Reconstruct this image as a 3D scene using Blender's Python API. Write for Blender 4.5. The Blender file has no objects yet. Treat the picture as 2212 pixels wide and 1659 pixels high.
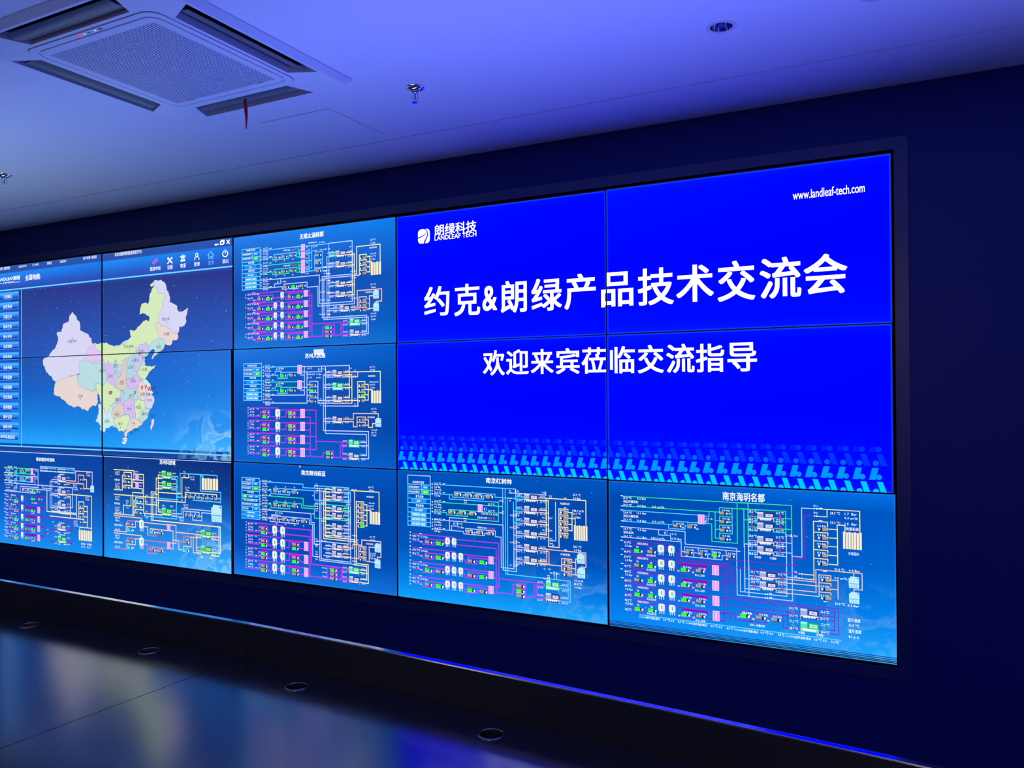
import bpy, bmesh, math, random
from mathutils import Matrix, Vector
from mathutils.geometry import tessellate_polygon

sc = bpy.context.scene
col = sc.collection

# ---------------------------------------------------------------- camera
cam_d = bpy.data.cameras.new('camera')
cam = bpy.data.objects.new('camera', cam_d)
col.objects.link(cam)
cam_d.sensor_fit = 'HORIZONTAL'
cam_d.sensor_width = 36.0
cam_d.lens = 36.0 * 1737.99 / 2212
cam_d.clip_start = 0.02
cam.matrix_world = Matrix(((0.88702, 0.009386, 0.461636, 0.133), (0.461692, -0.00497, -0.887026, -3.565),
                           (-0.006032, 0.999944, -0.008742, 1.583), (0, 0, 0, 1)))
sc.camera = cam

# ---------------------------------------------------------------- world, lamps, exposure
w = bpy.data.worlds.new('world')
sc.world = w
w.use_nodes = True
w.node_tree.nodes['Background'].inputs[0].default_value = (0.004, 0.004, 0.006, 1)
w.node_tree.nodes['Background'].inputs[1].default_value = 1.0
sc.view_settings.view_transform = 'Standard'
sc.view_settings.look = 'None'
sc.view_settings.exposure = 0.0
sc.view_settings.gamma = 1.0
sc.view_settings.use_curve_mapping = False

RX0, RX1, RY = -9.0, 3.2, -7.0      # the room

def area(name, loc, size, energy, colr, rot=(0, 0, 0)):
    d = bpy.data.lights.new(name, 'AREA')
    d.shape = 'RECTANGLE'
    d.size, d.size_y = size
    d.energy = energy
    d.color = colr
    o = bpy.data.objects.new(name, d)
    o.location = loc
    o.rotation_euler = rot
    col.objects.link(o)
    return o

# warm fill lights added out of view at the far back, lifting the ambient
area('back_room_fill', (-4.6, -6.2, 2.79), (0.9, 0.25), 12.0, (1.0, 0.84, 0.68))
area('back_room_fill', (-0.2, -6.2, 2.79), (0.9, 0.25), 24.0, (1.0, 0.84, 0.68))

# coloured fill strips added unseen behind the desk back boards to brighten the ceiling
def strip_fill(x0, x1, energy, colr):
    o = area('desk_strip_fill', ((x0 + x1) / 2, -1.47, .55), (x1 - x0, .05), energy, colr, (math.pi, 0, 0))
    o.data.spread = math.radians(STRIP_SPREAD)
STRIP_SPREAD = 66
area('right_wall_fill', (RX1 - .03, -2.2, 1.5), (1.2, 1.4), 19.0, (0.05, 0.10, 1.0), (0, math.radians(-90), math.pi))  # added blue fill, out of view, to brighten the wall right of the screens
strip_fill(-6.4, -3.6, 7.8, (0.34, 0.52, 1.0))
strip_fill(-3.6, -1.7, 5.2, (0.16, 0.27, 1.0))
strip_fill(-1.7, 1.6, 19, (0.14, 0.18, 1.0))

TEXT_GAIN = 1.35      # screens: white and blue a little over the sensor's white
BLUE_GAIN = 1.5
PALE_BLUE_GAIN = 1.0

# ---------------------------------------------------------------- helpers
def lin(v):
    v = v / 255.0
    return v / 12.92 if v <= 0.04045 else ((v + 0.055) / 1.055) ** 2.4

def lin3(c):
    return tuple(lin(x) for x in c)

MATS = {}
def mat(name, base, rough=0.5, metal=0.0, ior=1.5, spec=0.5, noise=0.0, nscale=40.0, coat=0.0, bump=0.0):
    if name in MATS:
        return MATS[name]
    m = bpy.data.materials.new(name)
    m.use_nodes = True
    nt = m.node_tree
    b = nt.nodes['Principled BSDF']
    b.inputs['Base Color'].default_value = (*base, 1)
    b.inputs['Roughness'].default_value = rough
    b.inputs['Metallic'].default_value = metal
    b.inputs['IOR'].default_value = ior
    b.inputs['Specular IOR Level'].default_value = spec
    b.inputs['Coat Weight'].default_value = coat
    if noise or bump:
        tc = nt.nodes.new('ShaderNodeTexCoord')
        nz = nt.nodes.new('ShaderNodeTexNoise')
        nz.inputs['Scale'].default_value = nscale
        nz.inputs['Detail'].default_value = 4
        nt.links.new(tc.outputs['Object'], nz.inputs['Vector'])
        if noise:
            mr = nt.nodes.new('ShaderNodeMapRange')
            mr.inputs['To Min'].default_value = max(0.02, rough - noise)
            mr.inputs['To Max'].default_value = rough + noise
            nt.links.new(nz.outputs['Fac'], mr.inputs['Value'])
            nt.links.new(mr.outputs['Result'], b.inputs['Roughness'])
        if bump:
            bp = nt.nodes.new('ShaderNodeBump')
            bp.inputs['Strength'].default_value = bump
            bp.inputs['Distance'].default_value = 0.002
            nt.links.new(nz.outputs['Fac'], bp.inputs['Height'])
            nt.links.new(bp.outputs['Normal'], b.inputs['Normal'])
    MATS[name] = m
    return m

def emit(name, rgb, gain=(1, 1, 1)):
    if name in MATS:
        return MATS[name]
    m = bpy.data.materials.new(name)
    m.use_nodes = True
    nt = m.node_tree
    nt.nodes.clear()
    e = nt.nodes.new('ShaderNodeEmission')
    l3 = lin3(rgb)
    e.inputs['Color'].default_value = (l3[0] * gain[0], l3[1] * gain[1], l3[2] * gain[2], 1)
    o = nt.nodes.new('ShaderNodeOutputMaterial')
    nt.links.new(e.outputs[0], o.inputs[0])
    MATS[name] = m
    return m

G = TEXT_GAIN
PALE = (1, 1, PALE_BLUE_GAIN)
COL = {
 'W': ((250, 253, 255), (G, G, G)), 'K': ((40, 45, 70), (1, 1, 1)), 'R': ((255, 70, 90), (1.3, 1, 1)), 'C': ((120, 215, 255), (1, 1, 2)),
 'c': ((95, 215, 245), (1, 1, 1.5)), 'g': ((60, 235, 160), (1, 1, 1)), 'w': ((190, 212, 255), (1, 1, 1.5)), 'm': ((205, 45, 235), (1, 1, 1.2)),
 'mb': ((215, 20, 225), (1, 1, 1)), 'p': ((125, 25, 205), (1, 1, 1)), 'pb': ((140, 10, 190), (1, 1, 1)), 'y': ((252, 240, 175), (1, 1, 1)),
 'o': ((255, 205, 180), (1, 1, 1)), 'm2': ((235, 110, 165), (1, 1, 1)),
 'lav': ((216, 216, 246), PALE), 'lav2': ((200, 200, 244), PALE), 'pink': ((226, 198, 244), PALE), 'lime': ((214, 236, 190), PALE),
 'tan': ((232, 216, 212), PALE), 'tan2': ((222, 208, 200), PALE), 'teal': ((186, 222, 226), PALE), 'teal2': ((180, 218, 230), PALE), 'teal3': ((170, 212, 236), PALE),
 'vio': ((214, 190, 242), PALE), 'cy': ((205, 236, 240), PALE), 'wh': ((235, 240, 248), PALE), 'pk2': ((240, 215, 240), PALE),
 'grey': ((150, 141, 134), (1, 1, 1)), 'grey2': ((196, 190, 184), (1, 1, 1)), 'dark': ((28, 34, 66), (1, 1, 1)), 'dark2': ((45, 52, 88), (1, 1, 1)),
 'pgreen': ((62, 235, 25), (1, 1.5, 1)), 'pbase': ((150, 245, 225), (1, 1, 1)), 'pcyan': ((40, 225, 245), (1, 1, 1.5)),
 'steel': ((168, 176, 208), (1, 1, 1)), 'steel2': ((214, 218, 240), (1, 1, 1.5)), 'mint': ((98, 232, 165), (1, 1, 1)), 'mint2': ((180, 246, 218), (1, 1, 1)), 'mint3': ((30, 186, 98), (1, 1, 1)),
 'G1': ((70, 215, 95), (1, 1, 1)), 'G2': ((150, 240, 170), (1, 1, 1)), 'G3': ((20, 128, 48), (1, 1, 1)),
 'tk': ((222, 232, 238), (1, 1, 1.3)), 'tkg': ((60, 205, 100), (1, 1, 1)), 'hx': ((255, 205, 240), (1, 1, 1.5)), 'hxm': ((205, 40, 190), (1, 1, 1)),
 'ct': ((190, 238, 244), (1, 1, 1.5)), 'ct2': ((120, 190, 205), (1, 1, 1)), 'cream': ((250, 242, 215), (1, 1, 1)), 'creamy': ((236, 220, 130), (1, 1, 1)),
 'red': ((225, 60, 75), (1, 1, 1)), 'grn': ((40, 215, 125), (1, 1, 1)), 'bb': ((25, 150, 240), (1, 1, 1.5)), 'bl': ((95, 188, 242), (1, 1, 1.5)), 'bg': ((70, 225, 60), (1, 1, 1)),
 'bw': ((232, 236, 248), (1, 1, 1.5)), 'bt1': ((75, 175, 255), (1, 1, 1.5)), 'bt2': ((45, 130, 235), (1, 1, 1)), 'bt3': ((20, 75, 185), (1, 1, 1)),
 'hotpink': ((235, 95, 215), (1, 1, 1)), 'star': ((150, 190, 255), (1, 1, 1)), 'slideblue': ((0, 9, 255), (1, 1, 2)),
 'bar1': ((0, 52, 250), (1, 1, 2)), 'bar2': ((0, 100, 246), (1, 1, 2)), 'bar3': ((0, 152, 252), (1, 1, 2)), 'bar4': ((0, 205, 255), (1, 1, 2)), 'bar0': ((0, 28, 250), (1, 1, 2)),
 'sidebar': ((28, 92, 212), (1, 1, 1)), 'edge': ((120, 126, 140), (1, 1, 1)),
}
NAMES = {'W': 'lit_white', 'K': 'map_ink', 'R': 'lit_red_digits'}
def cmat(k):
    c, g = COL[k]
    return emit(NAMES.get(k, 'lit_' + k), c, g)

class MB:
    """collects faces, builds ONE mesh object"""
    def __init__(self):
        self.v, self.f, self.m, self.keys = [], [], [], []
    def key(self, k):
        if k not in self.keys:
            self.keys.append(k)
        return self.keys.index(k)
    def face(self, pts, k=0):
        n = len(self.v)
        self.v.extend(pts)
        self.f.append(tuple(range(n, n + len(pts))))
        self.m.append(self.key(k))
    def mesh(self, pts, faces, k=0):
        n = len(self.v)
        self.v.extend(pts)
        ki = self.key(k)
        for f in faces:
            self.f.append(tuple(i + n for i in f))
            self.m.append(ki)
    def box(self, x0, x1, y0, y1, z0, z1, k=0):
        p = [(x, y, z) for x in (x0, x1) for y in (y0, y1) for z in (z0, z1)]
        self.mesh(p, [(0, 1, 3, 2), (4, 6, 7, 5), (0, 4, 5, 1), (2, 3, 7, 6), (0, 2, 6, 4), (1, 5, 7, 3)], k)
    def lathe(self, prof, c=(0, 0, 0), n=48, k=0, cap0=False, cap1=False):
        """profile of (radius, z) turned about the vertical through c"""
        pts, fc = [], []
        for r, z in prof:
            for i in range(n):
                a = 2 * math.pi * i / n
                pts.append((c[0] + r * math.cos(a), c[1] + r * math.sin(a), c[2] + z))
        for j in range(len(prof) - 1):
            for i in range(n):
                i2 = (i + 1) % n
                fc.append((j * n + i, j * n + i2, (j + 1) * n + i2, (j + 1) * n + i))
        if cap0: fc.append(tuple(range(n)))
        if cap1: fc.append(tuple((len(prof) - 1) * n + i for i in range(n)))
        self.mesh(pts, fc, k)
    def tube(self, path, r, n=10, k=0, flat=1.0):
        pts, fc = [], []
        P = [Vector(p) for p in path]
        for i, p in enumerate(P):
            d = (P[min(i + 1, len(P) - 1)] - P[max(i - 1, 0)]).normalized()
            up = Vector((0, 0, 1)) if abs(d.z) < 0.9 else Vector((0, 1, 0))
            a = d.cross(up).normalized()
            b = a.cross(d).normalized()
            rr = r[i] if isinstance(r, (list, tuple)) else r
            for q in range(n):
                t = 2 * math.pi * q / n
                pts.append(tuple(p + a * (rr * math.cos(t)) + b * (rr * flat * math.sin(t))))
        for i in range(len(P) - 1):
            for q in range(n):
                q2 = (q + 1) % n
                fc.append((i * n + q, i * n + q2, (i + 1) * n + q2, (i + 1) * n + q))
        fc.append(tuple(range(n)))
        fc.append(tuple((len(P) - 1) * n + q for q in range(n)))
        self.mesh(pts, fc, k)
    def build(self, name, mats, parent=None, origin=(0, 0, 0), smooth=False, recalc=True, bevel=0.0):
        me = bpy.data.meshes.new(name)
        ox, oy, oz = origin
        me.from_pydata([(p[0] - ox, p[1] - oy, p[2] - oz) for p in self.v], [], self.f)
        for k in self.keys:
            me.materials.append(mats[k] if isinstance(mats, dict) else (cmat(k) if mats is None else mats))
        if len(self.keys) > 1:
            me.polygons.foreach_set('material_index', self.m)
        if recalc or bevel:
            bm = bmesh.new()
            bm.from_mesh(me)
            bmesh.ops.remove_doubles(bm, verts=bm.verts, dist=1e-6)
            bmesh.ops.recalc_face_normals(bm, faces=bm.faces)
            if bevel:
                es = [e for e in bm.edges if len(e.link_faces) == 2 and e.calc_face_angle(0) > 0.6]
                bmesh.ops.bevel(bm, geom=es, offset=bevel, segments=2, affect='EDGES', profile=0.6)
            bm.to_mesh(me)
            bm.free()
        if smooth:
            me.polygons.foreach_set('use_smooth', [True] * len(me.polygons))
            try:
                me.set_sharp_from_angle(angle=math.radians(38))
            except Exception:
                pass
        o = bpy.data.objects.new(name, me)
        col.objects.link(o)
        if parent is not None:
            o.parent = parent
        else:
            o.location = origin
        return o

def thing(name, loc, label, cat, group=None):
    o = bpy.data.objects.new(name, None)
    o.empty_display_size = 0.1
    col.objects.link(o)
    o.location = loc
    tag(o, label, cat, group)
    return o

def tag(o, label, cat, group=None):
    o['label'] = label
    o['category'] = cat
    if group:
        o['group'] = group
    return o

def struct(name, mb, mats, **kw):
    o = mb.build(name, mats, **kw)
    o['kind'] = 'structure'
    return o

def flat(mb, outer, holes, z, k=0):
    """a flat polygon with holes at height z"""
    loops = [[Vector((x, y, 0)) for x, y in outer]] + [[Vector((x, y, 0)) for x, y in h] for h in holes]
    pts = [(x, y, z) for lp in [outer] + holes for x, y in lp]
    mb.mesh(pts, tessellate_polygon(loops), k)

def ring(cx, cy, r, n=40):
    return [(cx + r * math.cos(2 * math.pi * i / n), cy + r * math.sin(2 * math.pi * i / n)) for i in range(n)]

# ---------------------------------------------------------------- materials of the room
M_WALL = mat('navy_wall_panel', (0.0035, 0.014, 0.150), rough=0.42, spec=0.25, noise=0.05, nscale=9)
M_FRAME = mat('screen_surround_metal', (0.020, 0.028, 0.13), rough=0.30, noise=0.04, nscale=20)
M_CEIL = mat('white_ceiling_paint', (0.80, 0.80, 0.82), rough=0.7, noise=0.05, nscale=60, bump=0.02)
M_FLOOR = mat('grey_carpet', (0.20, 0.20, 0.22), rough=0.9, noise=0.05, nscale=300, bump=0.3)
M_SIDE = mat('pale_wall_paint', (0.55, 0.55, 0.56), rough=0.6, noise=0.05, nscale=30)
M_BEZEL = mat('black_bezel', (0.006, 0.007, 0.012), rough=0.35, noise=0.05, nscale=80)
M_DESK = mat('dark_desk_laminate', (0.012, 0.015, 0.028), rough=0.165, noise=0.015, nscale=14, ior=2.9)
M_DESKB = mat('dark_desk_board', (0.010, 0.014, 0.030), rough=0.5, noise=0.05, nscale=14)
M_TRIM = mat('brushed_aluminium_edge', (0.82, 0.83, 0.87), rough=0.12, metal=1.0, noise=0.02, nscale=120)
M_CHROME = mat('chrome', (0.72, 0.72, 0.74), rough=0.08, metal=1.0, noise=0.02, nscale=60)
M_DULL = mat('brushed_nickel', (0.42, 0.41, 0.40), rough=0.25, metal=1.0, noise=0.04, nscale=90)
M_HOLE = mat('black_hollow', (0.006, 0.006, 0.008), rough=0.6, noise=0.05, nscale=40)
M_AC = mat('white_plastic', (0.74, 0.77, 0.78), rough=0.38, noise=0.04, nscale=25)
M_ACIN = mat('dark_plastic', (0.012, 0.014, 0.018), rough=0.5, noise=0.05, nscale=30)
M_VANE = mat('grey_plastic_vane', (0.10, 0.11, 0.13), rough=0.32, noise=0.04, nscale=30)
M_RED = mat('red_ribbon_cloth', (0.50, 0.012, 0.045), rough=0.7, noise=0.05, nscale=200)
M_BULB = mat('red_glass_bulb', (0.45, 0.01, 0.03), rough=0.15, noise=0.03, nscale=50)
M_WHITE = mat('white_lamp_trim', (0.66, 0.67, 0.70), rough=0.35, noise=0.04, nscale=40)

# ---------------------------------------------------------------- the room
ZT = 2.53            # top of the screens
ZC = 2.80            # ceiling
OX0, OX1, OZ0, OZ1 = -6.085, 0.009, ZT - 2.061, ZT + 0.012      # opening for the screens
b = MB()
b.box(RX0, OX0, 0, 0.25, 0, ZC)
b.box(OX1, RX1, 0, 0.25, 0, ZC)
b.box(OX0, OX1, 0, 0.25, OZ1, ZC)
b.box(OX0, OX1, 0, 0.25, 0, OZ0)
b.box(OX0, OX1, 0.2, 0.25, OZ0, OZ1)
struct('wall_front', b, M_WALL, recalc=False)
b = MB(); b.box(RX0, RX1, RY, 0.25, -0.1, 0); struct('floor', b, M_FLOOR)
b = MB(); b.box(RX0 - .1, RX0, RY, 0.25, 0, ZC); struct('wall_left', b, M_SIDE)
b = MB(); b.box(RX1, RX1 + .1, RY, 0.25, 0, ZC); struct('wall_right', b, M_SIDE)
b = MB(); b.box(RX0, RX1, RY - .1, RY, 0, ZC); struct('wall_back', b, M_SIDE)

LAMPS = [(-0.479, -0.853), (-0.006, -0.853)]
b = MB()
GY = -0.393          # shadow-gap groove in the ceiling
outer = [(RX0, RY), (RX1, RY), (RX1, GY - .0035), (RX0, GY - .0035)]
flat(b, outer, [ring(x, y, 0.040) for x, y in LAMPS], ZC)
b.face([(RX0, GY - .0035, ZC), (RX1, GY - .0035, ZC), (RX1, GY - .0035, ZC + .02), (RX0, GY - .0035, ZC + .02)])
b.face([(RX0, GY + .0035, ZC), (RX1, GY + .0035, ZC), (RX1, GY + .0035, ZC + .02), (RX0, GY + .0035, ZC + .02)])
b.face([(RX0, GY - .0035, ZC + .02), (RX1, GY - .0035, ZC + .02), (RX1, GY + .0035, ZC + .02), (RX0, GY + .0035, ZC + .02)])
b.face([(RX0, GY + .0035, ZC), (RX1, GY + .0035, ZC), (RX1, 0.25, ZC), (RX0, 0.25, ZC)])
b.box(RX0, RX1, RY, 0.25, ZC + .12, ZC + .2)
struct('ceiling', b, M_CEIL, recalc=False)

# mitred surround of the video wall, four lengths
FX0, FX1, FZ0, FZ1 = OX0 - .050, OX1 + .051, OZ0 - .050, OZ1 + .050
def surround(name, quad):
    b = MB()
    f = [(x, -.005, z) for x, z in quad]
    bk = [(x, .001, z) for x, z in quad]
    b.mesh(f + bk, [(0, 1, 2, 3), (7, 6, 5, 4), (0, 4, 5, 1), (1, 5, 6, 2), (2, 6, 7, 3), (3, 7, 4, 0)])
    struct(name, b, M_FRAME, bevel=.0008)
e = .0006
surround('trim_1', [(FX0 + e, FZ1), (FX1 - e, FZ1), (OX1 - e, OZ1), (OX0 + e, OZ1)])
surround('trim_2', [(FX1, FZ1 - e), (FX1, FZ0 + e), (OX1, OZ0 + e), (OX1, OZ1 - e)])
surround('trim_3', [(FX0 + e, FZ0), (OX0 + e, OZ0), (OX1 - e, OZ0), (FX1 - e, FZ0)])
surround('trim_4', [(FX0, FZ1 - e), (OX0, OZ1 - e), (OX0, OZ0 + e), (FX0, FZ0 + e)])

# ---------------------------------------------------------------- desks in front of the screens
def offset_line(pts, d, ends=(None, None)):
    """shift a polyline sideways (towards the viewer for positive d); ends may give the slope to use at either end"""
    out = []
    for i, p in enumerate(pts):
        a = pts[max(i - 1, 0)]
        c = pts[min(i + 1, len(pts) - 1)]
        t = Vector((c[0] - a[0], c[1] - a[1])).normalized()
        if i == 0 and ends[0] is not None: t = Vector((1, ends[0])).normalized()
        if i == len(pts) - 1 and ends[1] is not None: t = Vector((1, ends[1])).normalized()
        out.append((p[0] + t.y * d, p[1] - t.x * d))
    return out

def desk(rear, grommets, label, ends=(None, None)):
    mid = rear[len(rear) // 2]
    root = thing('control_desk', (mid[0], mid[1] - .45, 0), label, 'desk', 'curved row of control desks')
    O = (mid[0], mid[1] - .45, 0)
    near = offset_line(rear, .018, ends)          # near face of the raised back board
    front = offset_line(rear, .95, ends)
    plan = near + front[::-1]
    b = MB()
    holes = [ring(x, y, .0285, 36) for x, y in grommets]
    flat(b, plan, holes, .75)
    flat(b, plan, holes, .722)
    for lp in [plan] + holes:
        for i in range(len(lp)):
            p, q = lp[i], lp[(i + 1) % len(lp)]
            b.face([(p[0], p[1], .722), (q[0], q[1], .722), (q[0], q[1], .75), (p[0], p[1], .75)])
    b.build('desktop', M_DESK, root, O)
    def strip(name, m, z0, z1, d0=0, d1=.018, bev=0):
        r0, r1 = offset_line(rear, d0, ends), offset_line(rear, d1, ends)
        b = MB()
        n = len(r0)
        pts = [(*p, z) for z in (z0, z1) for lp in (r0, r1) for p in lp]
        fc = []
        for i in range(n - 1):
            fc += [(i, i + 1, n + i + 1, n + i), (2*n + i, 3*n + i, 3*n + i + 1, 2*n + i + 1),
                   (i, 2*n + i, 2*n + i + 1, i + 1), (n + i, n + i + 1, 3*n + i + 1, 3*n + i)]
        fc += [(0, n, 3*n, 2*n), (n - 1, 3*n - 1, 4*n - 1, 2*n - 1)]
        b.mesh(pts, fc)
        return b.build(name, m, root, O, bevel=bev)
    strip('back_board', M_DESKB, 0.0, .8495)
    strip('edge_trim', M_TRIM, .8495, .854, bev=.001)
    for s in (0, -1):
        a, c = Vector((*near[s], 0)), Vector((*front[s], 0))
        d = (c - a).normalized()
        inn = Vector((1, 0, 0)) if s == 0 else Vector((-1, 0, 0))
        a2, c2 = a + inn * .004, c - d * .06 + inn * .004
        b = MB()
        q = [a2, a2 + inn * .025, c2 + inn * .025, c2]
        b.mesh([(p.x, p.y, 0) for p in q] + [(p.x, p.y, .7215) for p in q],
               [(0, 1, 2, 3), (4, 7, 6, 5), (0, 4, 5, 1), (1, 5, 6, 2), (2, 6, 7, 3), (3, 7, 4, 0)])
        b.build('side_panel', M_DESKB, root, O)
    for x, y in grommets:
        b = MB()
        b.lathe([(.0335, .7502), (.0335, .7512), (.0322, .7524), (.0290, .7526), (.0278, .7515), (.0272, .745), (.0272, .690), (.0285, .690), (.0285, .7495), (.0300, .7502)], (x, y, 0), 48)
        g = b.build('cable_grommet', M_DULL, root, O, smooth=True)
        b = MB()
        b.lathe([(.0001, .691), (.0271, .691)], (x, y, 0), 32)
        h = b.build('grommet_base', M_HOLE, g)
        h.data.transform(Matrix.Translation((-O[0], -O[1], 0)))
    return root

desk([(-3.112, -1.677), (-1.793, -1.679)], [(-2.754, -1.791), (-2.115, -1.796)], 'middle desk of the dark curved row, its top mirroring the map', (.033, -.03))
desk([(-1.790, -1.679), (-1.30, -1.697), (-.836, -1.726), (-.40, -1.756), (.06, -1.794), (.60, -1.842)], [(-1.466, -1.823), (-.821, -1.852)],
     'dark desk at the right end of the curved row, two cable holes', (-.03, None))
desk([(-4.42, -1.765), (-3.115, -1.677)], [(-4.05, -1.86), (-3.41, -1.815)], 'dark desk at the far left, only its back edge in the photo', (None, .033))

# ---------------------------------------------------------------- ceiling fittings
AX, AY = -2.325, -1.55
ac = thing('air_conditioner', (AX, AY, ZC), 'white four-way cassette air conditioner with ribbed grille in the ceiling', 'air conditioner')
O = (AX, AY, ZC)
def rrect(h, r, n=8):
    p = []
    for cx, cy, a0 in ((h - r, h - r, 0), (-h + r, h - r, 90), (-h + r, -h + r, 180), (h - r, -h + r, 270)):
        for i in range(n + 1):
            a = math.radians(a0 + 90 * i / n)
            p.append((cx + r * math.cos(a), cy + r * math.sin(a)))
    return p
def slotrect(side):
    u0, u1, v = .345, .448, .252
    q = [(u0, -v), (u1, -v - .045), (u1, v + .045), (u0, v)]
    R = Matrix.Rotation(math.radians(90 * side), 2)
    return [tuple(R @ Vector(p)) for p in q]
b = MB()
slots = [slotrect(i) for i in range(4)]
zb, zr = -.027, -.006
def shell(b, lp0, z0, lp1, z1):
    for i in range(len(lp0)):
        j = (i + 1) % len(lp0)
        b.face([(*lp0[i], z0), (*lp0[j], z0), (*lp1[j], z1), (*lp1[i], z1)])
rim = rrect(.475, .012)
rim1 = rrect(.4735, .012)
lip = rrect(.4595, .03)
inner = rrect(.330, .05)
flat(b, lip, slots + [inner], zb)
shell(b, rim, 0, rim, zr)
shell(b, rim, zr, rim1, zr - .002)
shell(b, rim1, zr - .002, lip, zb)
for s in slots:
    shell(b, s, zb, s, zb + .0255)
shell(b, inner, zb, inner, zb + .02)
body = b.build('panel', M_AC, ac, recalc=False)
b = MB()
for s in slots:
    b.face([(*p, -.0015) for p in s])
b.build('outlet_hollow', M_ACIN, ac, recalc=False)
for i in range(4):
    R = Matrix.Rotation(math.radians(90 * i), 3, 'Z')
    b = MB()
    prof = [(.366, -.010), (.378, -.016), (.392, -.0195), (.405, -.021), (.412, -.019), (.400, -.0175), (.386, -.0135), (.370, -.007)] if i in (0, 1) else \
           [(.352, -.016), (.372, -.0235), (.396, -.0275), (.418, -.027), (.430, -.024), (.415, -.0225), (.392, -.0215), (.360, -.012)]
    n = len(prof)
    pts = [tuple(R @ Vector((u, s * .262, z))) for s in (-1, 1) for u, z in prof]
    fc = [(k, (k + 1) % n, n + (k + 1) % n, n + k) for k in range(n)] + [tuple(range(n)), tuple(range(n, 2 * n))]
    b.mesh(pts, fc)
    b.build('louver', M_VANE, ac, smooth=True)
# intake: frame with rounded corners and fine ribs
b = MB()
g0, g1 = rrect(.3275, .05), rrect(.300, .045)
sq = [(-.268, -.268), (.268, -.268), (.268, .268), (-.268, .268)]
flat(b, g1, [sq], zb - .004)
flat(b, g0, [rrect(.306, .046)], zb - .003)
shell(b, g0, zb - .003, g0, zb + .01)
shell(b, rrect(.306, .046), zb - .003, rrect(.306, .046), zb + .003)
shell(b, g1, zb - .004, g1, zb + .003)
flat(b, rrect(.306, .046), [g1], zb + .003)
shell(b, sq, zb - .004, sq, zb + .006)
gf = b.build('grille_frame', M_AC, ac, recalc=False)
b = MB()
N = 47
for i in range(N):
    x = -.268 + .536 * (i + .5) / N
    b.box(x - .0029, x + .0029, -.268, .268, zb - .0036, zb + .004)
b.build('intake_grille', M_AC, ac)
b = MB()
b.face([(x, y, zb + .0055) for x, y in sq])
b.build('filter', M_ACIN, ac, recalc=False)
for dx, dy in ((.19, .272), (-.19, .272)):
    b = MB()
    b.box(dx - .014, dx + .014, dy - .006, dy + .006, zb - .0062, zb - .004)
    b.build('latch', M_AC, ac, bevel=.001)
for i, (dx, r, k) in enumerate(((-.035, .0048, 'led_red'), (-.009, .0032, 'led_green'), (.046, .0034, 'led_green'))):
    b = MB()
    b.lathe([(r, 0), (r * .8, -.0015), (.0001, -.002)], (dx, -.3165, zb - .003), 20)
    b.build('indicator_light', emit('led_red', (255, 25, 40), (7, 1, 1)) if k == 'led_red' else emit('led_green', (170, 235, 190), (1, 1, 1)), ac, recalc=False)
b = MB()
b.box(.010, .020, -.3195, -.3135, zb - .0036, zb - .003)
b.build('receiver_window', M_VANE, ac)
b = MB()
b.box(.062, .080, -.3215, -.3115, zb - .0036, zb - .003)
b.build('logo_badge', M_VANE, ac)

# red ribbon tied to the front louver
rx, ry = AX - .014, AY + .388
b = MB()
n = 14
top = ZC - .020
L = .121
for k in range(n):
    def P(t, s):
        bow = math.sin(t * 2.6) * .006
        return (rx + s * .0065 + bow * .6 + .004 * t * t, ry + bow * .5 + .003 * s * math.sin(5 * t), top - L * t)
    for o in (0, .0008):
        b.face([tuple(Vector(P(k / n, -1)) + Vector((0, o, 0))), tuple(Vector(P(k / n, 1)) + Vector((0, o, 0))), tuple(Vector(P((k + 1) / n, 1)) + Vector((0, o, 0))), tuple(Vector(P((k + 1) / n, -1)) + Vector((0, o, 0)))])
tag(b.build('ribbon', M_RED, None, (rx, ry, top), smooth=True, recalc=False), 'thin red ribbon hanging from the air conditioner outlet', 'ribbon')

def sprinkler(x, y, label, ang):
    root = thing('fire_sprinkler', (x, y, ZC), label, 'sprinkler', 'sprinkler heads on the ceiling')
    b = MB()
    b.lathe([(.0375, 0), (.0375, -.003), (.034, -.006), (.030, -.0065), (.027, -.012), (.020, -.016), (.0155, -.015), (.0155, -.010)], (0, 0, 0), 48)
    b.build('escutcheon', M_CHROME, root, smooth=True)
    b = MB()
    b.lathe([(.0001, -.010), (.0130, -.010), (.0130, -.020), (.0100, -.024), (.0075, -.026), (.0001, -.026)], (0, 0, 0), 32)
    c, s = math.cos(ang), math.sin(ang)
    for q in (-1, 1):
        path = [(q * .0125, -.018), (q * .0130, -.030), (q * .0118, -.042), (q * .0075, -.050), (q * .003, -.054)]
        b.tube([(u * c, u * s, z) for u, z in path], .0021, 8)
    b.lathe([(.0001, -.050), (.0042, -.051), (.0046, -.056), (.003, -.0605), (.0001, -.061)], (0, 0, 0), 20)
    b.build('frame_arm', M_CHROME, root, smooth=True)
    b = MB()
    b.lathe([(.0001, -.026), (.0022, -.028), (.0026, -.038), (.0022, -.048), (.0001, -.051)], (0, 0, 0), 16)
    b.build('glass_bulb', M_BULB, root, smooth=True)
    b = MB()
    pts = []
    for i in range(48):
        r = .0165 if (i % 4) < 2 else .0115
        a = 2 * math.pi * i / 48
        pts.append((r * math.cos(a), r * math.sin(a)))
    flat(b, pts, [], -.0605); flat(b, pts, [], -.0620); shell(b, pts, -.0605, pts, -.0620)
    b.build('deflector', M_CHROME, root, recalc=False)
sprinkler(-1.684, -.897, 'chrome fire sprinkler head between the air conditioner and the downlight', .25)
sprinkler(-4.408, -.916, 'chrome fire sprinkler head cut off at the left edge', .9)

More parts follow.
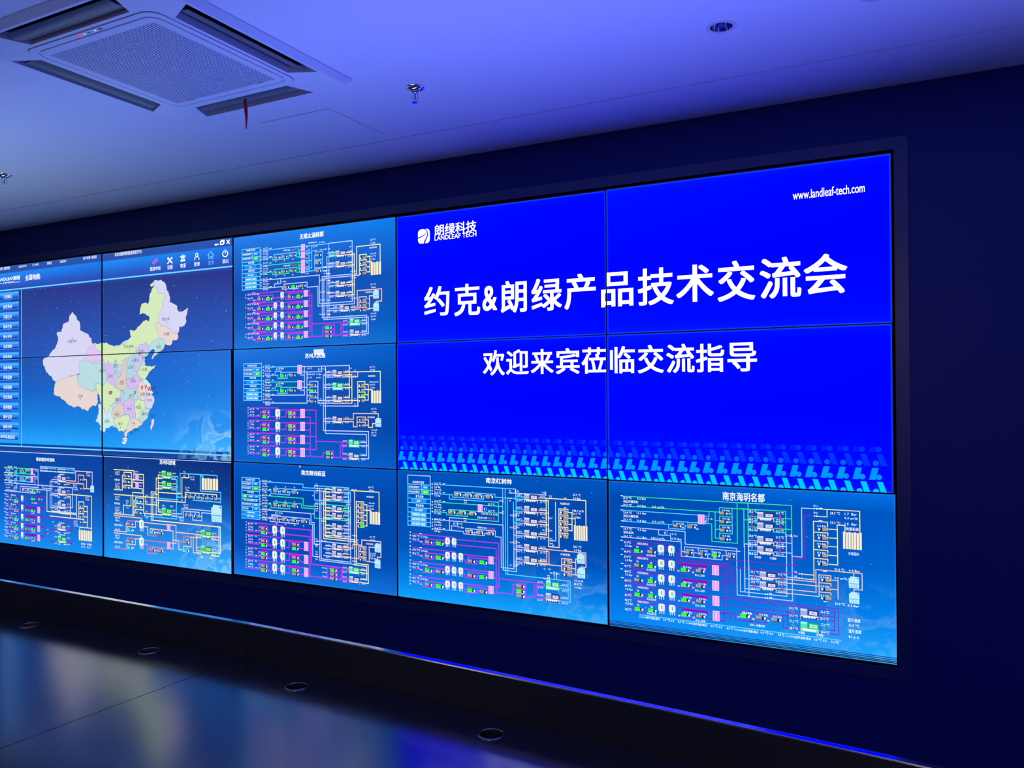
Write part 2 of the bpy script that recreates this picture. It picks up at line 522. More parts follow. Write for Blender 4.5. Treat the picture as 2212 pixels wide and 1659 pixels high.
def downlight(x, y, label):
    root = thing('downlight', (x, y, ZC), label, 'ceiling light', 'round recessed downlights')
    b = MB()
    b.lathe([(.0500, 0), (.0500, -.0015), (.0480, -.0035), (.0400, -.0030), (.0372, -.0020), (.0365, .001), (.039, .002), (.0395, 0)], (0, 0, 0), 64)
    b.build('trim_ring', M_WHITE, root, smooth=True)
    b = MB()
    b.lathe([(.0364, .0005), (.0335, .018), (.029, .040), (.024, .062)], (0, 0, 0), 64)
    b.build('reflector', M_CHROME, root, smooth=True)
    b = MB()
    b.lathe([(.0001, .061), (.0238, .0615)], (0, 0, 0), 32)
    b.build('lamp_lens', M_HOLE, root)
downlight(*LAMPS[0], 'switched-off round downlight above the blue slide')
downlight(*LAMPS[1], 'round downlight just cut off by the top edge of the photo')

hx0, hx1, hy0, hy1 = -2.544, -2.146, -.872, -.469
hatch = thing('access_hatch', ((hx0 + hx1) / 2, (hy0 + hy1) / 2, ZC), 'square flush access hatch in the ceiling near the air conditioner', 'hatch')
HO = tuple(hatch.location)
b = MB()
flat(b, [(hx0, hy0), (hx1, hy0), (hx1, hy1), (hx0, hy1)], [], ZC - .0010)
b.build('hatch_panel', M_CEIL, hatch, HO, recalc=False)
b = MB()
q = .0011
flat(b, [(hx0 - q, hy0 - q), (hx1 + q, hy0 - q), (hx1 + q, hy1 + q), (hx0 - q, hy1 + q)], [], ZC - .0004)
b.build('hatch_seam', M_HOLE, hatch, HO, recalc=False)

# ---- pictures on the screens, in millimetres on each screen: L lines, T writing, S symbols, P map shapes
LIT={(0, 0): (-6.0735, -4.865, 0.002, -0.6804), (0, 1): (-6.073, -4.8645, -0.6857, -1.3646), (0, 2): (-6.0642, -4.8557, -1.3694, -2.0516), (1, 0): (-4.855, -3.6378, 0, -0.6803), (1, 1): (-4.8557, -3.6515, -0.686, -1.3644), (1, 2): (-4.844, -3.6533, -1.37, -2.0516), (2, 0): (-3.629, -2.425, -0.003, -0.681), (2, 1): (-3.631, -2.427, -0.687, -1.363), (2, 2): (-3.6345, -2.4254, -1.369, -2.047), (3, 0): (-2.4173, -1.2197, -0.005, -0.6823), (3, 1): (-2.419, -1.2204, -0.687, -1.362), (3, 2): (-2.4193, -1.222, -1.368, -2.0468), (4, 0): (-1.2145, -0.002, -0.0026, -0.6815), (4, 1): (-1.2157, -0.0035, -0.687, -1.3643), (4, 2): (-1.2131, 0.0029, -1.3703, -2.0493)}
DATA={
(2,0):{
'L':[('c',0,[70.5,79,217.3,79]),
('c',0,[70.3,104.7,217.2,104.7]),
('c',0,[70.2,129.4,217.1,129.4]),
('c',0,[70.1,156.1,217,156.1]),
('c',0,[70,176.3,216.9,176.3]),
('c',0,[69.9,202.5,216.8,202.5]),
('c',0,[69.8,224.2,216.7,224.2]),
('c',0,[69.7,249.4,216.5,249.4]),
('c',0,[69.6,273.1,216.4,273.1]),
('c',0,[69.5,298.3,216.3,298.3]),
('c',0,[69.4,323.5,216.2,323.5]),
('c',0,[69.9,77.4,69.9,323.6]),
('c',0,[216.8,80.6,216.8,323.4]),
('c',0,[154.7,105.4,154.7,155.2]),
('c',0,[244.1,98.1,537.1,98.1,537.1,97.4]),
('c',0,[243.9,145.1,315.7,145.1,315.7,160.9,376.1,160.9,376.1,149.7,385.9,149.7]),
('c',0,[376.1,160.3,442.3,160.3,442.3,146.2,450.7,146.2]),
('c',0,[327,140.7,327,129.7,503.9,129.7,503.9,158.4,535.6,158.4]),
('c',0,[389.3,144.9,389.3,132.1]),
('c',0,[451.4,143.7,451.4,131.5]),
('c',0,[514.8,101.8,514.8,140.2,536.9,140.2]),
('g',0,[243.7,189.4,514.5,189.4,536.7,189.4]),
('g',0,[243.5,232.2,315.3,232.2,315.3,248.2,379,248.2,379,236.3,385.5,236.3]),
('g',0,[379,248,443.8,248,443.8,233.4,450.3,233.4]),
('g',0,[326.6,227.4,326.6,217.8,503.5,217.8,503.5,247.3,535.1,247.3]),
('g',0,[388.8,232.1,388.8,218.8]),
('g',0,[451,231.8,451,218.6]),
('g',0,[514.4,191.3,514.4,226.9,536.5,226.9]),
('g',0,[530.5,162.2,524.2,162.2,524.2,120.7,537,120.7]),
('g',0,[523.8,244.5,523.8,207.8,536.6,207.8]),
('c',0,[565.5,101.3,741.4,101.3,741.4,223.8,780.4,223.8]),
('c',0,[565.3,141.3,616,141.3]),
('c',0,[615.9,101.1,615.9,229.4,564.9,229.4]),
('c',0,[565.1,186.2,615.8,186.2]),
('c',0,[596.5,119.6,596.5,247.5,564.8,247.5]),
('c',0,[596.1,247,636.8,247,636.8,159,644.5,159]),
('c',0,[644.6,147.8,644.6,140.9,695.4,140.9,695.4,253.4]),
('c',0,[636.8,204.6,644.3,204.6]),
('c',0,[644.3,193.4,644.3,186.4,695.5,186.4]),
('c',0,[644.1,238,644.1,232.6,695.3,232.6,780.3,232.6]),
('w',0,[741.7,99.9,908,99.9,908,439.2,671.9,439.2,671.9,275.2,237.9,275.2]),
('w',0,[727,173.9,727,531.7]),
('w',0,[741.5,222.6,741.5,519.6]),
('g',0,[727.9,175,783.6,175]),
('g',0,[741.4,163.7,783.7,163.7]),
('w',0,[732.3,155.1,791,155.1]),
('w',0,[744.4,171.2,790.9,171.2]),
('w',0,[742.6,151.3,742.6,175.1]),
('y',0,[864.3,162.4,909.7,162.4]),
('y',0,[864.3,175.9,922.5,175.9]),
('w',0,[732,215.3,790.6,215.3]),
('w',0,[744.1,231.5,790.6,231.5]),
('w',0,[742.3,211.7,742.3,235.5]),
('y',0,[864,221.9,909.4,221.9]),
('y',0,[863.9,235.3,922.2,235.3]),
('w',0,[731.4,325.9,790.1,325.9]),
('w',0,[743.5,341.9,790,341.9]),
('w',0,[741.7,322.4,741.7,346.2]),
('y',0,[863.4,331,908.8,331]),
('y',0,[863.4,344.4,921.6,344.4]),
('w',0,[731.1,383.7,789.8,383.7]),
('w',0,[743.2,399.7,789.7,399.7]),
('w',0,[741.4,380.4,741.4,404.2]),
('y',0,[863.1,388.2,908.5,388.2]),
('y',0,[863.1,401.4,921.3,401.4]),
('y',0,[909.1,165.5,909.1,401.5]),
('y',0,[921.9,173.6,921.9,402.3]),
('w',0,[921.2,402.3,921.2,452.8,660.6,452.8,660.6,338.8,580.1,338.8,580.1,309.3,404.7,309.3,404.7,320.2]),
('w',0,[237.7,323.3,391.6,323.3,391.6,339,459.5,339]),
('w',0,[456.2,341.1,513.8,341.1,513.8,328.7,529.7,328.7]),
('w',0,[330.8,323.3,330.8,303.6,378.8,303.6,378.8,278.1]),
('y',0,[938.7,286.8,938.7,136.6,1100,136.6,1100,232.1]),
('y',0,[921.9,286.7,938.3,286.7]),
('y',0,[907.8,295.7,957.8,295.7,957.8,183.8,1006,183.8,1006,192.3]),
('w',0,[693.1,286.4,907.9,286.4]),
('w',0,[705.3,296.9,907.8,296.9]),
('w',0,[692.5,288.1,692.5,520.6,1006.2,520.6,1006.2,613.5,964.4,613.5]),
('w',0,[704.7,298.5,704.7,531.3,1017.7,531.3,1017.7,623.9,964.4,623.9]),
('w',0,[964.8,551,1006.3,551]),
('w',0,[964.7,562.8,1017.7,562.8]),
('y',0,[1012.9,197.7,1030.1,197.7]),
('y',0,[957.9,213.7,1005.9,213.7,1005.9,221.4]),
('y',0,[1012.7,226.8,1029.9,226.8]),
('y',0,[957.8,242.4,1005.7,242.4,1005.7,250.1]),
('y',0,[1012.6,255.4,1029.8,255.4]),
('y',0,[957.6,270.3,1005.6,270.3,1005.6,277.8]),
('y',0,[1012.4,283.1,1029.6,283.1]),
('y',0,[1029.8,197.9,1029.8,284.2]),
('y',0,[1029.9,227.5,1043,227.5,1043,234.5]),
('o',0,[901,473.4,942.2,473.4,942.2,381.6,1108.3,381.6,1108.3,448,1071.4,448,1071.4,455]),
('o',0,[900.9,484,953.7,484,953.7,418.1,1004.7,418.1,1004.7,425.8]),
('o',0,[953.7,447.7,1004.6,447.7,1004.6,453.6]),
('o',0,[953.6,475.6,1004.4,475.6,1004.4,481.3]),
('o',0,[1011.3,488.5,1025.8,488.5,1025.8,415.4,1051.7,415.4]),
('o',0,[1025.6,484.7,1051.3,484.7]),
('w',0,[741,471,815.1,471]),
('w',0,[730.6,483.2,815,483.2]),
('m',0,[117.3,409.4,391.2,409.4]),
('m',0,[117.1,446.9,196.8,446.9]),
('m',0,[179.8,447.6,179.8,462.3,253.2,462.3,253.2,448.8,265.9,448.8]),
('m',0,[198.9,435.1,198.9,426.5,315.7,426.5,315.7,443,323.6,443]),
('m',0,[350.6,432.3,376.1,432.3]),
('m',0,[406.2,417,555.8,417]),
('m',0,[406,443.2,417,443.2,417,459.2,489.6,459.2,489.6,447.5,502.4,447.5]),
('m',0,[436.5,436.5,436.5,425.6,545,425.6,545,419.6]),
('m',0,[585.9,417,600.3,417]),
('m',0,[585.8,445.9,615.7,445.9]),
('m',0,[117.6,350.4,391.5,350.4]),
('m',0,[117.4,387.9,197,387.9]),
('m',0,[180.1,388.6,180.1,403.2,253.5,403.2,253.5,389.7,266.2,389.7]),
('m',0,[199.1,376,199.1,367.5,316,367.5,316,384,323.9,384]),
('m',0,[316,385.6,376.4,385.6]),
('m',0,[406.4,358,556,358]),
('m',0,[406.3,384.2,417.3,384.2,417.3,400.1,489.9,400.1,489.9,388.5,502.7,388.5]),
('m',0,[436.8,377.5,436.8,366.5,545.3,366.5,545.3,360.6]),
('m',0,[586.2,358,600.6,358]),
('m',0,[586,386.9,616,386.9]),
('m',0,[117,468,391,468]),
('m',0,[116.9,505.4,196.5,505.4]),
('m',0,[179.6,506.1,179.6,520.8,252.9,520.8,252.9,507.3,265.7,507.3]),
('m',0,[198.6,493.6,198.6,485,315.5,485,315.5,501.5,323.4,501.5]),
('m',0,[350.4,490.8,375.9,490.8]),
('m',0,[405.9,475.5,555.5,475.5]),
('m',0,[405.8,501.7,416.7,501.7,416.7,517.7,489.4,517.7,489.4,506,502.2,506]),
('m',0,[436.2,495,436.2,484.1,544.8,484.1,544.8,478.1]),
('m',0,[585.6,475.6,600,475.6]),
('m',0,[585.5,504.4,615.5,504.4]),
('m',0,[116.8,527,390.7,527]),
('m',0,[116.6,564.5,196.3,564.5]),
('m',0,[179.3,565.1,179.3,579.8,252.7,579.8,252.7,566.3,265.4,566.3]),
('m',0,[198.4,552.6,198.4,544,315.2,544,315.2,560.5,323.1,560.5]),
('m',0,[350.1,549.8,375.6,549.8]),
('m',0,[405.6,534.5,555.2,534.5]),
('m',0,[405.5,560.8,416.5,560.8,416.5,576.7,489.1,576.7,489.1,565,501.9,565]),
('m',0,[436,554,436,543.1,544.5,543.1,544.5,537.2]),
('m',0,[585.4,534.6,599.8,534.6]),
('m',0,[585.2,563.4,615.2,563.4]),
('m',0,[116.5,587,390.5,587]),
('m',0,[116.3,624.4,196,624.4]),
('m',0,[179,625.1,179,639.8,252.4,639.8,252.4,626.3,265.1,626.3]),
('m',0,[198.1,612.6,198.1,604,315,604,315,620.5,322.8,620.5]),
('m',0,[349.8,609.8,375.4,609.8]),
('m',0,[405.4,594.5,555,594.5]),
('m',0,[405.2,620.8,416.2,620.8,416.2,636.7,488.8,636.7,488.8,625,501.6,625]),
('m',0,[435.7,614,435.7,603.1,544.2,603.1,544.2,597.1]),
('m',0,[585.1,594.6,599.5,594.6]),
('m',0,[585,623.4,614.9,623.4]),
('m',0,[600,361.1,600,594.7]),
('m',0,[615.4,386.1,615.4,622.7]),
('m',0,[584.9,624.7,696.4,624.7,696.4,572.7,711.9,572.7]),
('m',0,[615.2,552.4,877,552.4]),
('m',0,[696.4,600.8,713.6,600.8]),
('m',0,[715,563.8,780.3,563.8,780.3,624.3,714.6,624.3]),
('m',0,[780.3,588.2,748.3,588.2]),
('m',0,[780.2,612.9,714.7,612.9]),
('m',0,[780.1,622.8,826.4,622.8,826.4,563.6,877,563.6]),
('m',0,[826.2,622.4,879.6,622.4]),
('m',0,[839.5,552.5,839.5,610.1,876.7,610.1])],
'T':[('无锡太湖绿郡',616,43.2,29.9,178.5,'c','W',1),
('系统模式选择',142.7,88.7,11.1,74.6,'c','W',0),
('本地远程模式',111.7,111.8,11.1,71.6,'c','W',0),
('手动自动模式',111.6,137.6,11.1,71.6,'c','W',0),
('本地',181.4,113.6,10,0,'c','W',0),
('自动',183.3,140.4,10,0,'c','W',0),
('季节切换',145.7,165.1,11.1,50.9,'c','W',0),
('夏季',138.8,190.8,10.1,0,'c','W',0),
('系统控制',146.9,212.6,11.1,50.9,'c','W',0),
('阀门控制',142,238.4,10.1,0,'c','W',0),
('天棚系统一键启',141.9,263.1,10.1,79.9,'c','W',0),
('新风系统一键启',141.8,286.8,10.1,79.9,'c','W',0),
('热水系统一键启',141.7,310.5,10.1,79.9,'c','W',0),
('26.3 ℃',240.8,87.6,10,0,'l','W',0),
('10.6 Bar',240.7,105.1,10,0,'l','W',0),
('0.0 m³/h',240.7,119.1,10,0,'l','W',0),
('26.0 ℃',240.6,136.1,10,0,'l','W',0),
('10.6 Bar',240.5,151.6,10,0,'l','W',0),
('25.1 ℃',240.4,174.6,10,0,'l','W',0),
('2.3 Bar',240.3,192.1,10,0,'l','W',0),
('0.0 m³/h',240.3,207,10,0,'l','W',0),
('26.1 ℃',240.2,223.5,10,0,'l','W',0),
('2.3 Bar',240.1,239.5,10,0,'l','W',0),
('12.1 ℃',240,267.5,10,0,'l','W',0),
('10.6 Bar',239.9,283.4,10,0,'l','W',0),
('90.3 m³/h',239.9,298.4,10,0,'l','W',0),
('24.6 ℃',239.8,314.4,10,0,'l','W',0),
('10.5 Bar',239.7,330.9,10,0,'l','W',0),
('高',226,97.4,9,0,'c','W',0),
('区',225.9,115.2,9,0,'c','W',0),
('天',225.8,133.1,9,0,'c','W',0),
('棚',225.8,150.9,9,0,'c','W',0),
('低',227.6,185.1,9,0,'c','W',0),
('区',227.5,202.6,9,0,'c','W',0),
('天',227.5,220.1,9,0,'c','W',0),
('棚',227.4,237.6,9,0,'c','W',0),
('新',227.2,272.6,9,0,'c','W',0),
('风',227.1,290.1,9,0,'c','W',0),
('系',227.1,307.6,9,0,'c','W',0),
('统',227,325.1,9,0,'c','W',0),
('1#',343.3,168.3,7.9,0,'c','W',0),
('2#',408.6,168.1,7.9,0,'c','W',0),
('3#',474.4,167.6,7.8,0,'c','W',0),
('1#',344.2,256.9,7.9,0,'c','W',0),
('2#',409.5,257.7,7.9,0,'c','W',0),
('3#',474,258.9,7.8,0,'c','W',0),
('天棚供水温度',401.1,112.4,8.9,53,'l','W',0),
('25.0℃',463.8,112.9,8.8,38.3,'l','R',0),
('天棚供水温度',402,203,8.9,53,'l','W',0),
('25.5℃',465.3,204,8.8,38.3,'l','R',0),
('0.0 %',582.3,129,8.7,25,'c','W',0),
('0.0 %',582.1,171.5,8.7,25,'c','W',0),
('0.0 %',581.9,219.8,8.7,25,'c','W',0),
('0.0 %',581.7,258.5,8.7,25,'c','W',0),
('天棚水箱补水压力:',591.3,85.3,8.7,65.3,'l','W',0),
('-0.0 Bar',668.3,88.5,8.6,49,'l','W',0),
('26.1℃',624.9,108.6,8.7,0,'l','W',0),
('26.2℃',624.8,132.6,8.7,0,'l','W',0),
('0.0 m³/h',675.5,131.3,9.6,52,'l','W',0),
('V31',736.7,131.8,8.6,0,'l','W',0),
('42.0 Hz',646.2,193.5,7.7,37,'l','W',0),
('0.0 Hz',646,238.2,7.7,37,'l','W',0),
('26.7℃',747.5,151.7,8.1,0,'l','W',0),
('26.3℃',747.4,176.5,8.1,0,'l','W',0),
('27.4℃',879.2,158.3,8,0,'l','W',0),
('26.3℃',879,184,8,0,'l','W',0),
('26.7℃',747.2,212.1,8.1,0,'l','W',0),
('26.3℃',747.1,236.8,8.1,0,'l','W',0),
('27.4℃',878.8,217.8,8,0,'l','W',0),
('26.3℃',878.7,243.6,8,0,'l','W',0),
('26.7℃',746.6,322.8,8.1,0,'l','W',0),
('26.3℃',746.5,347.5,8.1,0,'l','W',0),
('27.4℃',878.3,327,8,0,'l','W',0),
('26.3℃',878.1,352.8,8,0,'l','W',0),
('26.7℃',746.3,380.7,8.1,0,'l','W',0),
('26.3℃',746.2,405.4,8.1,0,'l','W',0),
('27.4℃',878,384.2,8,0,'l','W',0),
('26.3℃',877.8,409.9,8,0,'l','W',0),
('0.0 Bar',388.6,293.6,9.8,0,'l','W',0),
('1#',419.5,344.8,7.4,0,'c','W',0),
('2#',482.5,344.9,7.3,0,'c','W',0),
('3#',547.3,343.2,7.3,0,'c','W',0),
('V3 V4 V5',704.5,233.1,7.6,42.6,'l','W',0),
('V3 V4 V5',704.3,254,7.6,42.6,'l','W',0),
('V3 V4 V5',704.3,269.8,7.6,42.6,'l','W',0),
('V3 V4 V5',673.4,305.8,7.7,42.9,'l','W',0),
('V3 V4 V5',673.1,374.3,7.7,42.9,'l','W',0),
('V3 V4 V5',672.8,419.2,7.7,42.9,'l','W',0),
('V3 V4 V5',672.4,500.5,7.7,42.9,'l','W',0),
('V12 V13',896.2,272.1,7.5,41,'l','W',0),
('V12 V13',896,308.6,7.5,41,'l','W',0),
('V12 V13',895.4,422.7,7.5,41,'l','W',0),
('V12',888.1,132.3,7.5,0,'l','W',0),
('1#',1019.8,195.7,6.5,0,'c','W',0),
('2#',1019.6,224.8,6.5,0,'c','W',0),
('3#',1019.5,253.5,6.5,0,'c','W',0),
('4#',1019.3,281.2,6.5,0,'c','W',0),
('26.3 ℃',1033.5,107.7,9.2,0,'l','W',0),
('1.2 Bar',1037.4,124.7,9.2,0,'l','W',0),
('地源系统',1027.5,151.5,9.2,51.2,'l','W',0),
('0.0 m³/h',1035.9,184.1,9.2,0,'l','W',0),
('26.1 ℃',1034.7,199.3,9.2,0,'l','W',0),
('1.3 Bar',1036.9,214.7,9.2,0,'l','W',0),
('26.6 ℃',1033.8,352.8,9.2,0,'l','W',0),
('0.4 Bar',1037.7,369.2,9.2,0,'l','W',0),
('冷却系统',997.4,395.3,9.3,50.4,'l','W',0),
('0.0 m³/h',1035.2,512.9,9.2,0,'l','W',0),
('26.8 ℃',1034,529,9.2,0,'l','W',0),
('0.2 Bar',1036.7,545.2,9.2,0,'l','W',0),
('1#',1017.3,429.8,6.5,0,'c','W',0),
('2#',1017.2,456.6,6.5,0,'c','W',0),
('3#',1017,484.3,6.5,0,'c','W',0),
('25.8℃',773.1,464.3,8,0,'l','W',0),
('25.8℃',773,490.3,8,0,'l','W',0),
('26.2℃',901.1,466.5,7.9,0,'l','W',0),
('26.3℃',900.9,489.8,7.9,0,'l','W',0),
('一',100.1,415.6,8.6,0,'c','W',0),
('区',100,431.8,8.6,0,'c','W',0),
('49.9 ℃ 6.2 Bar',113.9,413.8,10.1,98.6,'l','W',0),
('49.2 ℃',113.8,436.6,10.1,45.1,'l','W',0),
('1#',444.9,435.5,6.8,0,'c','W',0),
('2#',513.3,435.8,6.8,0,'c','W',0),
('1#',209,434.1,7,0,'c','W',0),
('2#',279.3,436.4,7,0,'c','W',0),
('市',100.4,356.6,8.6,0,'c','W',0),
('政',100.3,372.8,8.6,0,'c','W',0),
('49.6 ℃ 3.0 Bar',114.1,354.8,10.1,98.6,'l','W',0),
('44.6 ℃',114,377.6,10.1,45.1,'l','W',0),
('1#',445.1,376.4,6.8,0,'c','W',0),
('2#',513.6,376.8,6.8,0,'c','W',0),
('1#',209.3,375.1,7,0,'c','W',0),
('2#',279.6,377.3,7,0,'c','W',0),
('二',99.8,474.1,8.6,0,'c','W',0),
('区',99.8,490.3,8.6,0,'c','W',0),
('49.6 ℃ 9.0 Bar',113.6,472.4,10.1,98.6,'l','W',0),
('44.6 ℃',113.5,495.1,10.1,45.1,'l','W',0),
('1#',444.6,494,6.8,0,'c','W',0),
('2#',513,494.3,6.8,0,'c','W',0),
('1#',208.7,492.6,7,0,'c','W',0),
('2#',279,494.9,7,0,'c','W',0),
('三',99.6,533.1,8.6,0,'c','W',0),
('区',99.5,549.3,8.6,0,'c','W',0),
('48.7 ℃ 10.6 Bar',113.3,531.4,10.1,98.6,'l','W',0),
('44.5 ℃',113.2,554.1,10.1,45.1,'l','W',0),
('1#',444.3,553,6.8,0,'c','W',0),
('2#',512.8,553.3,6.8,0,'c','W',0),
('1#',208.5,551.6,7,0,'c','W',0),
('2#',278.8,553.9,7,0,'c','W',0),
('四',99.3,593.1,8.6,0,'c','W',0),
('区',99.2,609.3,8.6,0,'c','W',0),
('48.3 ℃ 13.3 Bar',113.1,591.4,10.1,98.6,'l','W',0),
('43.4 ℃',113,614.1,10.1,45.1,'l','W',0),
('1#',444.1,613,6.8,0,'c','W',0),
('2#',512.5,613.3,6.8,0,'c','W',0),
('1#',208.2,611.6,7,0,'c','W',0),
('2#',278.5,613.9,7,0,'c','W',0),
('35.0℃',844.5,544.3,8,0,'l','W',0),
('35.0℃',844.4,568.2,8,0,'l','W',0),
('35.0℃',844.2,606.8,8,0,'l','W',0),
('35.0℃',844.1,629.3,8,0,'l','W',0),
('35.0℃',973.5,544.6,7.9,0,'l','W',0),
('35.0℃',973.4,569.2,7.9,0,'l','W',0),
('35.0℃',973.2,606.3,7.9,0,'l','W',0),
('35.0℃',973,630.4,7.9,0,'l','W',0)],
'S':[('btn',181.3,113.6,40.7,18.1,'b'),
('btn',183.2,140.4,42,18.1,'g'),
('btn',138.6,190.8,97,17.1,'b'),
('btn',141.8,238.4,99.7,17.1,'b'),
('btn',141.6,263.1,99.7,17.1,'l'),
('btn',141.5,286.8,99.7,17.1,'l'),
('btn',141.4,310.5,99.7,17.1,'l'),
('arw',300.8,89.9,15.9,6,'l'),
('arw',300.5,138.6,15.9,6,'l'),
('arw',300.4,177.3,15.9,6,'l'),
('arw',300.2,225.5,15.9,6,'l'),
('arw',299.9,270.2,15.9,6,'l'),
('arw',299.7,317.3,15.9,6,'l'),
('pump',349.9,149.1,45.9,17.8,'x'),
('pump',408.7,147.5,45.4,17.7,'x'),
('pump',473.2,148,44.8,17.6,'x'),
('pump',349.5,236.6,45.9,17.8,'x'),
('pump',408.3,236,45.4,17.7,'x'),
('pump',472.7,235.8,44.8,17.6,'x'),
('hx',551,106.9,30.3,37.8,''),
('hx',550.7,150,30.3,37.8,''),
('hx',550.5,196.6,30.3,37.8,''),
('hx',550.3,236.8,30.3,37.8,''),
('byp',584.3,106.4,16.3,16.4,''),
('byp',584.1,148.5,16.3,16.4,''),
('byp',583.9,195.8,16.3,16.4,''),
('byp',583.7,238.3,16.3,16.4,''),
('pump',664.8,160.5,44.4,18.2,'x'),
('pump',664.6,205.6,44.4,18.2,'x'),
('pump',664.4,251.1,44.4,18.2,'x'),
('chl',826.7,167.9,74.6,41.5,'x'),
('rv',780.7,166.4,12,16.1,'g'),
('rv',872,174.1,11.8,16,'r'),
('chl',826.4,227.8,74.6,41.5,'x'),
('rv',780.4,226.5,12,16.1,'r'),
('rv',871.6,233.6,11.8,15.9,'r'),
('chl',825.8,337.6,74.6,41.5,'x'),
('rv',779.8,336.8,12,16.1,'g'),
('rv',871.1,342.9,11.8,15.9,'r'),
('chl',825.5,395,74.6,41.5,'x'),
('rv',779.5,394.6,12,16.1,'r'),
('rv',870.8,400.1,11.8,15.9,'r'),
('pump',420.8,327.7,46.6,18.6,'x'),
('pump',483.8,327.9,46,18.5,'g'),
('pump',547.3,327.7,45.4,18.4,'x'),
('byp',357.2,295.4,17,15.8,''),
('val',711.8,233.6,18.3,7.6,''),
('val',711.7,254.6,18.3,7.6,''),
('val',742,272.5,18.2,7.6,''),
('val',741.8,310.6,18.2,7.6,''),
('val',741.5,378.5,18.2,7.6,''),
('val',741.2,423.2,18.2,7.6,''),
('val',740.8,503.9,18.2,7.6,''),
('pump',985.2,202.1,45,16.7,'xf'),
('pump',985,231.3,45,16.7,'xf'),
('pump',984.8,260.1,45,16.7,'xf'),
('pump',984.7,287.9,45,16.7,'xf'),
('gnd',1071.2,266.6,72.6,71.2,'4'),
('ctw',1070.5,409,38.6,48.2,''),
('ctw',1071.2,478,38.5,48.2,''),
('pump',983.9,437.1,45,16.7,'xf'),
('pump',983.7,464,45,16.7,'xf'),
('pump',983.6,491.8,45,16.7,'xf'),
('chl',853.6,478,74.1,41.3,'x'),
('rv',809.1,478,12,16,'r'),
('rv',896.3,477.9,11.8,15.9,'g'),
('pump',217,446,45.8,18,'x'),
('pump',287.8,447.3,50.4,19.9,'g'),
('tank',389.8,435.4,27.3,44.3,''),
('tank',336.8,435.5,27.6,44.5,''),
('pump',453.8,446.7,45,17.6,'x'),
('pump',522.7,447.5,48.2,19.4,'g'),
('hx',570.8,432.7,31.4,37.7,''),
('arw',167.2,404.2,13.6,5,'l'),
('arw',168.3,451.5,13.6,5,'r'),
('pump',217.2,387,45.8,18,'x'),
('pump',288.1,388.2,50.4,19.9,'g'),
('tank',390.1,376.4,27.3,44.3,''),
('pump',454,387.7,45,17.6,'x'),
('pump',523,388.5,48.2,19.4,'g'),
('hx',571,373.7,31.4,37.7,''),
('arw',167.4,345.2,13.6,5,'l'),
('arw',168.6,392.5,13.6,5,'r'),
('pump',216.7,504.6,45.8,18,'x'),
('pump',287.6,505.8,50.4,19.9,'g'),
('tank',389.5,493.9,27.3,44.3,''),
('tank',336.5,494,27.6,44.5,''),
('pump',453.5,505.2,45,17.6,'x'),
('pump',522.4,506,48.2,19.4,'g'),
('hx',570.5,491.2,31.4,37.7,''),
('arw',166.9,462.7,13.6,5,'l'),
('arw',168,510,13.6,5,'r'),
('pump',216.4,563.6,45.8,18,'x'),
('pump',287.3,564.8,50.4,19.9,'g'),
('tank',389.3,552.9,27.3,44.3,''),
('tank',336.3,553,27.6,44.5,''),
('pump',453.2,564.2,45,17.6,'x'),
('pump',522.2,565,48.2,19.4,'g'),
('hx',570.2,550.2,31.4,37.7,''),
('arw',166.6,521.7,13.6,5,'l'),
('arw',167.8,569.1,13.6,5,'r'),
('pump',216.2,623.6,45.8,18,'x'),
('pump',287,624.8,50.4,19.9,'g'),
('tank',389,612.9,27.3,44.3,''),
('tank',336,613,27.6,44.5,''),
('pump',453,624.2,45,17.6,'x'),
('pump',521.9,625,48.2,19.4,'g'),
('hx',570,610.2,31.4,37.7,''),
('arw',166.4,581.7,13.6,5,'l'),
('arw',167.5,629.1,13.6,5,'r'),
('pump',736.1,577.3,46.2,18.1,'g'),
('pump',736,601.1,46.1,18.1,'x'),
('pump',735.9,626.3,46.1,18,'x'),
('chl',923.9,556.3,73.1,41,'g'),
('chl',924.7,616.9,73,41,'x'),
('rv',880,554.3,11.8,15.9,'g'),
('rv',967.6,555.9,11.6,15.8,'g'),
('rv',879.6,616.6,11.8,15.9,'r'),
('rv',967.3,617.6,11.6,15.8,'r')],
},
(2,1):{
'L':[('c',0,[82.8,85.9,228.3,85.9]),
('c',0,[82.7,111.2,228.2,111.2]),
('c',0,[82.6,137,228.1,137]),
('c',0,[82.5,161.8,227.9,161.8]),
('c',0,[82.4,187.6,227.8,187.6]),
('c',0,[82.3,211,227.7,211]),
('c',0,[82.2,234.9,227.6,234.9]),
('c',0,[82.1,258.7,227.5,258.7]),
('c',0,[82,282.6,227.4,282.6]),
('c',0,[81.9,306.9,227.3,306.9]),
('c',0,[82.3,85.1,82.3,307.6]),
('c',0,[227.8,86.7,227.8,306.2]),
('c',0,[167.1,112.1,167.1,162.7]),
('c',0,[256.8,110.2,366.6,110.2,508.6,110.2]),
('c',0,[366.5,111.2,366.5,136.2,335.3,136.2,335.3,157.5]),
('c',0,[256.6,159,357,159,357,177.9,429.2,177.9,429.2,157.1,446.4,157.1]),
('c',0,[377.6,154.4,377.6,142.8,508.5,142.8]),
('c',0,[450.1,155.5,450.1,142.9]),
('w',0,[540.5,110.8,560.3,110.8]),
('w',0,[540.3,143.1,579.2,143.1]),
('g',0,[256.4,198.3,366.2,198.3,508.2,198.3]),
('g',0,[366.2,199.4,366.2,224.4,334.9,224.4,334.9,245.7]),
('g',0,[256.2,247.2,356.6,247.2,356.6,266.1,428.9,266.1,428.9,245.3,446.1,245.3]),
('g',0,[377.2,242.6,377.2,231,508.1,231]),
('g',0,[449.8,243.7,449.8,231.1]),
('w',0,[540.1,199,559.9,199]),
('w',0,[540,231.3,578.8,231.3]),
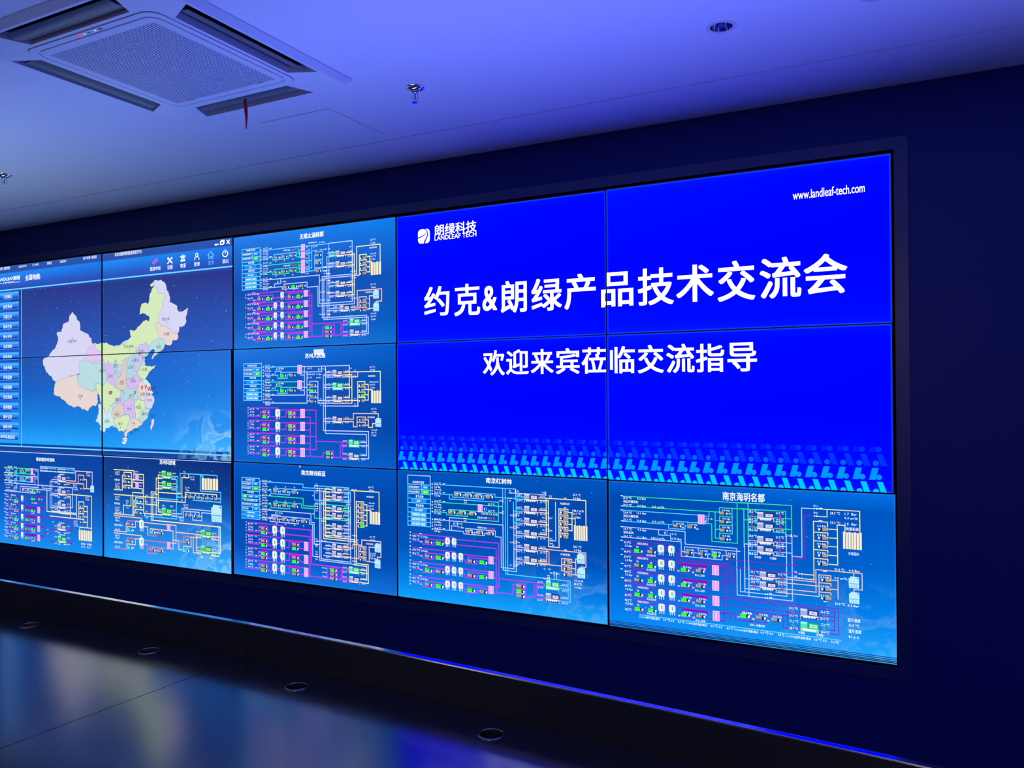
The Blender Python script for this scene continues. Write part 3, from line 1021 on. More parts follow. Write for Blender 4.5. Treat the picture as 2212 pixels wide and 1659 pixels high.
('w',0,[540.5,111.6,715.2,111.6,715.2,494.6,1003.2,494.6,1003.2,610.6,965.7,610.6]),
('w',0,[579.2,143.4,688.2,143.4,688.2,113.7]),
('w',0,[559.9,110.8,559.9,276,256,276]),
('w',0,[578.7,143.2,578.7,322.5,255.8,322.5]),
('w',0,[599.7,208.9,599.7,198,660.1,198,660.1,322.1,672.6,322.1]),
('w',0,[578.8,215.6,596.7,215.6]),
('w',0,[578.7,247.2,596.5,247.2]),
('w',0,[599.5,238.6,599.5,228.8,660.2,228.8]),
('w',0,[578.5,279.2,596.3,279.2]),
('w',0,[599.4,270.6,599.4,260.7,660.1,260.7]),
('w',0,[578.4,310.4,596.2,310.4]),
('w',0,[599.2,301.7,599.2,291.7,659.9,291.7]),
('w',0,[659.8,307.6,768.1,307.6]),
('w',0,[687.2,322.5,768,322.5]),
('w',0,[699.4,162.8,699.4,478.2,1018,478.2,1018,628.3,965.6,628.3]),
('w',0,[700.2,162.9,768.9,162.9]),
('w',0,[716,148.6,769,148.6]),
('w',0,[715.8,175.4,768.8,175.4]),
('w',0,[716.1,111.7,886.8,111.7,886.8,144.2]),
('w',0,[716,147.2,769,147.2]),
('w',0,[700.2,161.5,768.9,161.5]),
('y',0,[842.9,149,886.7,149]),
('y',0,[842.8,163.6,904.5,163.6]),
('w',0,[699.9,219.2,768.6,219.2]),
('w',0,[699.9,233.7,768.5,233.7]),
('y',0,[842.5,220.2,886.3,220.2]),
('y',0,[842.4,234.7,904.1,234.7]),
('w',0,[715.2,291.4,768.2,291.4]),
('w',0,[699.5,305.8,768.1,305.8]),
('y',0,[842.1,291.4,885.9,291.4]),
('y',0,[842,305.8,903.7,305.8]),
('w',0,[699,411.3,767.6,411.3]),
('w',0,[698.9,425.7,767.5,425.7]),
('y',0,[842.9,148.2,946.2,148.2,1099.2,148.2,1099.2,252]),
('y',0,[886.3,144.2,886.3,292.9]),
('y',0,[904.1,162.2,904.1,322.7]),
('o',0,[768,322.8,903.6,322.8]),
('o',0,[771.7,175.4,945,175.4,945,149.6]),
('y',0,[842,307.1,945.3,307.1]),
('w',0,[699.3,338.4,945.2,338.4,945.2,307.1]),
('y',0,[944.4,339.3,944.4,202.8,994.2,202.8,994.2,214.1]),
('y',0,[996.4,218.6,1017.1,218.6]),
('y',0,[996.2,246.6,1016.9,246.6]),
('y',0,[944.6,231.5,995.2,231.5,995.2,239.1]),
('y',0,[996,275.6,1016.8,275.6]),
('y',0,[944.5,260.5,995,260.5,995,268.1]),
('y',0,[995.9,305,1016.6,305]),
('y',0,[944.3,290,994.9,290,994.9,297.5]),
('y',0,[1016.9,218.7,1016.9,305]),
('y',0,[1016.9,248.1,1045.1,248.1,1045.1,256.9]),
('o',0,[838.7,411.5,913.3,411.5,913.3,379.1,1084.8,379.1,1084.8,403.2]),
('o',0,[838.6,424.9,913,424.9,913,453.4,939.1,453.4,939.1,398.7,998.1,398.7,998.1,407.2]),
('o',0,[939.1,427.3,996.8,427.3,996.8,434.8]),
('o',0,[999.7,413.6,1017.5,413.6,1017.5,454.9,1045.7,454.9,1045.7,433.6,1065.7,433.6]),
('o',0,[999.5,443.4,1017.5,443.4]),
('m',0,[130.6,351.1,356.1,351.1,356.1,360]),
('m',0,[130.4,401.9,217.4,401.9,217.4,374,234.6,374]),
('m',0,[236.6,365.2,290.3,365.2,290.3,402.5,335.4,402.5]),
('m',0,[236.5,391.2,290.3,391.2]),
('m',0,[374.7,363.2,527.9,363.2]),
('m',0,[374.5,402.7,417.8,402.7,417.8,377.3,433.2,377.3]),
('m',0,[438.1,366.4,490.4,366.4,490.4,404,527.7,404]),
('mb',14,[439.3,365.5,489.2,365.5]),
('m',0,[438,391.9,490.3,391.9]),
('m',0,[563.2,362.4,645.5,362.4]),
('m',0,[563,402.6,602.8,402.6]),
('m',0,[130.3,426,355.8,426,355.8,434.9]),
('m',0,[130,476.8,217,476.8,217,448.8,234.3,448.8]),
('m',0,[236.2,440.1,290,440.1,290,477.4,335,477.4]),
('m',0,[236.1,466.1,289.9,466.1]),
('m',0,[374.4,438.1,527.5,438.1]),
('m',0,[374.2,477.6,417.4,477.6,417.4,452.2,432.8,452.2]),
('m',0,[437.8,441.3,490,441.3,490,478.8,527.3,478.8]),
('mb',14,[439,440.3,488.9,440.3]),
('m',0,[437.6,466.7,490,466.7]),
('m',0,[562.9,437.7,645.1,437.7]),
('m',0,[562.7,477.4,602.5,477.4]),
('m',0,[129.9,501.8,355.4,501.8,355.4,510.7]),
('m',0,[129.7,552.6,216.7,552.6,216.7,524.6,233.9,524.6]),
('m',0,[235.9,515.9,289.6,515.9,289.6,553.2,334.7,553.2]),
('m',0,[235.8,541.8,289.6,541.8]),
('m',0,[374,513.9,527.2,513.9]),
('m',0,[373.8,553.3,417.1,553.3,417.1,528,432.5,528]),
('m',0,[437.4,517.1,489.7,517.1,489.7,554.6,527,554.6]),
('mb',14,[438.6,516.1,488.5,516.1]),
('m',0,[437.3,542.5,489.6,542.5]),
('m',0,[562.5,513.5,644.8,513.5]),
('m',0,[562.3,553.2,602.1,553.2]),
('m',0,[129.6,576.6,355.1,576.6,355.1,585.5]),
('m',0,[129.3,627.4,216.3,627.4,216.3,599.4,233.6,599.4]),
('m',0,[235.5,590.7,289.3,590.7,289.3,628,334.3,628]),
('m',0,[235.4,616.7,289.2,616.7]),
('m',0,[373.7,588.7,526.8,588.7]),
('m',0,[373.5,628.2,416.7,628.2,416.7,602.8,432.1,602.8]),
('m',0,[437.1,591.9,489.3,591.9,489.3,629.4,526.6,629.4]),
('mb',14,[438.3,590.9,488.2,590.9]),
('m',0,[436.9,617.3,489.3,617.3]),
('m',0,[562.2,588.3,644.4,588.3]),
('m',0,[562,628,601.8,628]),
('m',0,[644.9,362.2,644.9,587.4,562.1,587.4]),
('m',0,[602.3,402.6,602.3,628.1]),
('m',0,[561.9,628.1,697.3,628.1,697.3,603.1,714.8,603.1]),
('m',0,[644.6,540.2,832.3,540.2,866.1,540.2]),
('m',0,[717.7,592.5,769.4,592.5,769.4,628,720.4,628]),
('m',0,[769.3,627.3,819.6,627.3,819.6,556.1,877.2,556.1]),
('m',0,[819.4,627.3,879.7,627.3]),
('m',0,[835,540.4,835,609.7,877,609.7]),
('w',0,[960.6,539.3,1003.3,539.3]),
('w',0,[955,557,1017.9,557])],
'T':[('苏州人民路',641.8,51.3,26.4,149.3,'c','W',1),
('07',661.3,23.2,6.4,0,'c','K',0),
('14',661.2,36.8,5.5,0,'c','K',0),
('系统模式选择',152.5,99.4,11.5,75.8,'c','W',0),
('本地远程模式',123.2,123.3,11.5,72.3,'c','W',0),
('手动自动模式',123,148.7,11.5,72.3,'c','W',0),
('本地',194.9,124.1,9.5,0,'c','W',0),
('自动',196,148.4,9.5,0,'c','W',0),
('季节切换',158.6,172.6,11.5,51.4,'c','W',0),
('夏季',152.7,198.3,9.5,0,'c','W',0),
('系统控制',160.3,221.8,11.4,51.4,'c','W',0),
('阀门控制',151.8,246.5,10,0,'c','W',0),
('天棚系统一键启',151.7,270.4,10,86.6,'c','W',0),
('热水系统一键启',151.6,294.3,10,86.6,'c','W',0),
('25.1 ℃',256.8,102,9.9,0,'l','W',0),
('11.7 Bar',256.8,118.5,9.9,0,'l','W',0),
('110.5 m³/h',251.6,133.6,9.9,0,'l','W',0),
('25.1 ℃',256.6,150.2,9.9,0,'l','W',0),
('9.7 Bar',264.2,166.9,9.9,0,'l','W',0),
('23.5 ℃',256.5,184.7,9.9,0,'l','W',0),
('8.6 Bar',259.6,201.3,9.9,0,'l','W',0),
('304.6 m³/h',253.2,216.4,9.9,0,'l','W',0),
('23.8 ℃',256.3,233,9.9,0,'l','W',0),
('7.2 Bar',259.4,250,9.9,0,'l','W',0),
('12.2 ℃',256.1,268.4,9.9,0,'l','W',0),
('9.9 Bar',259.2,284.5,9.9,0,'l','W',0),
('204.9 m³/h',252.8,299.1,9.9,0,'l','W',0),
('13.2 ℃',255.9,315.7,9.9,0,'l','W',0),
('8.8 Bar',259,331.2,9.9,0,'l','W',0),
('高',242.9,107.4,9.5,0,'c','W',0),
('区',242.8,125.5,9.5,0,'c','W',0),
('天',242.7,143.7,9.5,0,'c','W',0),
('棚',242.6,161.8,9.5,0,'c','W',0),
('低',244.4,192.6,9.5,0,'c','W',0),
('区',244.3,210,9.5,0,'c','W',0),
('天',244.2,227.3,9.5,0,'c','W',0),
('棚',244.1,244.7,9.5,0,'c','W',0),
('新',244.7,268.4,9.5,0,'c','W',0),
('风',244.6,284.6,9.5,0,'c','W',0),
('系',244.5,300.8,9.5,0,'c','W',0),
('统',244.5,317.1,9.5,0,'c','W',0),
('0.00Bar',371.5,118.8,9.4,34,'l','W',0),
('0 %',372.7,133.7,9.4,0,'l','W',0),
('13 %',528.3,160.3,9.2,28.8,'l','W',0),
('3.60Bar',371.2,207,9.4,34,'l','W',0),
('0 %',372.3,221.9,9.4,0,'l','W',0),
('15 %',527.9,248.5,9.2,28.8,'l','W',0),
('13.2 ℃',582.3,122.2,9.2,0,'l','W',0),
('164.4 m³/h',582.1,156.5,9.2,57.9,'l','W',0),
('0.9 Bar',650.1,157.5,9.1,38,'l','W',0),
('12.9 ℃',582,175.8,9.2,0,'l','W',0),
('100%',650,176.6,9.1,32.1,'l','W',0),
('V1',678.6,297.2,7.3,0,'c','W',0),
('V2',679.6,334.3,7.3,0,'c','W',0),
('V7',694,127.4,7.2,0,'l','W',0),
('V8',895.2,127.5,7.1,0,'l','W',0),
('10.1℃',723,142.4,7.7,0,'l','W',0),
('13.6℃',722.8,169.5,7.7,0,'l','W',0),
('35.1℃',857,142.4,7.6,0,'l','W',0),
('35.2℃',856.9,169.1,7.6,0,'l','W',0),
('10.1℃',722.6,214.6,7.7,0,'l','W',0),
('13.6℃',722.4,241.7,7.7,0,'l','W',0),
('35.1℃',856.6,213.6,7.6,0,'l','W',0),
('35.2℃',856.5,240.4,7.6,0,'l','W',0),
('10.1℃',722.2,286.8,7.7,0,'l','W',0),
('13.6℃',722.1,313.9,7.7,0,'l','W',0),
('35.1℃',856.3,284.9,7.6,0,'l','W',0),
('35.2℃',856.1,311.6,7.6,0,'l','W',0),
('10.1℃',721.6,406.9,7.7,0,'l','W',0),
('13.6℃',721.5,433.9,7.7,0,'l','W',0),
('35.1℃',855.6,403.3,7.6,0,'l','W',0),
('35.2℃',855.5,430,7.6,0,'l','W',0),
('V5',926.3,138.2,7.1,0,'c','W',0),
('V6',926.2,166.1,7.1,0,'c','W',0),
('V3',925.5,296.5,7.1,0,'c','W',0),
('V4',925.3,327,7.1,0,'c','W',0),
('30.7 ℃',1028.5,123.8,9.2,0,'l','W',0),
('2.3 Bar',1032.8,138.3,9.2,0,'l','W',0),
('地源系统',1016.3,172.7,9.6,49.8,'l','W',0),
('234.8 m³/h',1025.4,204.8,9.2,60.5,'l','W',0),
('29.8 ℃',1028,221,9.2,0,'l','W',0),
('1.9 Bar',1032.2,236.7,9.2,0,'l','W',0),
('26.0 ℃',1037,353,9.2,0,'l','W',0),
('0.7 Bar',1040.7,368.3,9.2,0,'l','W',0),
('冷却系统',1010.7,399.6,9.6,51.5,'l','W',0),
('0.0 m³/h',1038.5,468.7,9.2,0,'l','W',0),
('24.9 ℃',1036.3,483.6,9.2,0,'l','W',0),
('0.3 Bar',1038.9,498.4,9.2,0,'l','W',0),
('高',118.9,350.7,9.1,0,'c','W',0),
('区',118.8,367.3,9.1,0,'c','W',0),
('热',118.8,383.9,9.1,0,'c','W',0),
('水',118.7,400.5,9.1,0,'c','W',0),
('49.3 ℃',130.6,359.3,9.6,0,'l','W',0),
('2.7 Bar',133.8,374.6,9.6,0,'l','W',0),
('43.1 ℃',130.4,393.7,9.6,0,'l','W',0),
('一',118.6,425.6,9.1,0,'c','W',0),
('区',118.5,442.2,9.1,0,'c','W',0),
('热',118.4,458.8,9.1,0,'c','W',0),
('水',118.4,475.4,9.1,0,'c','W',0),
('50.2 ℃',130.2,434.1,9.6,0,'l','W',0),
('5.3 Bar',133.4,449.4,9.6,0,'l','W',0),
('49.8 ℃',130.1,468.6,9.6,0,'l','W',0),
('二',118.2,501.4,9.1,0,'c','W',0),
('区',118.1,518,9.1,0,'c','W',0),
('热',118.1,534.6,9.1,0,'c','W',0),
('水',118,551.1,9.1,0,'c','W',0),
('48.6 ℃',129.9,509.9,9.6,0,'l','W',0),
('8.9 Bar',133.1,525.2,9.6,0,'l','W',0),
('45.6 ℃',129.7,544.3,9.6,0,'l','W',0),
('三',117.9,576.2,9.1,0,'c','W',0),
('区',117.8,592.8,9.1,0,'c','W',0),
('热',117.7,609.4,9.1,0,'c','W',0),
('水',117.7,626,9.1,0,'c','W',0),
('49.7 ℃',129.5,584.7,9.6,0,'l','W',0),
('10.4 Bar',132.7,600,9.6,0,'l','W',0),
('50.6 ℃',129.4,619.2,9.6,0,'l','W',0),
('35.2℃',839.2,533.6,7.6,0,'l','W',0),
('35.2℃',839,562.6,7.6,0,'l','W',0),
('35.2℃',838.8,604.9,7.6,0,'l','W',0),
('35.2℃',838.6,633.9,7.6,0,'l','W',0),
('35.2℃',968.9,532.8,7.5,0,'l','W',0),
('35.2℃',968.7,561.4,7.5,0,'l','W',0),
('35.2℃',968.5,606.7,7.5,0,'l','W',0),
('35.2℃',968.3,633.9,7.5,0,'l','W',0)],
'S':[('btn',667,30.2,73.1,30.9,'w'),
('btn',194.8,124.1,43.6,18.1,'b'),
('btn',196,148.4,44.9,18.1,'g'),
('btn',152.4,198.3,100.3,17.2,'b'),
('btn',151.5,246.5,100.9,17.2,'b'),
('btn',151.4,270.4,100.9,17.2,'l'),
('btn',151.3,294.3,100.9,17.2,'l'),
('arw',318,105.1,15,5.6,'l'),
('arw',317.7,152.6,15,5.6,'l'),
('arw',317.6,187.3,15,5.6,'l'),
('arw',317.4,234.3,15,5.6,'l'),
('arw',317.2,270,15,5.6,'l'),
('arw',317,316.5,15,5.6,'l'),
('pump',396,161.7,46.9,18.7,'g'),
('pump',469.5,161.3,46.2,17.6,'x'),
('byp',352.8,126.8,19.9,18.7,''),
('hx',524.2,128,33.7,51.6,''),
('rv',548.2,138.6,10.8,15.6,'g'),
('pump',395.6,249.9,46.9,18.7,'g'),
('pump',469.2,249.5,46.2,17.6,'x'),
('byp',352.5,215,19.9,18.7,''),
('hx',523.8,216.2,33.7,51.6,''),
('rv',547.8,226.7,10.8,15.6,'g'),
('byp',670.7,132.9,19.9,20,''),
('pump',621.4,218.7,46,17.3,'x'),
('pump',621.3,250.2,46,17.3,'g'),
('pump',621.1,282.1,46,17.3,'x'),
('pump',621,313.1,46,17.3,'x'),
('val',679.7,307.6,15.2,7.3,''),
('val',679.6,322.1,15.2,7.3,''),
('val',716.1,127.8,9.3,10.8,''),
('val',886.8,127.3,8.9,10.7,''),
('chl',804.2,157.2,73.9,43.9,'x'),
('rv',760.4,143.9,10.3,16.2,'r'),
('rv',844.6,144.4,10.2,16.1,'r'),
('chl',803.8,228.8,73.9,43.9,'g'),
('rv',760,215.9,10.3,16.2,'g'),
('rv',844.2,215.8,10.2,16.1,'g'),
('chl',803.4,300.4,73.9,43.9,'x'),
('rv',759.6,287.8,10.3,16.2,'r'),
('rv',843.8,287.1,10.2,16,'r'),
('chl',802.8,419.5,73.9,43.9,'x'),
('rv',759,407.4,10.3,16.2,'r'),
('rv',843.2,405.6,10.2,16,'r'),
('val',925.1,148.4,14.4,7.1,''),
('val',925,175.8,14.4,7.1,''),
('val',924.3,307.1,14.4,7.1,''),
('val',924.1,338.1,14.4,7.1,''),
('pump',974.4,221.8,43.9,16.7,'xf'),
('pump',974.2,250,43.9,16.7,'xf'),
('pump',974.1,279,43.9,16.7,'gf'),
('pump',973.9,308.5,43.9,16.7,'xf'),
('gnd',1070.7,286.7,71,69.7,'4'),
('ctw',1084,427.1,39.7,48.7,''),
('pump',976.6,414.8,43.9,16.7,'xf'),
('pump',976.4,445.6,43.9,16.7,'xf'),
('pump',258.7,377.5,52,18.9,'x'),
('pump',258.6,403,51.9,18.9,'g'),
('tank',354.7,388.1,38.6,60.8,''),
('pump',460.6,378.9,49.9,19.5,'g'),
('pump',460.5,403,49.9,18.5,'x'),
('hx',545.1,382,34.7,52.4,''),
('arw',196.4,357.1,14.1,4.8,'l'),
('arw',197.5,395.1,14.1,4.8,'r'),
('pump',258.3,452.4,52,18.9,'x'),
('pump',258.2,477.9,51.9,18.9,'g'),
('tank',354.4,463,38.6,60.8,''),
('pump',460.2,453.8,49.9,19.5,'g'),
('pump',460.1,477.9,49.9,18.5,'x'),
('hx',544.8,456.9,34.7,52.4,''),
('arw',196,431.9,14.1,4.8,'l'),
('arw',197.1,469.9,14.1,4.8,'r'),
('pump',258,528.2,52,18.9,'x'),
('pump',257.9,553.7,51.9,18.9,'g'),
('tank',354,538.7,38.6,60.8,''),
('pump',459.9,529.6,49.9,19.5,'g'),
('pump',459.8,553.7,49.9,18.5,'x'),
('hx',544.4,532.7,34.7,52.4,''),
('arw',195.7,507.7,14.1,4.8,'l'),
('arw',196.8,545.7,14.1,4.8,'r'),
('pump',257.6,603,52,18.9,'x'),
('pump',257.5,628.5,51.9,18.9,'g'),
('tank',353.7,613.6,38.6,60.8,''),
('pump',459.5,604.4,49.9,19.5,'g'),
('pump',459.4,628.5,49.9,18.5,'x'),
('hx',544.1,607.5,34.7,52.4,''),
('arw',195.3,582.5,14.1,4.8,'l'),
('arw',196.5,620.5,14.1,4.8,'r'),
('pump',740.7,604.7,48.4,18.9,'g'),
('pump',740.6,629,48.4,18.9,'x'),
('chl',917.8,548.1,75,44.2,'g'),
('chl',917.4,621.5,75,44.2,'x'),
('rv',874.5,537.2,11.2,17.8,'g'),
('rv',960.6,535.2,11,17.6,'g'),
('rv',874.2,608.3,11.2,17.8,'g'),
('rv',960.2,605.6,11,17.6,'g')],
},
(2,2):{
'L':[('c',0,[67.9,90.4,211.7,90.4]),
('c',0,[67.8,115.3,211.5,115.3]),
('c',0,[67.7,141.2,211.4,141.2]),
('c',0,[67.6,168.2,211.3,168.2]),
('c',0,[67.5,191.6,211.2,191.6]),
('c',0,[67.4,217.5,211.1,217.5]),
('c',0,[67.3,241.9,211,241.9]),
('c',0,[67.2,264.2,210.9,264.2]),
('c',0,[67.1,287.6,210.8,287.6]),
('c',0,[67,310.9,210.7,310.9]),
('c',0,[66.9,334.3,210.6,334.3]),
('c',0,[67.4,90.5,67.4,336]),
('c',0,[211.1,90.3,211.1,332.5]),
('c',0,[154.1,114.1,154.1,164.4]),
('c',0,[153.6,241.1,153.6,286.2]),
('c',0,[233.8,108.2,549.1,108.2,549.1,127.7,634.9,127.7,634.9,112.3,647.7,112.3]),
('c',0,[647.7,112.8,882.4,112.8,882.4,184.7]),
('c',0,[233.6,157.7,302.3,157.7,302.3,175.8,447.7,175.8,447.7,157.4,463.6,157.4]),
('c',0,[374.1,174.3,374.1,156.7,389,156.7]),
('c',0,[322.8,151.6,322.8,141.8,634.7,141.8,634.7,193.8,894.4,193.8,894.4,138.9,841.5,138.9]),
('g',0,[233.4,190,550.6,190,550.6,231.4,634.4,231.4,634.4,216.1,647.2,216.1]),
('g',0,[647.2,215.3,881.9,215.3,881.9,281.1]),
('g',0,[233.2,238,301.9,238,301.9,257.5,447.3,257.5,447.3,237.9,463.3,237.9]),
('g',0,[373.8,257,373.8,238.3,388.6,238.3]),
('g',0,[322.4,233.2,322.4,222.5,537.5,222.5,537.5,244.4,634.2,244.4,634.2,297.5,893.9,297.5,893.9,241,841,241]),
('w',0,[233,274.1,608.4,274.1,608.4,323.5,631.7,323.5,631.7,445.4,668.3,445.4]),
('w',0,[232.8,321.6,307.1,321.6,307.1,299.1,354.6,299.1]),
('w',0,[296.7,320.5,296.7,339.7,512.8,339.7,512.8,319.6,524,319.6]),
('w',0,[368,338.6,368,321.3,382.8,321.3]),
('w',0,[440.3,338.6,440.3,321.4,456.2,321.4]),
('w',0,[313.9,319.4,313.9,305.2,595.4,305.2,595.4,334.2,620.6,334.2,620.6,515.9,668,515.9]),
('w',0,[647.7,126.3,726.8,126.3]),
('w',0,[647.6,139.9,714.1,139.9]),
('w',0,[672.1,127.8,672.1,535.2,933.5,535.2]),
('w',0,[682.8,141,682.8,525.5,897.4,525.5]),
('y',0,[702.1,141,702.1,409,934.2,409]),
('y',0,[715.4,128.1,715.4,397.6,922.2,397.6]),
('w',0,[652.5,426.5,881.4,426.5,881.4,430.5,881.4,141.3]),
('w',0,[893.4,217.7,893.4,516.1]),
('y',0,[716.1,127.8,764.3,127.8]),
('y',0,[702.8,142.8,764.2,142.8]),
('c',0,[839.7,125.5,882.5,125.5]),
('c',0,[839.7,140.9,894.6,140.9]),
('y',0,[715.9,169.4,764.1,169.4]),
('y',0,[702.6,184.4,764,184.4]),
('c',0,[839.5,166.6,882.3,166.6]),
('c',0,[839.4,182,894.4,182]),
('y',0,[715.5,234,763.7,234]),
('y',0,[702.2,249.1,763.7,249.1]),
('g',0,[839.2,230.4,881.9,230.4]),
('g',0,[839.1,245.7,894,245.7]),
('y',0,[715.3,274.6,763.5,274.6]),
('y',0,[702,289.7,763.5,289.7]),
('g',0,[839,270.5,881.7,270.5]),
('g',0,[838.9,285.8,893.8,285.8]),
('y',0,[715,333.2,763.2,333.2]),
('y',0,[701.7,348.4,763.2,348.4]),
('w',0,[838.7,328.4,881.4,328.4]),
('w',0,[838.6,343.7,893.5,343.7]),
('y',0,[714.8,373.8,763,373.8]),
('y',0,[701.5,389,762.9,389]),
('w',0,[838.4,368.5,881.2,368.5]),
('w',0,[838.4,383.8,893.3,383.8]),
('w',0,[714.4,448.1,762.6,448.1]),
('w',0,[701.1,463.4,762.6,463.4]),
('o',0,[838.1,441.9,880.8,441.9]),
('o',0,[838,457.1,892.9,457.1]),
('w',0,[714.2,489.7,762.4,489.7]),
('w',0,[700.9,504.9,762.3,504.9]),
('o',0,[837.8,483,880.6,483]),
('o',0,[837.8,498.1,892.7,498.1]),
('y',0,[922.6,539.8,922.6,126.3,1090.5,126.3,1090.5,234.1]),
('y',0,[894.6,127.1,923.7,127.1]),
('y',0,[934.5,529.1,934.5,185.4,986.3,185.4,986.3,193]),
('y',0,[989.2,200.4,1008.2,200.4]),
('y',0,[989,229.9,1008,229.9]),
('y',0,[935.2,214.6,986.1,214.6,986.1,219.7]),
('y',0,[988.8,258.5,1007.8,258.5]),
('y',0,[935.1,243.3,985.9,243.3,985.9,248.3]),
('y',0,[988.7,286.1,1007.7,286.1]),
('y',0,[934.9,271,985.8,271,985.8,276]),
('y',0,[988.5,316.6,1007.5,316.6]),
('y',0,[934.8,301.6,985.6,301.6,985.6,306.5]),
('y',0,[1007.8,198.9,1007.8,316.4]),
('y',0,[1008,229.7,1033.4,229.7,1033.4,237.7]),
('o',0,[839.9,447.4,909.9,447.4,909.9,424.4,971.3,424.4,971.3,395.6,1101.3,395.6,1101.3,481.1,1077.1,481.1,1077.1,492.1]),
('o',0,[839.6,501,950.7,501,950.7,431.5,1000.9,431.5,1000.9,439.6]),
('o',0,[950.7,459.4,1000.8,459.4,1000.8,463.4]),
('o',0,[950.6,488.9,1000.6,488.9,1000.6,492.9]),
('o',0,[1005.3,510.5,1022,510.5,1022,430.3,1059.9,430.3]),
('o',0,[1021.8,511.1,1059.5,511.1]),
('m',0,[115.8,357.1,393.4,357.1,393.4,364.6]),
('m',0,[115.6,408.9,204.7,408.9,204.7,380.7,222.9,380.7]),
('m',0,[225.7,372.4,275.9,372.4,275.9,407.9,310,407.9]),
('m',0,[224.2,398.8,275.9,398.8]),
('m',0,[350.8,390.7,373.1,390.7]),
('m',0,[115.5,431,393.1,431,393.1,438.5]),
('m',0,[115.2,482.8,204.4,482.8,204.4,454.6,222.5,454.6]),
('m',0,[225.3,446.2,275.6,446.2,275.6,481.8,309.7,481.8]),
('m',0,[223.8,472.7,275.5,472.7]),
('m',0,[350.5,464.6,372.8,464.6]),
('m',0,[414.4,440.8,556,440.8]),
('m',0,[414.2,482.5,444.3,482.5,444.3,449.8,459.6,449.8]),
('m',0,[467.5,445.8,518.8,445.8,518.8,480.4,555.8,480.4]),
('m',0,[466.1,467.9,518.7,467.9]),
('mb',12,[464.3,443.9,518.8,443.9]),
('m',0,[115.1,506.4,392.7,506.4,392.7,513.9]),
('m',0,[114.9,558.2,204,558.2,204,530,222.2,530]),
('m',0,[225,521.6,275.2,521.6,275.2,557.2,309.3,557.2]),
('m',0,[223.5,548.1,275.2,548.1]),
('m',0,[350.1,540,372.4,540]),
('m',0,[414.1,516.2,555.7,516.2]),
('m',0,[413.9,557.9,443.9,557.9,443.9,525.2,459.2,525.2]),
('m',0,[467.2,521.2,518.4,521.2,518.4,555.8,555.5,555.8]),
('m',0,[465.8,543.3,518.4,543.3]),
('mb',12,[463.9,519.3,518.5,519.3]),
('m',0,[114.8,579.7,392.4,579.7,392.4,587.2]),
('m',0,[114.5,631.5,203.7,631.5,203.7,603.3,221.8,603.3]),
('m',0,[224.6,595,274.9,595,274.9,630.5,309,630.5]),
('m',0,[223.1,621.5,274.8,621.5]),
('m',0,[349.8,613.4,372.1,613.4]),
('m',0,[413.7,589.6,555.3,589.6]),
('m',0,[413.5,631.3,443.6,631.3,443.6,598.6,458.9,598.6]),
('m',0,[466.8,594.5,518.1,594.5,518.1,629.2,555.1,629.2]),
('m',0,[465.4,616.6,518,616.6]),
('mb',12,[463.6,592.6,518.1,592.6]),
('m',6,[414.8,369.2,609.5,369.2,609.5,562.5,749.6,562.5,878.9,562.5]),
('m',6,[414.6,406.9,598.9,406.9,598.9,632.2]),
('m',0,[590.6,631.6,749.2,631.6]),
('m',0,[727.5,629,727.5,575.5,746.4,575.5]),
('m',0,[749.5,568.2,800.3,568.2,800.3,631.5,749.2,631.5]),
('m',0,[800.1,630,826.8,630,826.8,575.6,872.8,575.6]),
('m',0,[826.6,628.9,878.6,628.9]),
('m',0,[836,567.2,836,623.1,878.6,623.1]),
('m',0,[749.4,596.2,800.3,596.2]),
('m',0,[749.3,618.1,800.2,618.1]),
('y',0,[921.4,538.3,1004.9,538.3,1004.9,612,960.1,612]),
('y',0,[933.5,528.8,1015.5,528.8,1015.5,631.2,960,631.2]),
('y',0,[957.3,562.1,1005,562.1]),
('y',0,[957.3,576.1,1015.6,576.1])],
'T':[('南京朗诗蔚蓝',627.7,42,27.7,178.7,'c','W',1),
('系统模式选择',138.1,101.9,11.4,75.6,'c','W',0),
('本地远程模式',107.6,126.2,11.5,73.9,'c','W',0),
('手动自动模式',107.5,152.2,11.5,73.9,'c','W',0),
('本地',180.2,124.3,9.8,0,'c','W',0),
('自动',182.1,151.1,9.8,0,'c','W',0),
('季节切换',139.9,176.5,11.4,52.6,'c','W',0),
('夏季',93.1,201.4,9.4,0,'c','W',0),
('过渡季',141.2,200.3,9.3,35.1,'c','W',0),
('冬季',187.5,199.3,9.3,0,'c','W',0),
('热水主机调整温水器',139.7,224.8,11.4,111.5,'c','W',0),
('热水主机出温',107.8,249,11.4,73.9,'c','W',0),
('低区',181.7,248.2,9.8,0,'c','W',0),
('热水主机',97.1,275.2,11.5,50.9,'c','W',0),
('冷却',181.6,272.5,9.8,0,'c','W',0),
('过渡季供水泵',140.8,297.9,10.4,63,'c','W',0),
('阀门控制',140.7,320.2,10.4,54.6,'c','W',0),
('25.7 ℃',233.8,102.2,10.3,0,'l','W',0),
('9.6 Bar',235.8,119,10.3,0,'l','W',0),
('0.0 m³/h',233.7,134.1,10.3,0,'l','W',0),
('25.6 ℃',233.6,150,10.3,0,'l','W',0),
('9.6 Bar',235.6,166.9,10.3,0,'l','W',0),
('26.1 ℃',233.5,185,10.3,0,'l','W',0),
('0.0 Bar',233.4,201.4,10.3,0,'l','W',0),
('0.0 m³/h',233.3,216.9,10.3,0,'l','W',0),
('26.1 ℃',233.2,233.3,10.3,0,'l','W',0),
('16.2 Bar',233.2,250.3,10.3,0,'l','W',0),
('25.8 ℃',233.1,267.3,10.3,0,'l','W',0),
('10.6 Bar',233,283.7,10.3,0,'l','W',0),
('0.0 m³/h',232.9,299.1,10.3,0,'l','W',0),
('25.2 ℃',232.9,315.6,10.3,0,'l','W',0),
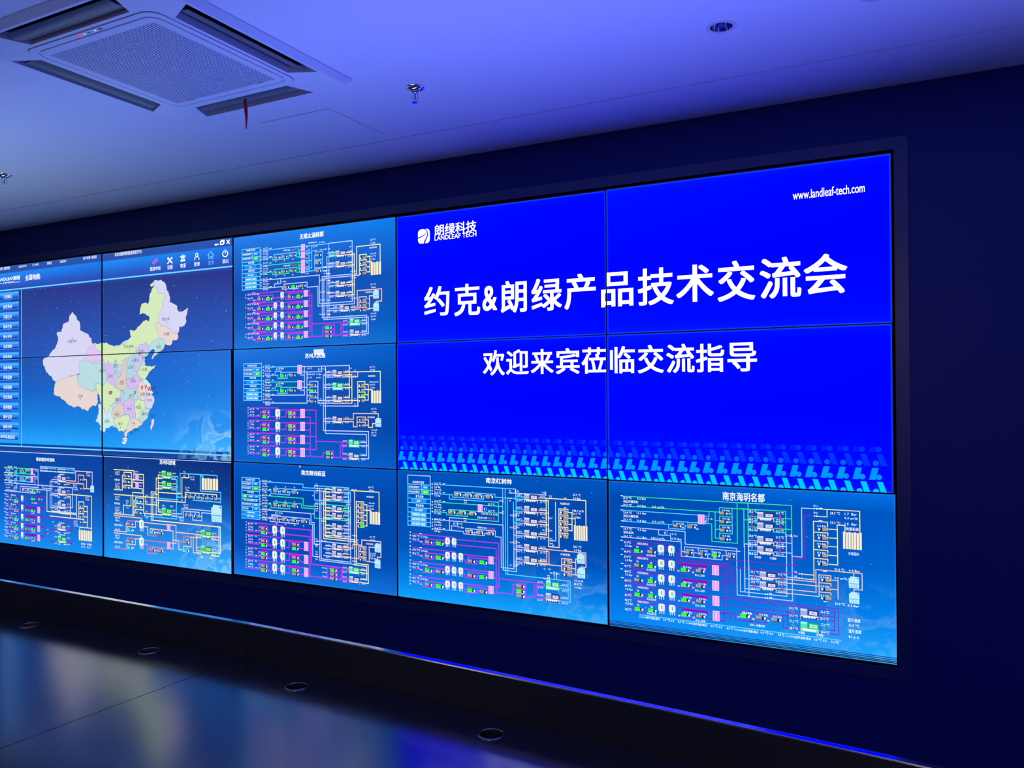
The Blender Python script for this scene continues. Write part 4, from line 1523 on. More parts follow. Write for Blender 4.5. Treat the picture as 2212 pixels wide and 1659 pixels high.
('10.7 Bar',232.8,331.5,10.3,0,'l','W',0),
('低',221.3,106.9,8.8,0,'c','W',0),
('区',221.2,124,8.8,0,'c','W',0),
('天',221.2,141.2,8.8,0,'c','W',0),
('棚',221.1,158.4,8.8,0,'c','W',0),
('高',221.6,191.8,8.8,0,'c','W',0),
('区',221.6,209,8.8,0,'c','W',0),
('天',221.5,226.1,8.8,0,'c','W',0),
('棚',221.4,243.3,8.8,0,'c','W',0),
('新',222,274.1,8.8,0,'c','W',0),
('风',221.9,291.3,8.7,0,'c','W',0),
('系',221.8,308.4,8.7,0,'c','W',0),
('统',221.7,325.6,8.7,0,'c','W',0),
('1#',343.3,130.7,7.6,0,'c','W',0),
('2#',415.9,129.7,7.6,0,'c','W',0),
('3#',485.6,129.7,7.5,0,'c','W',0),
('1#',344.9,214.1,7.6,0,'c','W',0),
('2#',415.5,213,7.6,0,'c','W',0),
('3#',485.2,212.5,7.5,0,'c','W',0),
('0.0 Hz',328.2,149.3,7.6,32.5,'l','W',0),
('0.0 Hz',399.1,148.7,7.6,32.1,'l','W',0),
('0.0 Hz',472.3,147,7.5,31.6,'l','W',0),
('0.0 Hz',327.9,230.3,7.6,32.5,'l','W',0),
('0.0 Hz',398.7,228.7,7.6,32.1,'l','W',0),
('0.0 Hz',471.9,228.4,7.5,31.6,'l','W',0),
('0.0 Hz',324.1,314.6,7.6,32.5,'l','W',0),
('0.0 Hz',395,312.9,7.6,32.1,'l','W',0),
('0.0 Hz',468.2,311.5,7.5,31.6,'l','W',0),
('0.0 Hz',540.4,313.1,7.5,31.2,'l','W',0),
('0.6 Bar',362.8,284.6,9.1,33.6,'l','W',0),
('0 %',361.4,298.9,9.1,0,'l','W',0),
('1#',345.6,348.8,7.6,0,'c','W',0),
('2#',416.9,347.8,7.6,0,'c','W',0),
('3#',485.8,347.9,7.5,0,'c','W',0),
('4#',553.2,347.1,7.5,0,'c','W',0),
('V1',651,103.2,7.9,0,'c','W',0),
('V3',650.7,152.6,7.9,0,'c','W',0),
('V4',625.1,169.8,7.9,0,'c','W',0),
('V11',650.5,205.4,7.9,0,'c','W',0),
('V16',650.2,254.8,7.9,0,'c','W',0),
('V15',624.6,273.7,7.9,0,'c','W',0),
('V21',649.4,416.1,7.9,0,'c','W',0),
('V22',649.2,456.1,7.9,0,'c','W',0),
('V23',649,489.1,7.9,0,'c','W',0),
('V24',648.8,530.1,7.9,0,'c','W',0),
('25.0℃',721.8,122.9,7.8,0,'l','W',0),
('24.8℃',720.4,148.4,7.8,0,'l','W',0),
('26.1℃',852,120.2,7.7,0,'l','W',0),
('26.2℃',851.9,147.8,7.7,0,'l','W',0),
('25.0℃',721.6,164.5,7.8,0,'l','W',0),
('24.8℃',720.2,190.1,7.8,0,'l','W',0),
('26.1℃',851.8,161.3,7.7,0,'l','W',0),
('26.2℃',851.7,188.9,7.7,0,'l','W',0),
('25.0℃',721.2,229.2,7.8,0,'l','W',0),
('24.8℃',719.8,254.8,7.8,0,'l','W',0),
('26.1℃',851.5,225.1,7.7,0,'l','W',0),
('26.2℃',851.3,252.7,7.7,0,'l','W',0),
('25.0℃',721,269.9,7.8,0,'l','W',0),
('24.8℃',719.6,295.5,7.8,0,'l','W',0),
('26.1℃',851.3,265.3,7.7,0,'l','W',0),
('26.2℃',851.1,292.8,7.7,0,'l','W',0),
('25.0℃',720.7,328.7,7.8,0,'l','W',0),
('24.8℃',719.3,354.3,7.8,0,'l','W',0),
('26.1℃',851,323.3,7.7,0,'l','W',0),
('26.2℃',850.8,350.9,7.7,0,'l','W',0),
('25.0℃',720.5,369.4,7.8,0,'l','W',0),
('24.8℃',719.1,394.9,7.8,0,'l','W',0),
('26.1℃',850.8,363.4,7.7,0,'l','W',0),
('26.2℃',850.6,391,7.7,0,'l','W',0),
('25.0℃',720.1,443.8,7.8,0,'l','W',0),
('24.8℃',718.7,469.4,7.8,0,'l','W',0),
('26.1℃',850.4,436.9,7.7,0,'l','W',0),
('26.2℃',850.2,464.4,7.7,0,'l','W',0),
('25.0℃',719.9,485.4,7.8,0,'l','W',0),
('24.8℃',718.5,511,7.8,0,'l','W',0),
('26.1℃',850.1,478,7.7,0,'l','W',0),
('26.2℃',850,505.5,7.7,0,'l','W',0),
('V5 V6',685.4,206.8,7.9,37.8,'l','W',0),
('V5 V6',684.9,310.1,7.9,37.8,'l','W',0),
('V5 V6',684.3,422.2,7.9,37.8,'l','W',0),
('V5 V6',862.6,205.1,7.7,36.5,'l','W',0),
('V5 V6',862,309,7.7,36.5,'l','W',0),
('V5 V6',902.6,121,7.7,36.2,'l','W',0),
('V5 V6',904.2,375.7,7.7,36.2,'l','W',0),
('V5 V6',913.2,399,7.7,36.1,'l','W',0),
('V5 V6',913.1,413.4,7.7,36.1,'l','W',0),
('V5 V6',903.5,517.5,7.7,36.2,'l','W',0),
('0.0 Hz',950.4,192.3,6.7,28.7,'l','W',0),
('0.0 Hz',950.2,221.9,6.7,28.7,'l','W',0),
('0.0 Hz',950.1,250.7,6.7,28.7,'l','W',0),
('0.0 Hz',949.9,278.4,6.7,28.7,'l','W',0),
('0.0 Hz',949.8,309.1,6.7,28.7,'l','W',0),
('24.6 ℃',1017.6,101.8,9.5,0,'l','W',0),
('4.5 Bar',1022.3,118.2,9.5,0,'l','W',0),
('地源系统',1006.1,155.2,9.5,50.1,'l','W',0),
('0.0 m³/h',1021.9,188.5,9.5,0,'l','W',0),
('25.8 ℃',1018.8,204.4,9.5,0,'l','W',0),
('2.2 Bar',1023.5,219.3,9.5,0,'l','W',0),
('30.1 ℃',1026.7,373.8,9.5,0,'l','W',0),
('0.0 Bar',1029.6,389.7,9.5,0,'l','W',0),
('冷却系统',1001.1,413.4,9.5,50.1,'l','W',0),
('0.0 m³/h',1029.2,463.3,9.5,0,'l','W',0),
('25.7 ℃',1027.3,476.3,9.5,0,'l','W',0),
('0.57 Bar',1029,490.3,9.5,0,'l','W',0),
('0.0 Hz',965.2,436.9,6.7,28.6,'l','W',0),
('0.0 Hz',965.1,465.6,6.7,28.6,'l','W',0),
('0.0 Hz',964.9,495.2,6.7,28.6,'l','W',0),
('市',103.8,357,8.8,0,'c','W',0),
('政',103.7,373.8,8.8,0,'c','W',0),
('热',103.7,390.6,8.8,0,'c','W',0),
('水',103.6,407.4,8.8,0,'c','W',0),
('48.6 ℃',117.2,364.9,10.4,0,'l','W',0),
('2.6 Bar',120.7,382.3,10.4,0,'l','W',0),
('48.6 ℃',119.2,399,10.4,0,'l','W',0),
('1#',211.8,375.2,7.2,0,'c','W',0),
('2#',213.1,399.3,7.2,0,'c','W',0),
('低',103.4,430.8,8.8,0,'c','W',0),
('区',103.4,447.7,8.8,0,'c','W',0),
('热',103.3,464.5,8.8,0,'c','W',0),
('水',103.2,481.3,8.8,0,'c','W',0),
('47.2 ℃',116.9,438.7,10.4,0,'l','W',0),
('6.0 Bar',120.3,456.2,10.4,0,'l','W',0),
('48.5 ℃',118.8,472.9,10.4,0,'l','W',0),
('1#',211.5,449.1,7.2,0,'c','W',0),
('2#',212.7,473.2,7.2,0,'c','W',0),
('中',103.1,506.2,8.8,0,'c','W',0),
('区',103,523.1,8.8,0,'c','W',0),
('热',103,539.9,8.8,0,'c','W',0),
('水',102.9,556.7,8.8,0,'c','W',0),
('42.5 ℃',116.5,514.1,10.4,0,'l','W',0),
('10.8 Bar',120,531.5,10.4,0,'l','W',0),
('46.5 ℃',118.5,548.3,10.4,0,'l','W',0),
('1#',211.1,524.5,7.2,0,'c','W',0),
('2#',212.4,548.6,7.2,0,'c','W',0),
('高',102.8,579.6,8.8,0,'c','W',0),
('区',102.7,596.4,8.8,0,'c','W',0),
('热',102.6,613.2,8.8,0,'c','W',0),
('水',102.5,630.1,8.8,0,'c','W',0),
('47.6 ℃',116.2,587.5,10.4,0,'l','W',0),
('13.8 Bar',119.6,604.9,10.4,0,'l','W',0),
('48.2 ℃',118.2,621.6,10.4,0,'l','W',0),
('1#',210.8,597.8,7.2,0,'c','W',0),
('2#',212,621.9,7.2,0,'c','W',0),
('45.0 Hz',688.6,575.1,7.9,34.6,'l','W',0),
('0.0 Hz',691,599.4,7.9,32.7,'l','W',0),
('0.0 Hz',690.9,622.9,7.9,32.7,'l','W',0),
('35.3℃',839.3,558.7,7.7,0,'l','W',0),
('35.3℃',839.2,583.8,7.7,0,'l','W',0),
('35.3℃',839,611.9,7.7,0,'l','W',0),
('35.3℃',838.9,637,7.7,0,'l','W',0),
('35.3℃',966.4,556.1,7.6,0,'l','W',0),
('35.3℃',966.2,583.3,7.6,0,'l','W',0),
('35.3℃',969.1,609.3,7.6,0,'l','W',0),
('35.3℃',968.9,636.9,7.6,0,'l','W',0)],
'S':[('btn',527.5,6.2,7.8,11,'w'),
('btn',180.1,124.3,43.4,18.6,'b'),
('btn',182.1,151.1,44.7,18.6,'g'),
('btn',93,201.4,39.8,17.7,'g'),
('btn',141.2,200.3,43.7,17.6,'b'),
('btn',187.5,199.3,40.5,17.6,'b'),
('btn',181.6,248.2,44.7,18.6,'l'),
('btn',181.5,272.5,43.3,17.6,'b'),
('btn',141.8,297.2,126.8,17.6,'b'),
('btn',141.7,319.5,126.8,17.6,'b'),
('arw',295.7,101.9,15,5.6,'l'),
('arw',295.5,151,15,5.6,'l'),
('arw',295.3,184.7,15,5.6,'l'),
('arw',295.1,232.2,15,5.6,'l'),
('arw',295,267,15,5.6,'l'),
('arw',294.7,315.6,15,5.6,'l'),
('pump',343,159.7,47.4,20.4,'x'),
('pump',415.7,159,46.8,20.2,'x'),
('pump',488.7,158.7,46.1,20.1,'x'),
('pump',342.7,241.1,47.4,20.4,'x'),
('pump',415.3,240.3,46.8,20.2,'x'),
('pump',488.3,239.9,46.1,20.1,'x'),
('pump',337.5,324.4,47.5,20.4,'x'),
('pump',410.3,322,46.8,20.2,'x'),
('pump',483.3,322,46.1,20.1,'x'),
('pump',555.2,323,45.5,19.9,'x'),
('byp',346.6,289.2,21.7,19.3,''),
('val',652.2,113,16.6,7.9,''),
('val',652.1,126.9,16.6,7.9,''),
('val',652,140.7,16.6,7.9,''),
('val',651.7,215.7,16.6,7.9,''),
('val',651.6,229.5,16.6,7.9,''),
('val',651.5,243.4,16.6,7.9,''),
('val',650.6,429.8,16.6,7.9,''),
('val',650.5,448.6,16.6,7.9,''),
('val',650.2,502.8,16.6,7.9,''),
('val',650.1,517.6,16.6,7.9,''),
('chl',801.4,133.4,75.5,39.9,'x'),
('rv',758,135.7,11.2,15.6,'g'),
('rv',844.6,135.1,11,15.5,'r'),
('chl',801.1,174.8,75.5,39.9,'x'),
('rv',757.8,177.2,11.2,15.6,'r'),
('rv',844.4,176.2,11,15.5,'r'),
('chl',800.8,238.9,75.5,39.9,'x'),
('rv',757.5,241.7,11.2,15.6,'g'),
('rv',844,240.1,11,15.5,'r'),
('chl',800.6,279.3,75.5,39.9,'x'),
('rv',757.3,282.2,11.2,15.6,'g'),
('rv',843.8,280.3,11,15.5,'r'),
('chl',800.3,337.6,75.5,39.8,'x'),
('rv',756.9,340.8,11.2,15.6,'g'),
('rv',843.5,338.3,11,15.5,'r'),
('chl',800.1,377.9,75.5,39.8,'x'),
('rv',756.7,381.3,11.2,15.6,'g'),
('rv',843.3,378.5,11,15.5,'r'),
('chl',799.7,451.8,75.4,39.8,'x'),
('rv',756.4,455.4,11.2,15.6,'r'),
('rv',842.9,452,11,15.5,'g'),
('chl',799.5,493.1,75.4,39.8,'x'),
('rv',756.1,496.9,11.2,15.6,'r'),
('rv',842.7,493.1,11,15.5,'g'),
('pump',968.2,202.7,47.8,18.2,'xf'),
('pump',968.1,232.3,47.8,18.2,'xf'),
('pump',967.9,261,47.8,18.2,'xf'),
('pump',967.8,288.7,47.8,18.2,'xf'),
('pump',967.6,319.3,47.8,18.2,'gf'),
('gnd',1062.4,268.9,73.2,70,'4'),
('ctw',1079.2,429.7,38.5,49.6,''),
('ctw',1078.7,516.5,38.5,49.5,''),
('pump',981.8,446,47.7,18.1,'xf'),
('pump',981.6,474.6,47.7,18.1,'xf'),
('pump',981.5,504.1,47.7,18.1,'xf'),
('pump',246.3,384.5,51.1,19.5,'x'),
('pump',246.2,410.2,51.1,19.5,'g'),
('tank',331.1,393.5,38,60.1,''),
('tank',393.2,394,37.6,59.7,''),
('arw',182.6,362.3,14,5.2,'l'),
('arw',183.8,401.5,14,5.2,'r'),
('pump',245.9,458.4,51.1,19.5,'x'),
('pump',245.8,484,51.1,19.5,'g'),
('tank',330.8,467.4,38,60.1,''),
('tank',392.9,467.9,37.6,59.7,''),
('pump',489.2,459.6,50,19,'x'),
('pump',489.1,483.2,50,19,'g'),
('hx',572.1,464.3,32.4,51.7,''),
('arw',182.2,436.2,14,5.2,'l'),
('arw',183.5,475.3,14,5.2,'r'),
('pump',245.6,533.8,51.1,19.5,'g'),
('pump',245.5,559.4,51.1,19.5,'x'),
('tank',330.4,542.8,38,60.1,''),
('tank',392.5,543.2,37.6,59.7,''),
('pump',488.8,535,50,19,'x'),
('pump',488.7,558.6,50,19,'g'),
('hx',571.7,539.7,32.4,51.7,''),
('arw',181.9,511.6,14,5.2,'l'),
('arw',183.1,550.7,14,5.2,'r'),
('pump',245.3,607.1,51.1,19.5,'x'),
('pump',245.1,632.8,51.1,19.5,'g'),
('tank',330.1,616.2,38,60.1,''),
('tank',392.2,616.6,37.6,59.7,''),
('pump',488.5,608.4,50,19,'g'),
('pump',488.4,631.9,50,19,'x'),
('hx',571.4,613.1,32.4,51.7,''),
('arw',181.5,584.9,14,5.2,'l'),
('arw',182.8,624.1,14,5.2,'r'),
('pump',771.2,581.7,48.5,19.5,'g'),
('pump',771.1,606.1,48.5,19.5,'x'),
('pump',771,629.5,48.5,19.5,'x'),
('chl',916.9,570,73.6,41.3,'g'),
('chl',919.6,622.9,73.6,41.2,'x'),
('rv',875.9,570.6,11,15.4,'g'),
('rv',878.6,624.3,10.9,15.4,'r'),
('rv',962.1,568.5,10.8,15.3,'g'),
('rv',961.8,623.4,10.8,15.3,'g')],
},
(3,2):{
'L':[('w',0,[65.2,25,208.6,25]),
('c',0,[66.2,72.4,210.2,72.4]),
('c',0,[66.1,99,210,99]),
('c',0,[65.9,122.5,209.9,122.5]),
('c',0,[65.8,147,209.7,147]),
('c',0,[65.6,171,209.6,171]),
('c',0,[65.5,196,209.4,196]),
('c',0,[65.3,221.6,209.3,221.6]),
('c',0,[65.2,246.7,209.1,246.7]),
('c',0,[65.1,269.6,209,269.6]),
('c',0,[64.9,291.9,208.9,291.9]),
('c',0,[65.6,72.7,65.6,293.9]),
('c',0,[209.5,72.1,209.5,290]),
('w',0,[65.7,25.4,65.7,72.7]),
('w',0,[208.8,24.6,208.8,72.2]),
('c',0,[151.7,70.7,151.7,123.9]),
('c',0,[235.3,66.9,714.3,66.9,714.3,116.3,759.5,116.3]),
('c',0,[235,115.6,346.4,115.6,346.4,127.4,532,127.4,532,110,545,110]),
('c',0,[410.1,127.1,410.1,113.3,420.4,113.3]),
('c',0,[471.8,127.2,471.8,113.3,481.9,113.3]),
('c',0,[357.5,111.8,357.5,99.3,597.3,99.3,597.3,113.8,714.7,113.8]),
('c',0,[326.8,116.6,326.8,138.4,616.1,138.4]),
('g',0,[234.8,158.8,640.6,158.8]),
('g',0,[234.5,209.6,309,209.6,309,221.3,436.6,221.3,436.6,208,445.6,208]),
('g',0,[373.2,221,373.2,208.7,383.6,208.7]),
('g',0,[321.4,203.5,321.4,192.2,497.4,192.2]),
('g',0,[525.6,193.7,617.5,193.7]),
('g',0,[616.4,137.3,616.4,235.2,424.4,235.2]),
('w',0,[424.4,234.6,327.1,234.6,327.1,298.7]),
('w',0,[234.2,251.4,641.2,251.4]),
('w',0,[233.9,300.7,411.9,300.7,411.9,312.6,535.5,312.6,535.5,300.5,548.4,300.5]),
('w',0,[474.7,313.4,474.7,300.7,483.7,300.7]),
('w',0,[424.1,296.6,424.1,284.2,598.3,284.2,598.3,312.9,630.5,312.9,630.5,464.7,702.5,464.7,702.5,353.3]),
('w',0,[339.2,299.3,339.2,277,374.1,277,374.1,252.1]),
('c',0,[641,67.3,641,475.2]),
('w',0,[642.4,252.6,642.4,476.8,715.5,476.8,715.5,352.2]),
('c',0,[655.3,66.6,655.3,494.6,1007.1,494.6,1007.1,595.3,953,595.3]),
('c',0,[667.3,115.3,667.3,494.8,995.7,494.8,995.7,581.5,953.1,581.5]),
('c',0,[701.3,133.3,701.3,233.4]),
('c',0,[716.5,112.5,716.5,242.4]),
('w',0,[703.2,173.2,703.2,464.3]),
('w',0,[716.1,172.4,716.1,477]),
('c',0,[717,104.2,761.8,104.2]),
('c',0,[704.5,115.5,761.7,115.5]),
('y',0,[837.9,103.4,884.1,103.4]),
('y',0,[837.8,115.4,894.8,115.4]),
('c',0,[716.6,165.5,761.3,165.5]),
('c',0,[704.1,176.9,761.3,176.9]),
('y',0,[837.4,163.8,883.7,163.8]),
('y',0,[837.4,175.8,894.4,175.8]),
('c',0,[716.2,223.8,760.9,223.8]),
('c',0,[703.7,235.2,760.9,235.2]),
('y',0,[837,221.3,883.3,221.3]),
('y',0,[837,233.2,894,233.2]),
('w',0,[715.8,285.1,760.5,285.1]),
('w',0,[703.3,296.5,760.4,296.5]),
('y',0,[836.6,281.7,882.8,281.7]),
('y',0,[836.5,293.6,893.6,293.6]),
('w',0,[715.3,354.8,760,354.8]),
('w',0,[702.8,366.3,760,366.3]),
('o',0,[836.1,350.5,882.4,350.5]),
('o',0,[836.1,362.3,893.1,362.3]),
('w',0,[714.9,416.1,759.6,416.1]),
('w',0,[702.4,427.6,759.5,427.6]),
('o',0,[835.7,410.9,881.9,410.9]),
('o',0,[835.6,422.7,892.6,422.7]),
('y',0,[881.8,103.2,881.8,284.5]),
('y',0,[893.5,112.3,893.5,338.4,949.1,338.4,949.1,150.2,997.4,150.2,997.4,159.6]),
('w',0,[685,87.6,881.5,87.6]),
('y',0,[886.8,103.2,1090.2,103.2,1090.2,224.4]),
('w',0,[931.7,119.9,931.7,307.6,909.6,307.6]),
('y',0,[1001,165,1019.3,165]),
('y',0,[949.6,178.5,997.2,178.5,997.2,184.7]),
('y',0,[1000.8,193,1019.1,193]),
('y',0,[949.3,207.6,997,207.6,997,213.7]),
('y',0,[1000.6,222,1018.9,222]),
('y',0,[949.1,237.7,996.8,237.7,996.8,243.7]),
('y',0,[1000.4,251.9,1018.7,251.9]),
('y',0,[948.9,266.8,996.5,266.8,996.5,272.7]),
('y',0,[1018,163.1,1018,252.3]),
('y',0,[1018.1,193.4,1034.7,193.4,1034.7,225.5]),
('o',0,[844.3,352.4,1088.6,352.4,1088.6,420.8,1064.3,420.8,1064.3,428.4]),
('o',0,[843.8,426.3,962.1,426.3]),
('o',0,[882.9,353.9,882.9,414.2,841.2,414.2]),
('o',0,[895,364.1,895,424.2]),
('o',0,[962.2,447,962.2,389.3,1015.1,389.3,1015.1,397]),
('o',0,[1018.7,402.6,1035.9,402.6]),
('o',0,[962.2,418.8,1014.9,418.8,1014.9,424.5]),
('o',0,[1018.5,432.5,1035.7,432.5]),
('o',0,[962,447.8,1014.7,447.8,1014.7,453.4]),
('o',0,[1018.2,461.3,1035.5,461.3]),
('o',0,[1035.7,385.5,1035.7,462.4,1045.9,462.4]),
('o',0,[1036,385.6,1044.9,385.6]),
('c',0,[921.8,466.5,921.8,498.1]),
('w',0,[933.6,467.7,933.6,488.7]),
('m',0,[97,335.7,356,335.7,356,340.7]),
('m',0,[100.1,372.4,158.9,372.4,158.9,385.8,228.4,385.8,228.4,371.8,242.9,371.8]),
('m',0,[176.8,369.7,176.8,356,293.2,356,293.2,372,300.6,372]),
('m',0,[246,364.1,246,357.3]),
('m',0,[328.4,359.6,340,359.6]),
('m',0,[96.6,409.9,355.5,409.9,355.5,414.9]),
('m',0,[99.6,446.6,158.5,446.6,158.5,460,227.9,460,227.9,446,242.4,446]),
('m',0,[176.4,443.9,176.4,430.2,292.8,430.2,292.8,446.2,300.1,446.2]),
('m',0,[245.6,438.3,245.6,431.4]),
('m',0,[327.9,433.8,339.5,433.8]),
('m',0,[367.6,432.1,380.9,432.1]),
('m',0,[411.2,418.9,559.3,418.9]),
('m',0,[411.1,445.7,421.8,445.7,421.8,461.4,489.8,461.4,489.8,446.3,501.7,446.3]),
('m',0,[436.3,444.5,436.3,431,558,431,558,450,562,450]),
('m',0,[587.1,420.8,614.3,420.8]),
('m',0,[587,447.4,600.8,447.4]),
('m',0,[96.1,484.1,355.1,484.1,355.1,489]),
('m',0,[99.1,520.8,158,520.8,158,534.1,227.5,534.1,227.5,520.1,241.9,520.1]),
('m',0,[175.9,518,175.9,504.3,292.3,504.3,292.3,520.4,299.7,520.4]),
('m',0,[245.1,512.4,245.1,505.6]),
('m',0,[327.4,507.9,339.1,507.9]),
('m',0,[367.1,506.2,380.5,506.2]),
('m',0,[410.8,493.1,558.8,493.1]),
('m',0,[410.6,519.8,421.4,519.8,421.4,535.6,489.3,535.6,489.3,520.4,501.2,520.4]),
('m',0,[435.9,518.7,435.9,505.2,557.5,505.2,557.5,524.2,561.5,524.2]),
('m',0,[586.7,494.9,613.8,494.9]),
('m',0,[586.5,521.6,600.4,521.6]),
('m',0,[95.6,559.3,354.6,559.3,354.6,564.2]),
('m',0,[98.7,595.9,157.5,595.9,157.5,609.3,227,609.3,227,595.3,241.4,595.3]),
('m',0,[175.4,593.2,175.4,579.5,291.8,579.5,291.8,595.6,299.2,595.6]),
('m',0,[244.6,587.6,244.6,580.8]),
('m',0,[327,583.1,338.6,583.1]),
('m',0,[366.7,581.4,380,581.4]),
('m',0,[410.3,568.3,558.3,568.3]),
('m',0,[410.1,595,420.9,595,420.9,610.8,488.9,610.8,488.9,595.6,500.7,595.6]),
('m',0,[435.4,593.9,435.4,580.4,557,580.4,557,599.4,561,599.4]),
('m',0,[586.2,570.1,613.3,570.1]),
('m',0,[586,596.7,599.9,596.7]),
('m',0,[368.1,344.7,616.6,344.7,616.6,567.6,587.3,567.6]),
('m',0,[368,372.4,602,372.4,602,594.4,587.1,594.4]),
('m',0,[602.7,592.2,695.8,592.2,695.8,542.9,714,542.9]),
('m',0,[617.6,521.8,867.6,521.8]),
('m',0,[715.7,534.8,767.5,534.8,767.5,597,718.1,597]),
('m',0,[767.3,595.1,815.5,595.1,815.5,534.1,867.5,534.1]),
('m',0,[815.3,594.7,869.8,594.7]),
('m',0,[828.2,522.5,828.2,581.7,869.9,581.7]),
('m',0,[695.8,568.8,715.5,568.8]),
('m',0,[715.6,559.7,767.5,559.7]),
('m',0,[715.4,584.5,767.3,584.5]),
('c',0,[950.8,520.9,995.8,520.9]),
('c',0,[950.7,535.3,1007.2,535.3])],
'T':[('南京红树林',619.8,32,27.3,148.1,'c','W',1),
('系统模式选择',134.1,60.9,12.8,73.7,'c','W',0),
('本地远程模式',106.3,86.8,12.8,71.6,'c','W',0),
('手动自动模式',106.2,111.9,12.8,71.6,'c','W',0),
('本地',177.3,85.9,10.6,0,'c','W',0),
('自动',178.4,111.3,10.6,0,'c','W',0),
('季节切换',141.3,135.6,12.8,49.6,'c','W',0),
('夏季',134.8,160,10.7,0,'c','W',0),
('系统控制',141.7,183.6,12.8,49.6,'c','W',0),
('阀门控制',135.1,208.5,11.2,0,'c','W',0),
('天棚系统一键启',135,232.4,11.2,81.2,'c','W',0),
('新风系统一键启',134.8,257,11.2,81.2,'c','W',0),
('热水系统一键启',134.7,281.5,11.2,81.2,'c','W',0),
('26.0 ℃',235.4,60.3,10.6,0,'l','W',0),
('2.5 Bar',235.3,78.3,10.5,0,'l','W',0),
('0.0 m³/h',235.2,92.5,10.5,0,'l','W',0),
('26.0 ℃',235.1,107.8,10.5,0,'l','W',0),
('7.1 Bar',235,124.7,10.5,0,'l','W',0),
('26.4 ℃',234.9,152.6,10.5,0,'l','W',0),
('10.2 Bar',234.7,170,10.5,0,'l','W',0),
('0.0 m³/h',234.7,184.8,10.5,0,'l','W',0),
('27.0 ℃',234.6,200.6,10.5,0,'l','W',0),
('10.1 Bar',234.5,217,10.5,0,'l','W',0),
('24.0 ℃',234.3,247.6,10.5,0,'l','W',0),
('10.0 Bar',234.2,262.8,10.5,0,'l','W',0),
('0.0 m³/h',234.1,277.6,10.5,0,'l','W',0),
('26.8 ℃',234,295,10.5,0,'l','W',0),
('0.5 Bar',233.9,310.8,10.5,0,'l','W',0),
('低',221.6,66.3,9.5,0,'c','W',0),
('区',221.5,83.2,9.5,0,'c','W',0),
('天',221.4,100.1,9.5,0,'c','W',0),
('棚',221.3,117,9.5,0,'c','W',0),
('高',221.6,158.7,9.5,0,'c','W',0),
('区',221.5,175.8,9.5,0,'c','W',0),
('天',221.4,192.8,9.5,0,'c','W',0),
('棚',221.3,209.9,9.5,0,'c','W',0),
('新',222.3,251,9.5,0,'c','W',0),
('风',222.2,268.1,9.5,0,'c','W',0),
('系',222.1,285.1,9.5,0,'c','W',0),
('统',222,302.2,9.5,0,'c','W',0),
('0.0 Hz',364.8,106.2,8.8,33.3,'l','W',0),
('0.0 Hz',425.3,105.6,8.8,32.9,'l','W',0),
('0.0 Hz',487.9,105.8,8.7,32.4,'l','W',0),
('0.0 Hz',550.9,106.5,8.7,32,'l','W',0),
('0.0 Hz',328.8,197.9,8.9,33.6,'l','W',0),
('0.0 Hz',391.6,197,8.8,33.1,'l','W',0),
('0.0 Hz',451.6,197.8,8.8,32.7,'l','W',0),
('0.0 Hz',433.1,292.3,8.8,32.8,'l','W',0),
('0.0 Hz',494.4,291.4,8.7,32.4,'l','W',0),
('0.0 Hz',555.5,291.9,8.6,31.9,'l','W',0),
('25.7 ℃',556.4,152,10.2,0,'l','W',0),
('26.0 ℃',556.2,184.5,10.2,0,'l','W',0),
('100.0% 0.0 m³/h',519.8,201.7,9.7,91.9,'l','W',0),
('低区供水温度',493.1,222.8,9.7,58.7,'l','W',0),
('22.5 ℃',556.5,221.6,10.2,0,'l','R',0),
('V38',423.8,150.6,7.7,0,'c','W',0),
('V39',422,244.6,7.7,0,'c','W',0),
('0.0 %',379,263.2,9.9,0,'l','W',0),
('0.5 Bar',378.9,280.3,9.9,0,'l','W',0),
('天棚供水压力',492.8,273.6,9.7,58.7,'l','W',0),
('2.0 Bar',559.1,272.8,10.2,0,'l','R',0),
('V4',682.2,76.8,8,0,'c','W',0),
('V8',721.7,77.2,8,0,'l','W',0),
('V3',683,126.9,8,0,'c','W',0),
('V37',620.2,130.5,7.6,0,'l','W',0),
('V35',621.5,190,7.6,0,'l','W',0),
('V22',681.4,198.7,8,0,'l','W',0),
('V23',719.8,196.2,8,0,'l','W',0),
('V15',681,259.9,8,0,'l','W',0),
('V16',719.4,257.1,8,0,'l','W',0),
('V17',680.5,334.1,8,0,'l','W',0),
('V18',718.9,331,8,0,'l','W',0),
('V1',679.7,448.4,8,0,'l','W',0),
('V7',718.1,444.8,8,0,'l','W',0),
('26.8℃',720.5,95.3,8.5,0,'l','W',0),
('26.7℃',721.4,123.2,8.5,0,'l','W',0),
('27.0℃',848.9,96.2,8.4,0,'l','W',0),
('27.1℃',849.8,123.2,8.4,0,'l','W',0),
('26.8℃',720.1,156.7,8.5,0,'l','W',0),
('26.7℃',721,184.6,8.5,0,'l','W',0),
('27.0℃',848.4,156.7,8.4,0,'l','W',0),
('27.1℃',849.4,183.7,8.4,0,'l','W',0),
('26.8℃',719.7,215.2,8.5,0,'l','W',0),
('26.7℃',720.6,243,8.5,0,'l','W',0),
('27.0℃',848,214.3,8.4,0,'l','W',0),
('27.1℃',848.9,241.3,8.4,0,'l','W',0),
('26.8℃',719.2,276.6,8.5,0,'l','W',0),
('26.7℃',720.2,304.4,8.5,0,'l','W',0),
('27.0℃',847.6,274.8,8.4,0,'l','W',0),
('27.1℃',848.5,301.8,8.4,0,'l','W',0),
('26.8℃',718.8,346.5,8.5,0,'l','W',0),
('26.7℃',719.7,374.3,8.5,0,'l','W',0),
('27.0℃',847.1,343.7,8.4,0,'l','W',0),
('27.1℃',848,370.6,8.4,0,'l','W',0),
('26.8℃',718.3,407.8,8.5,0,'l','W',0),
('26.7℃',719.3,435.7,8.5,0,'l','W',0),
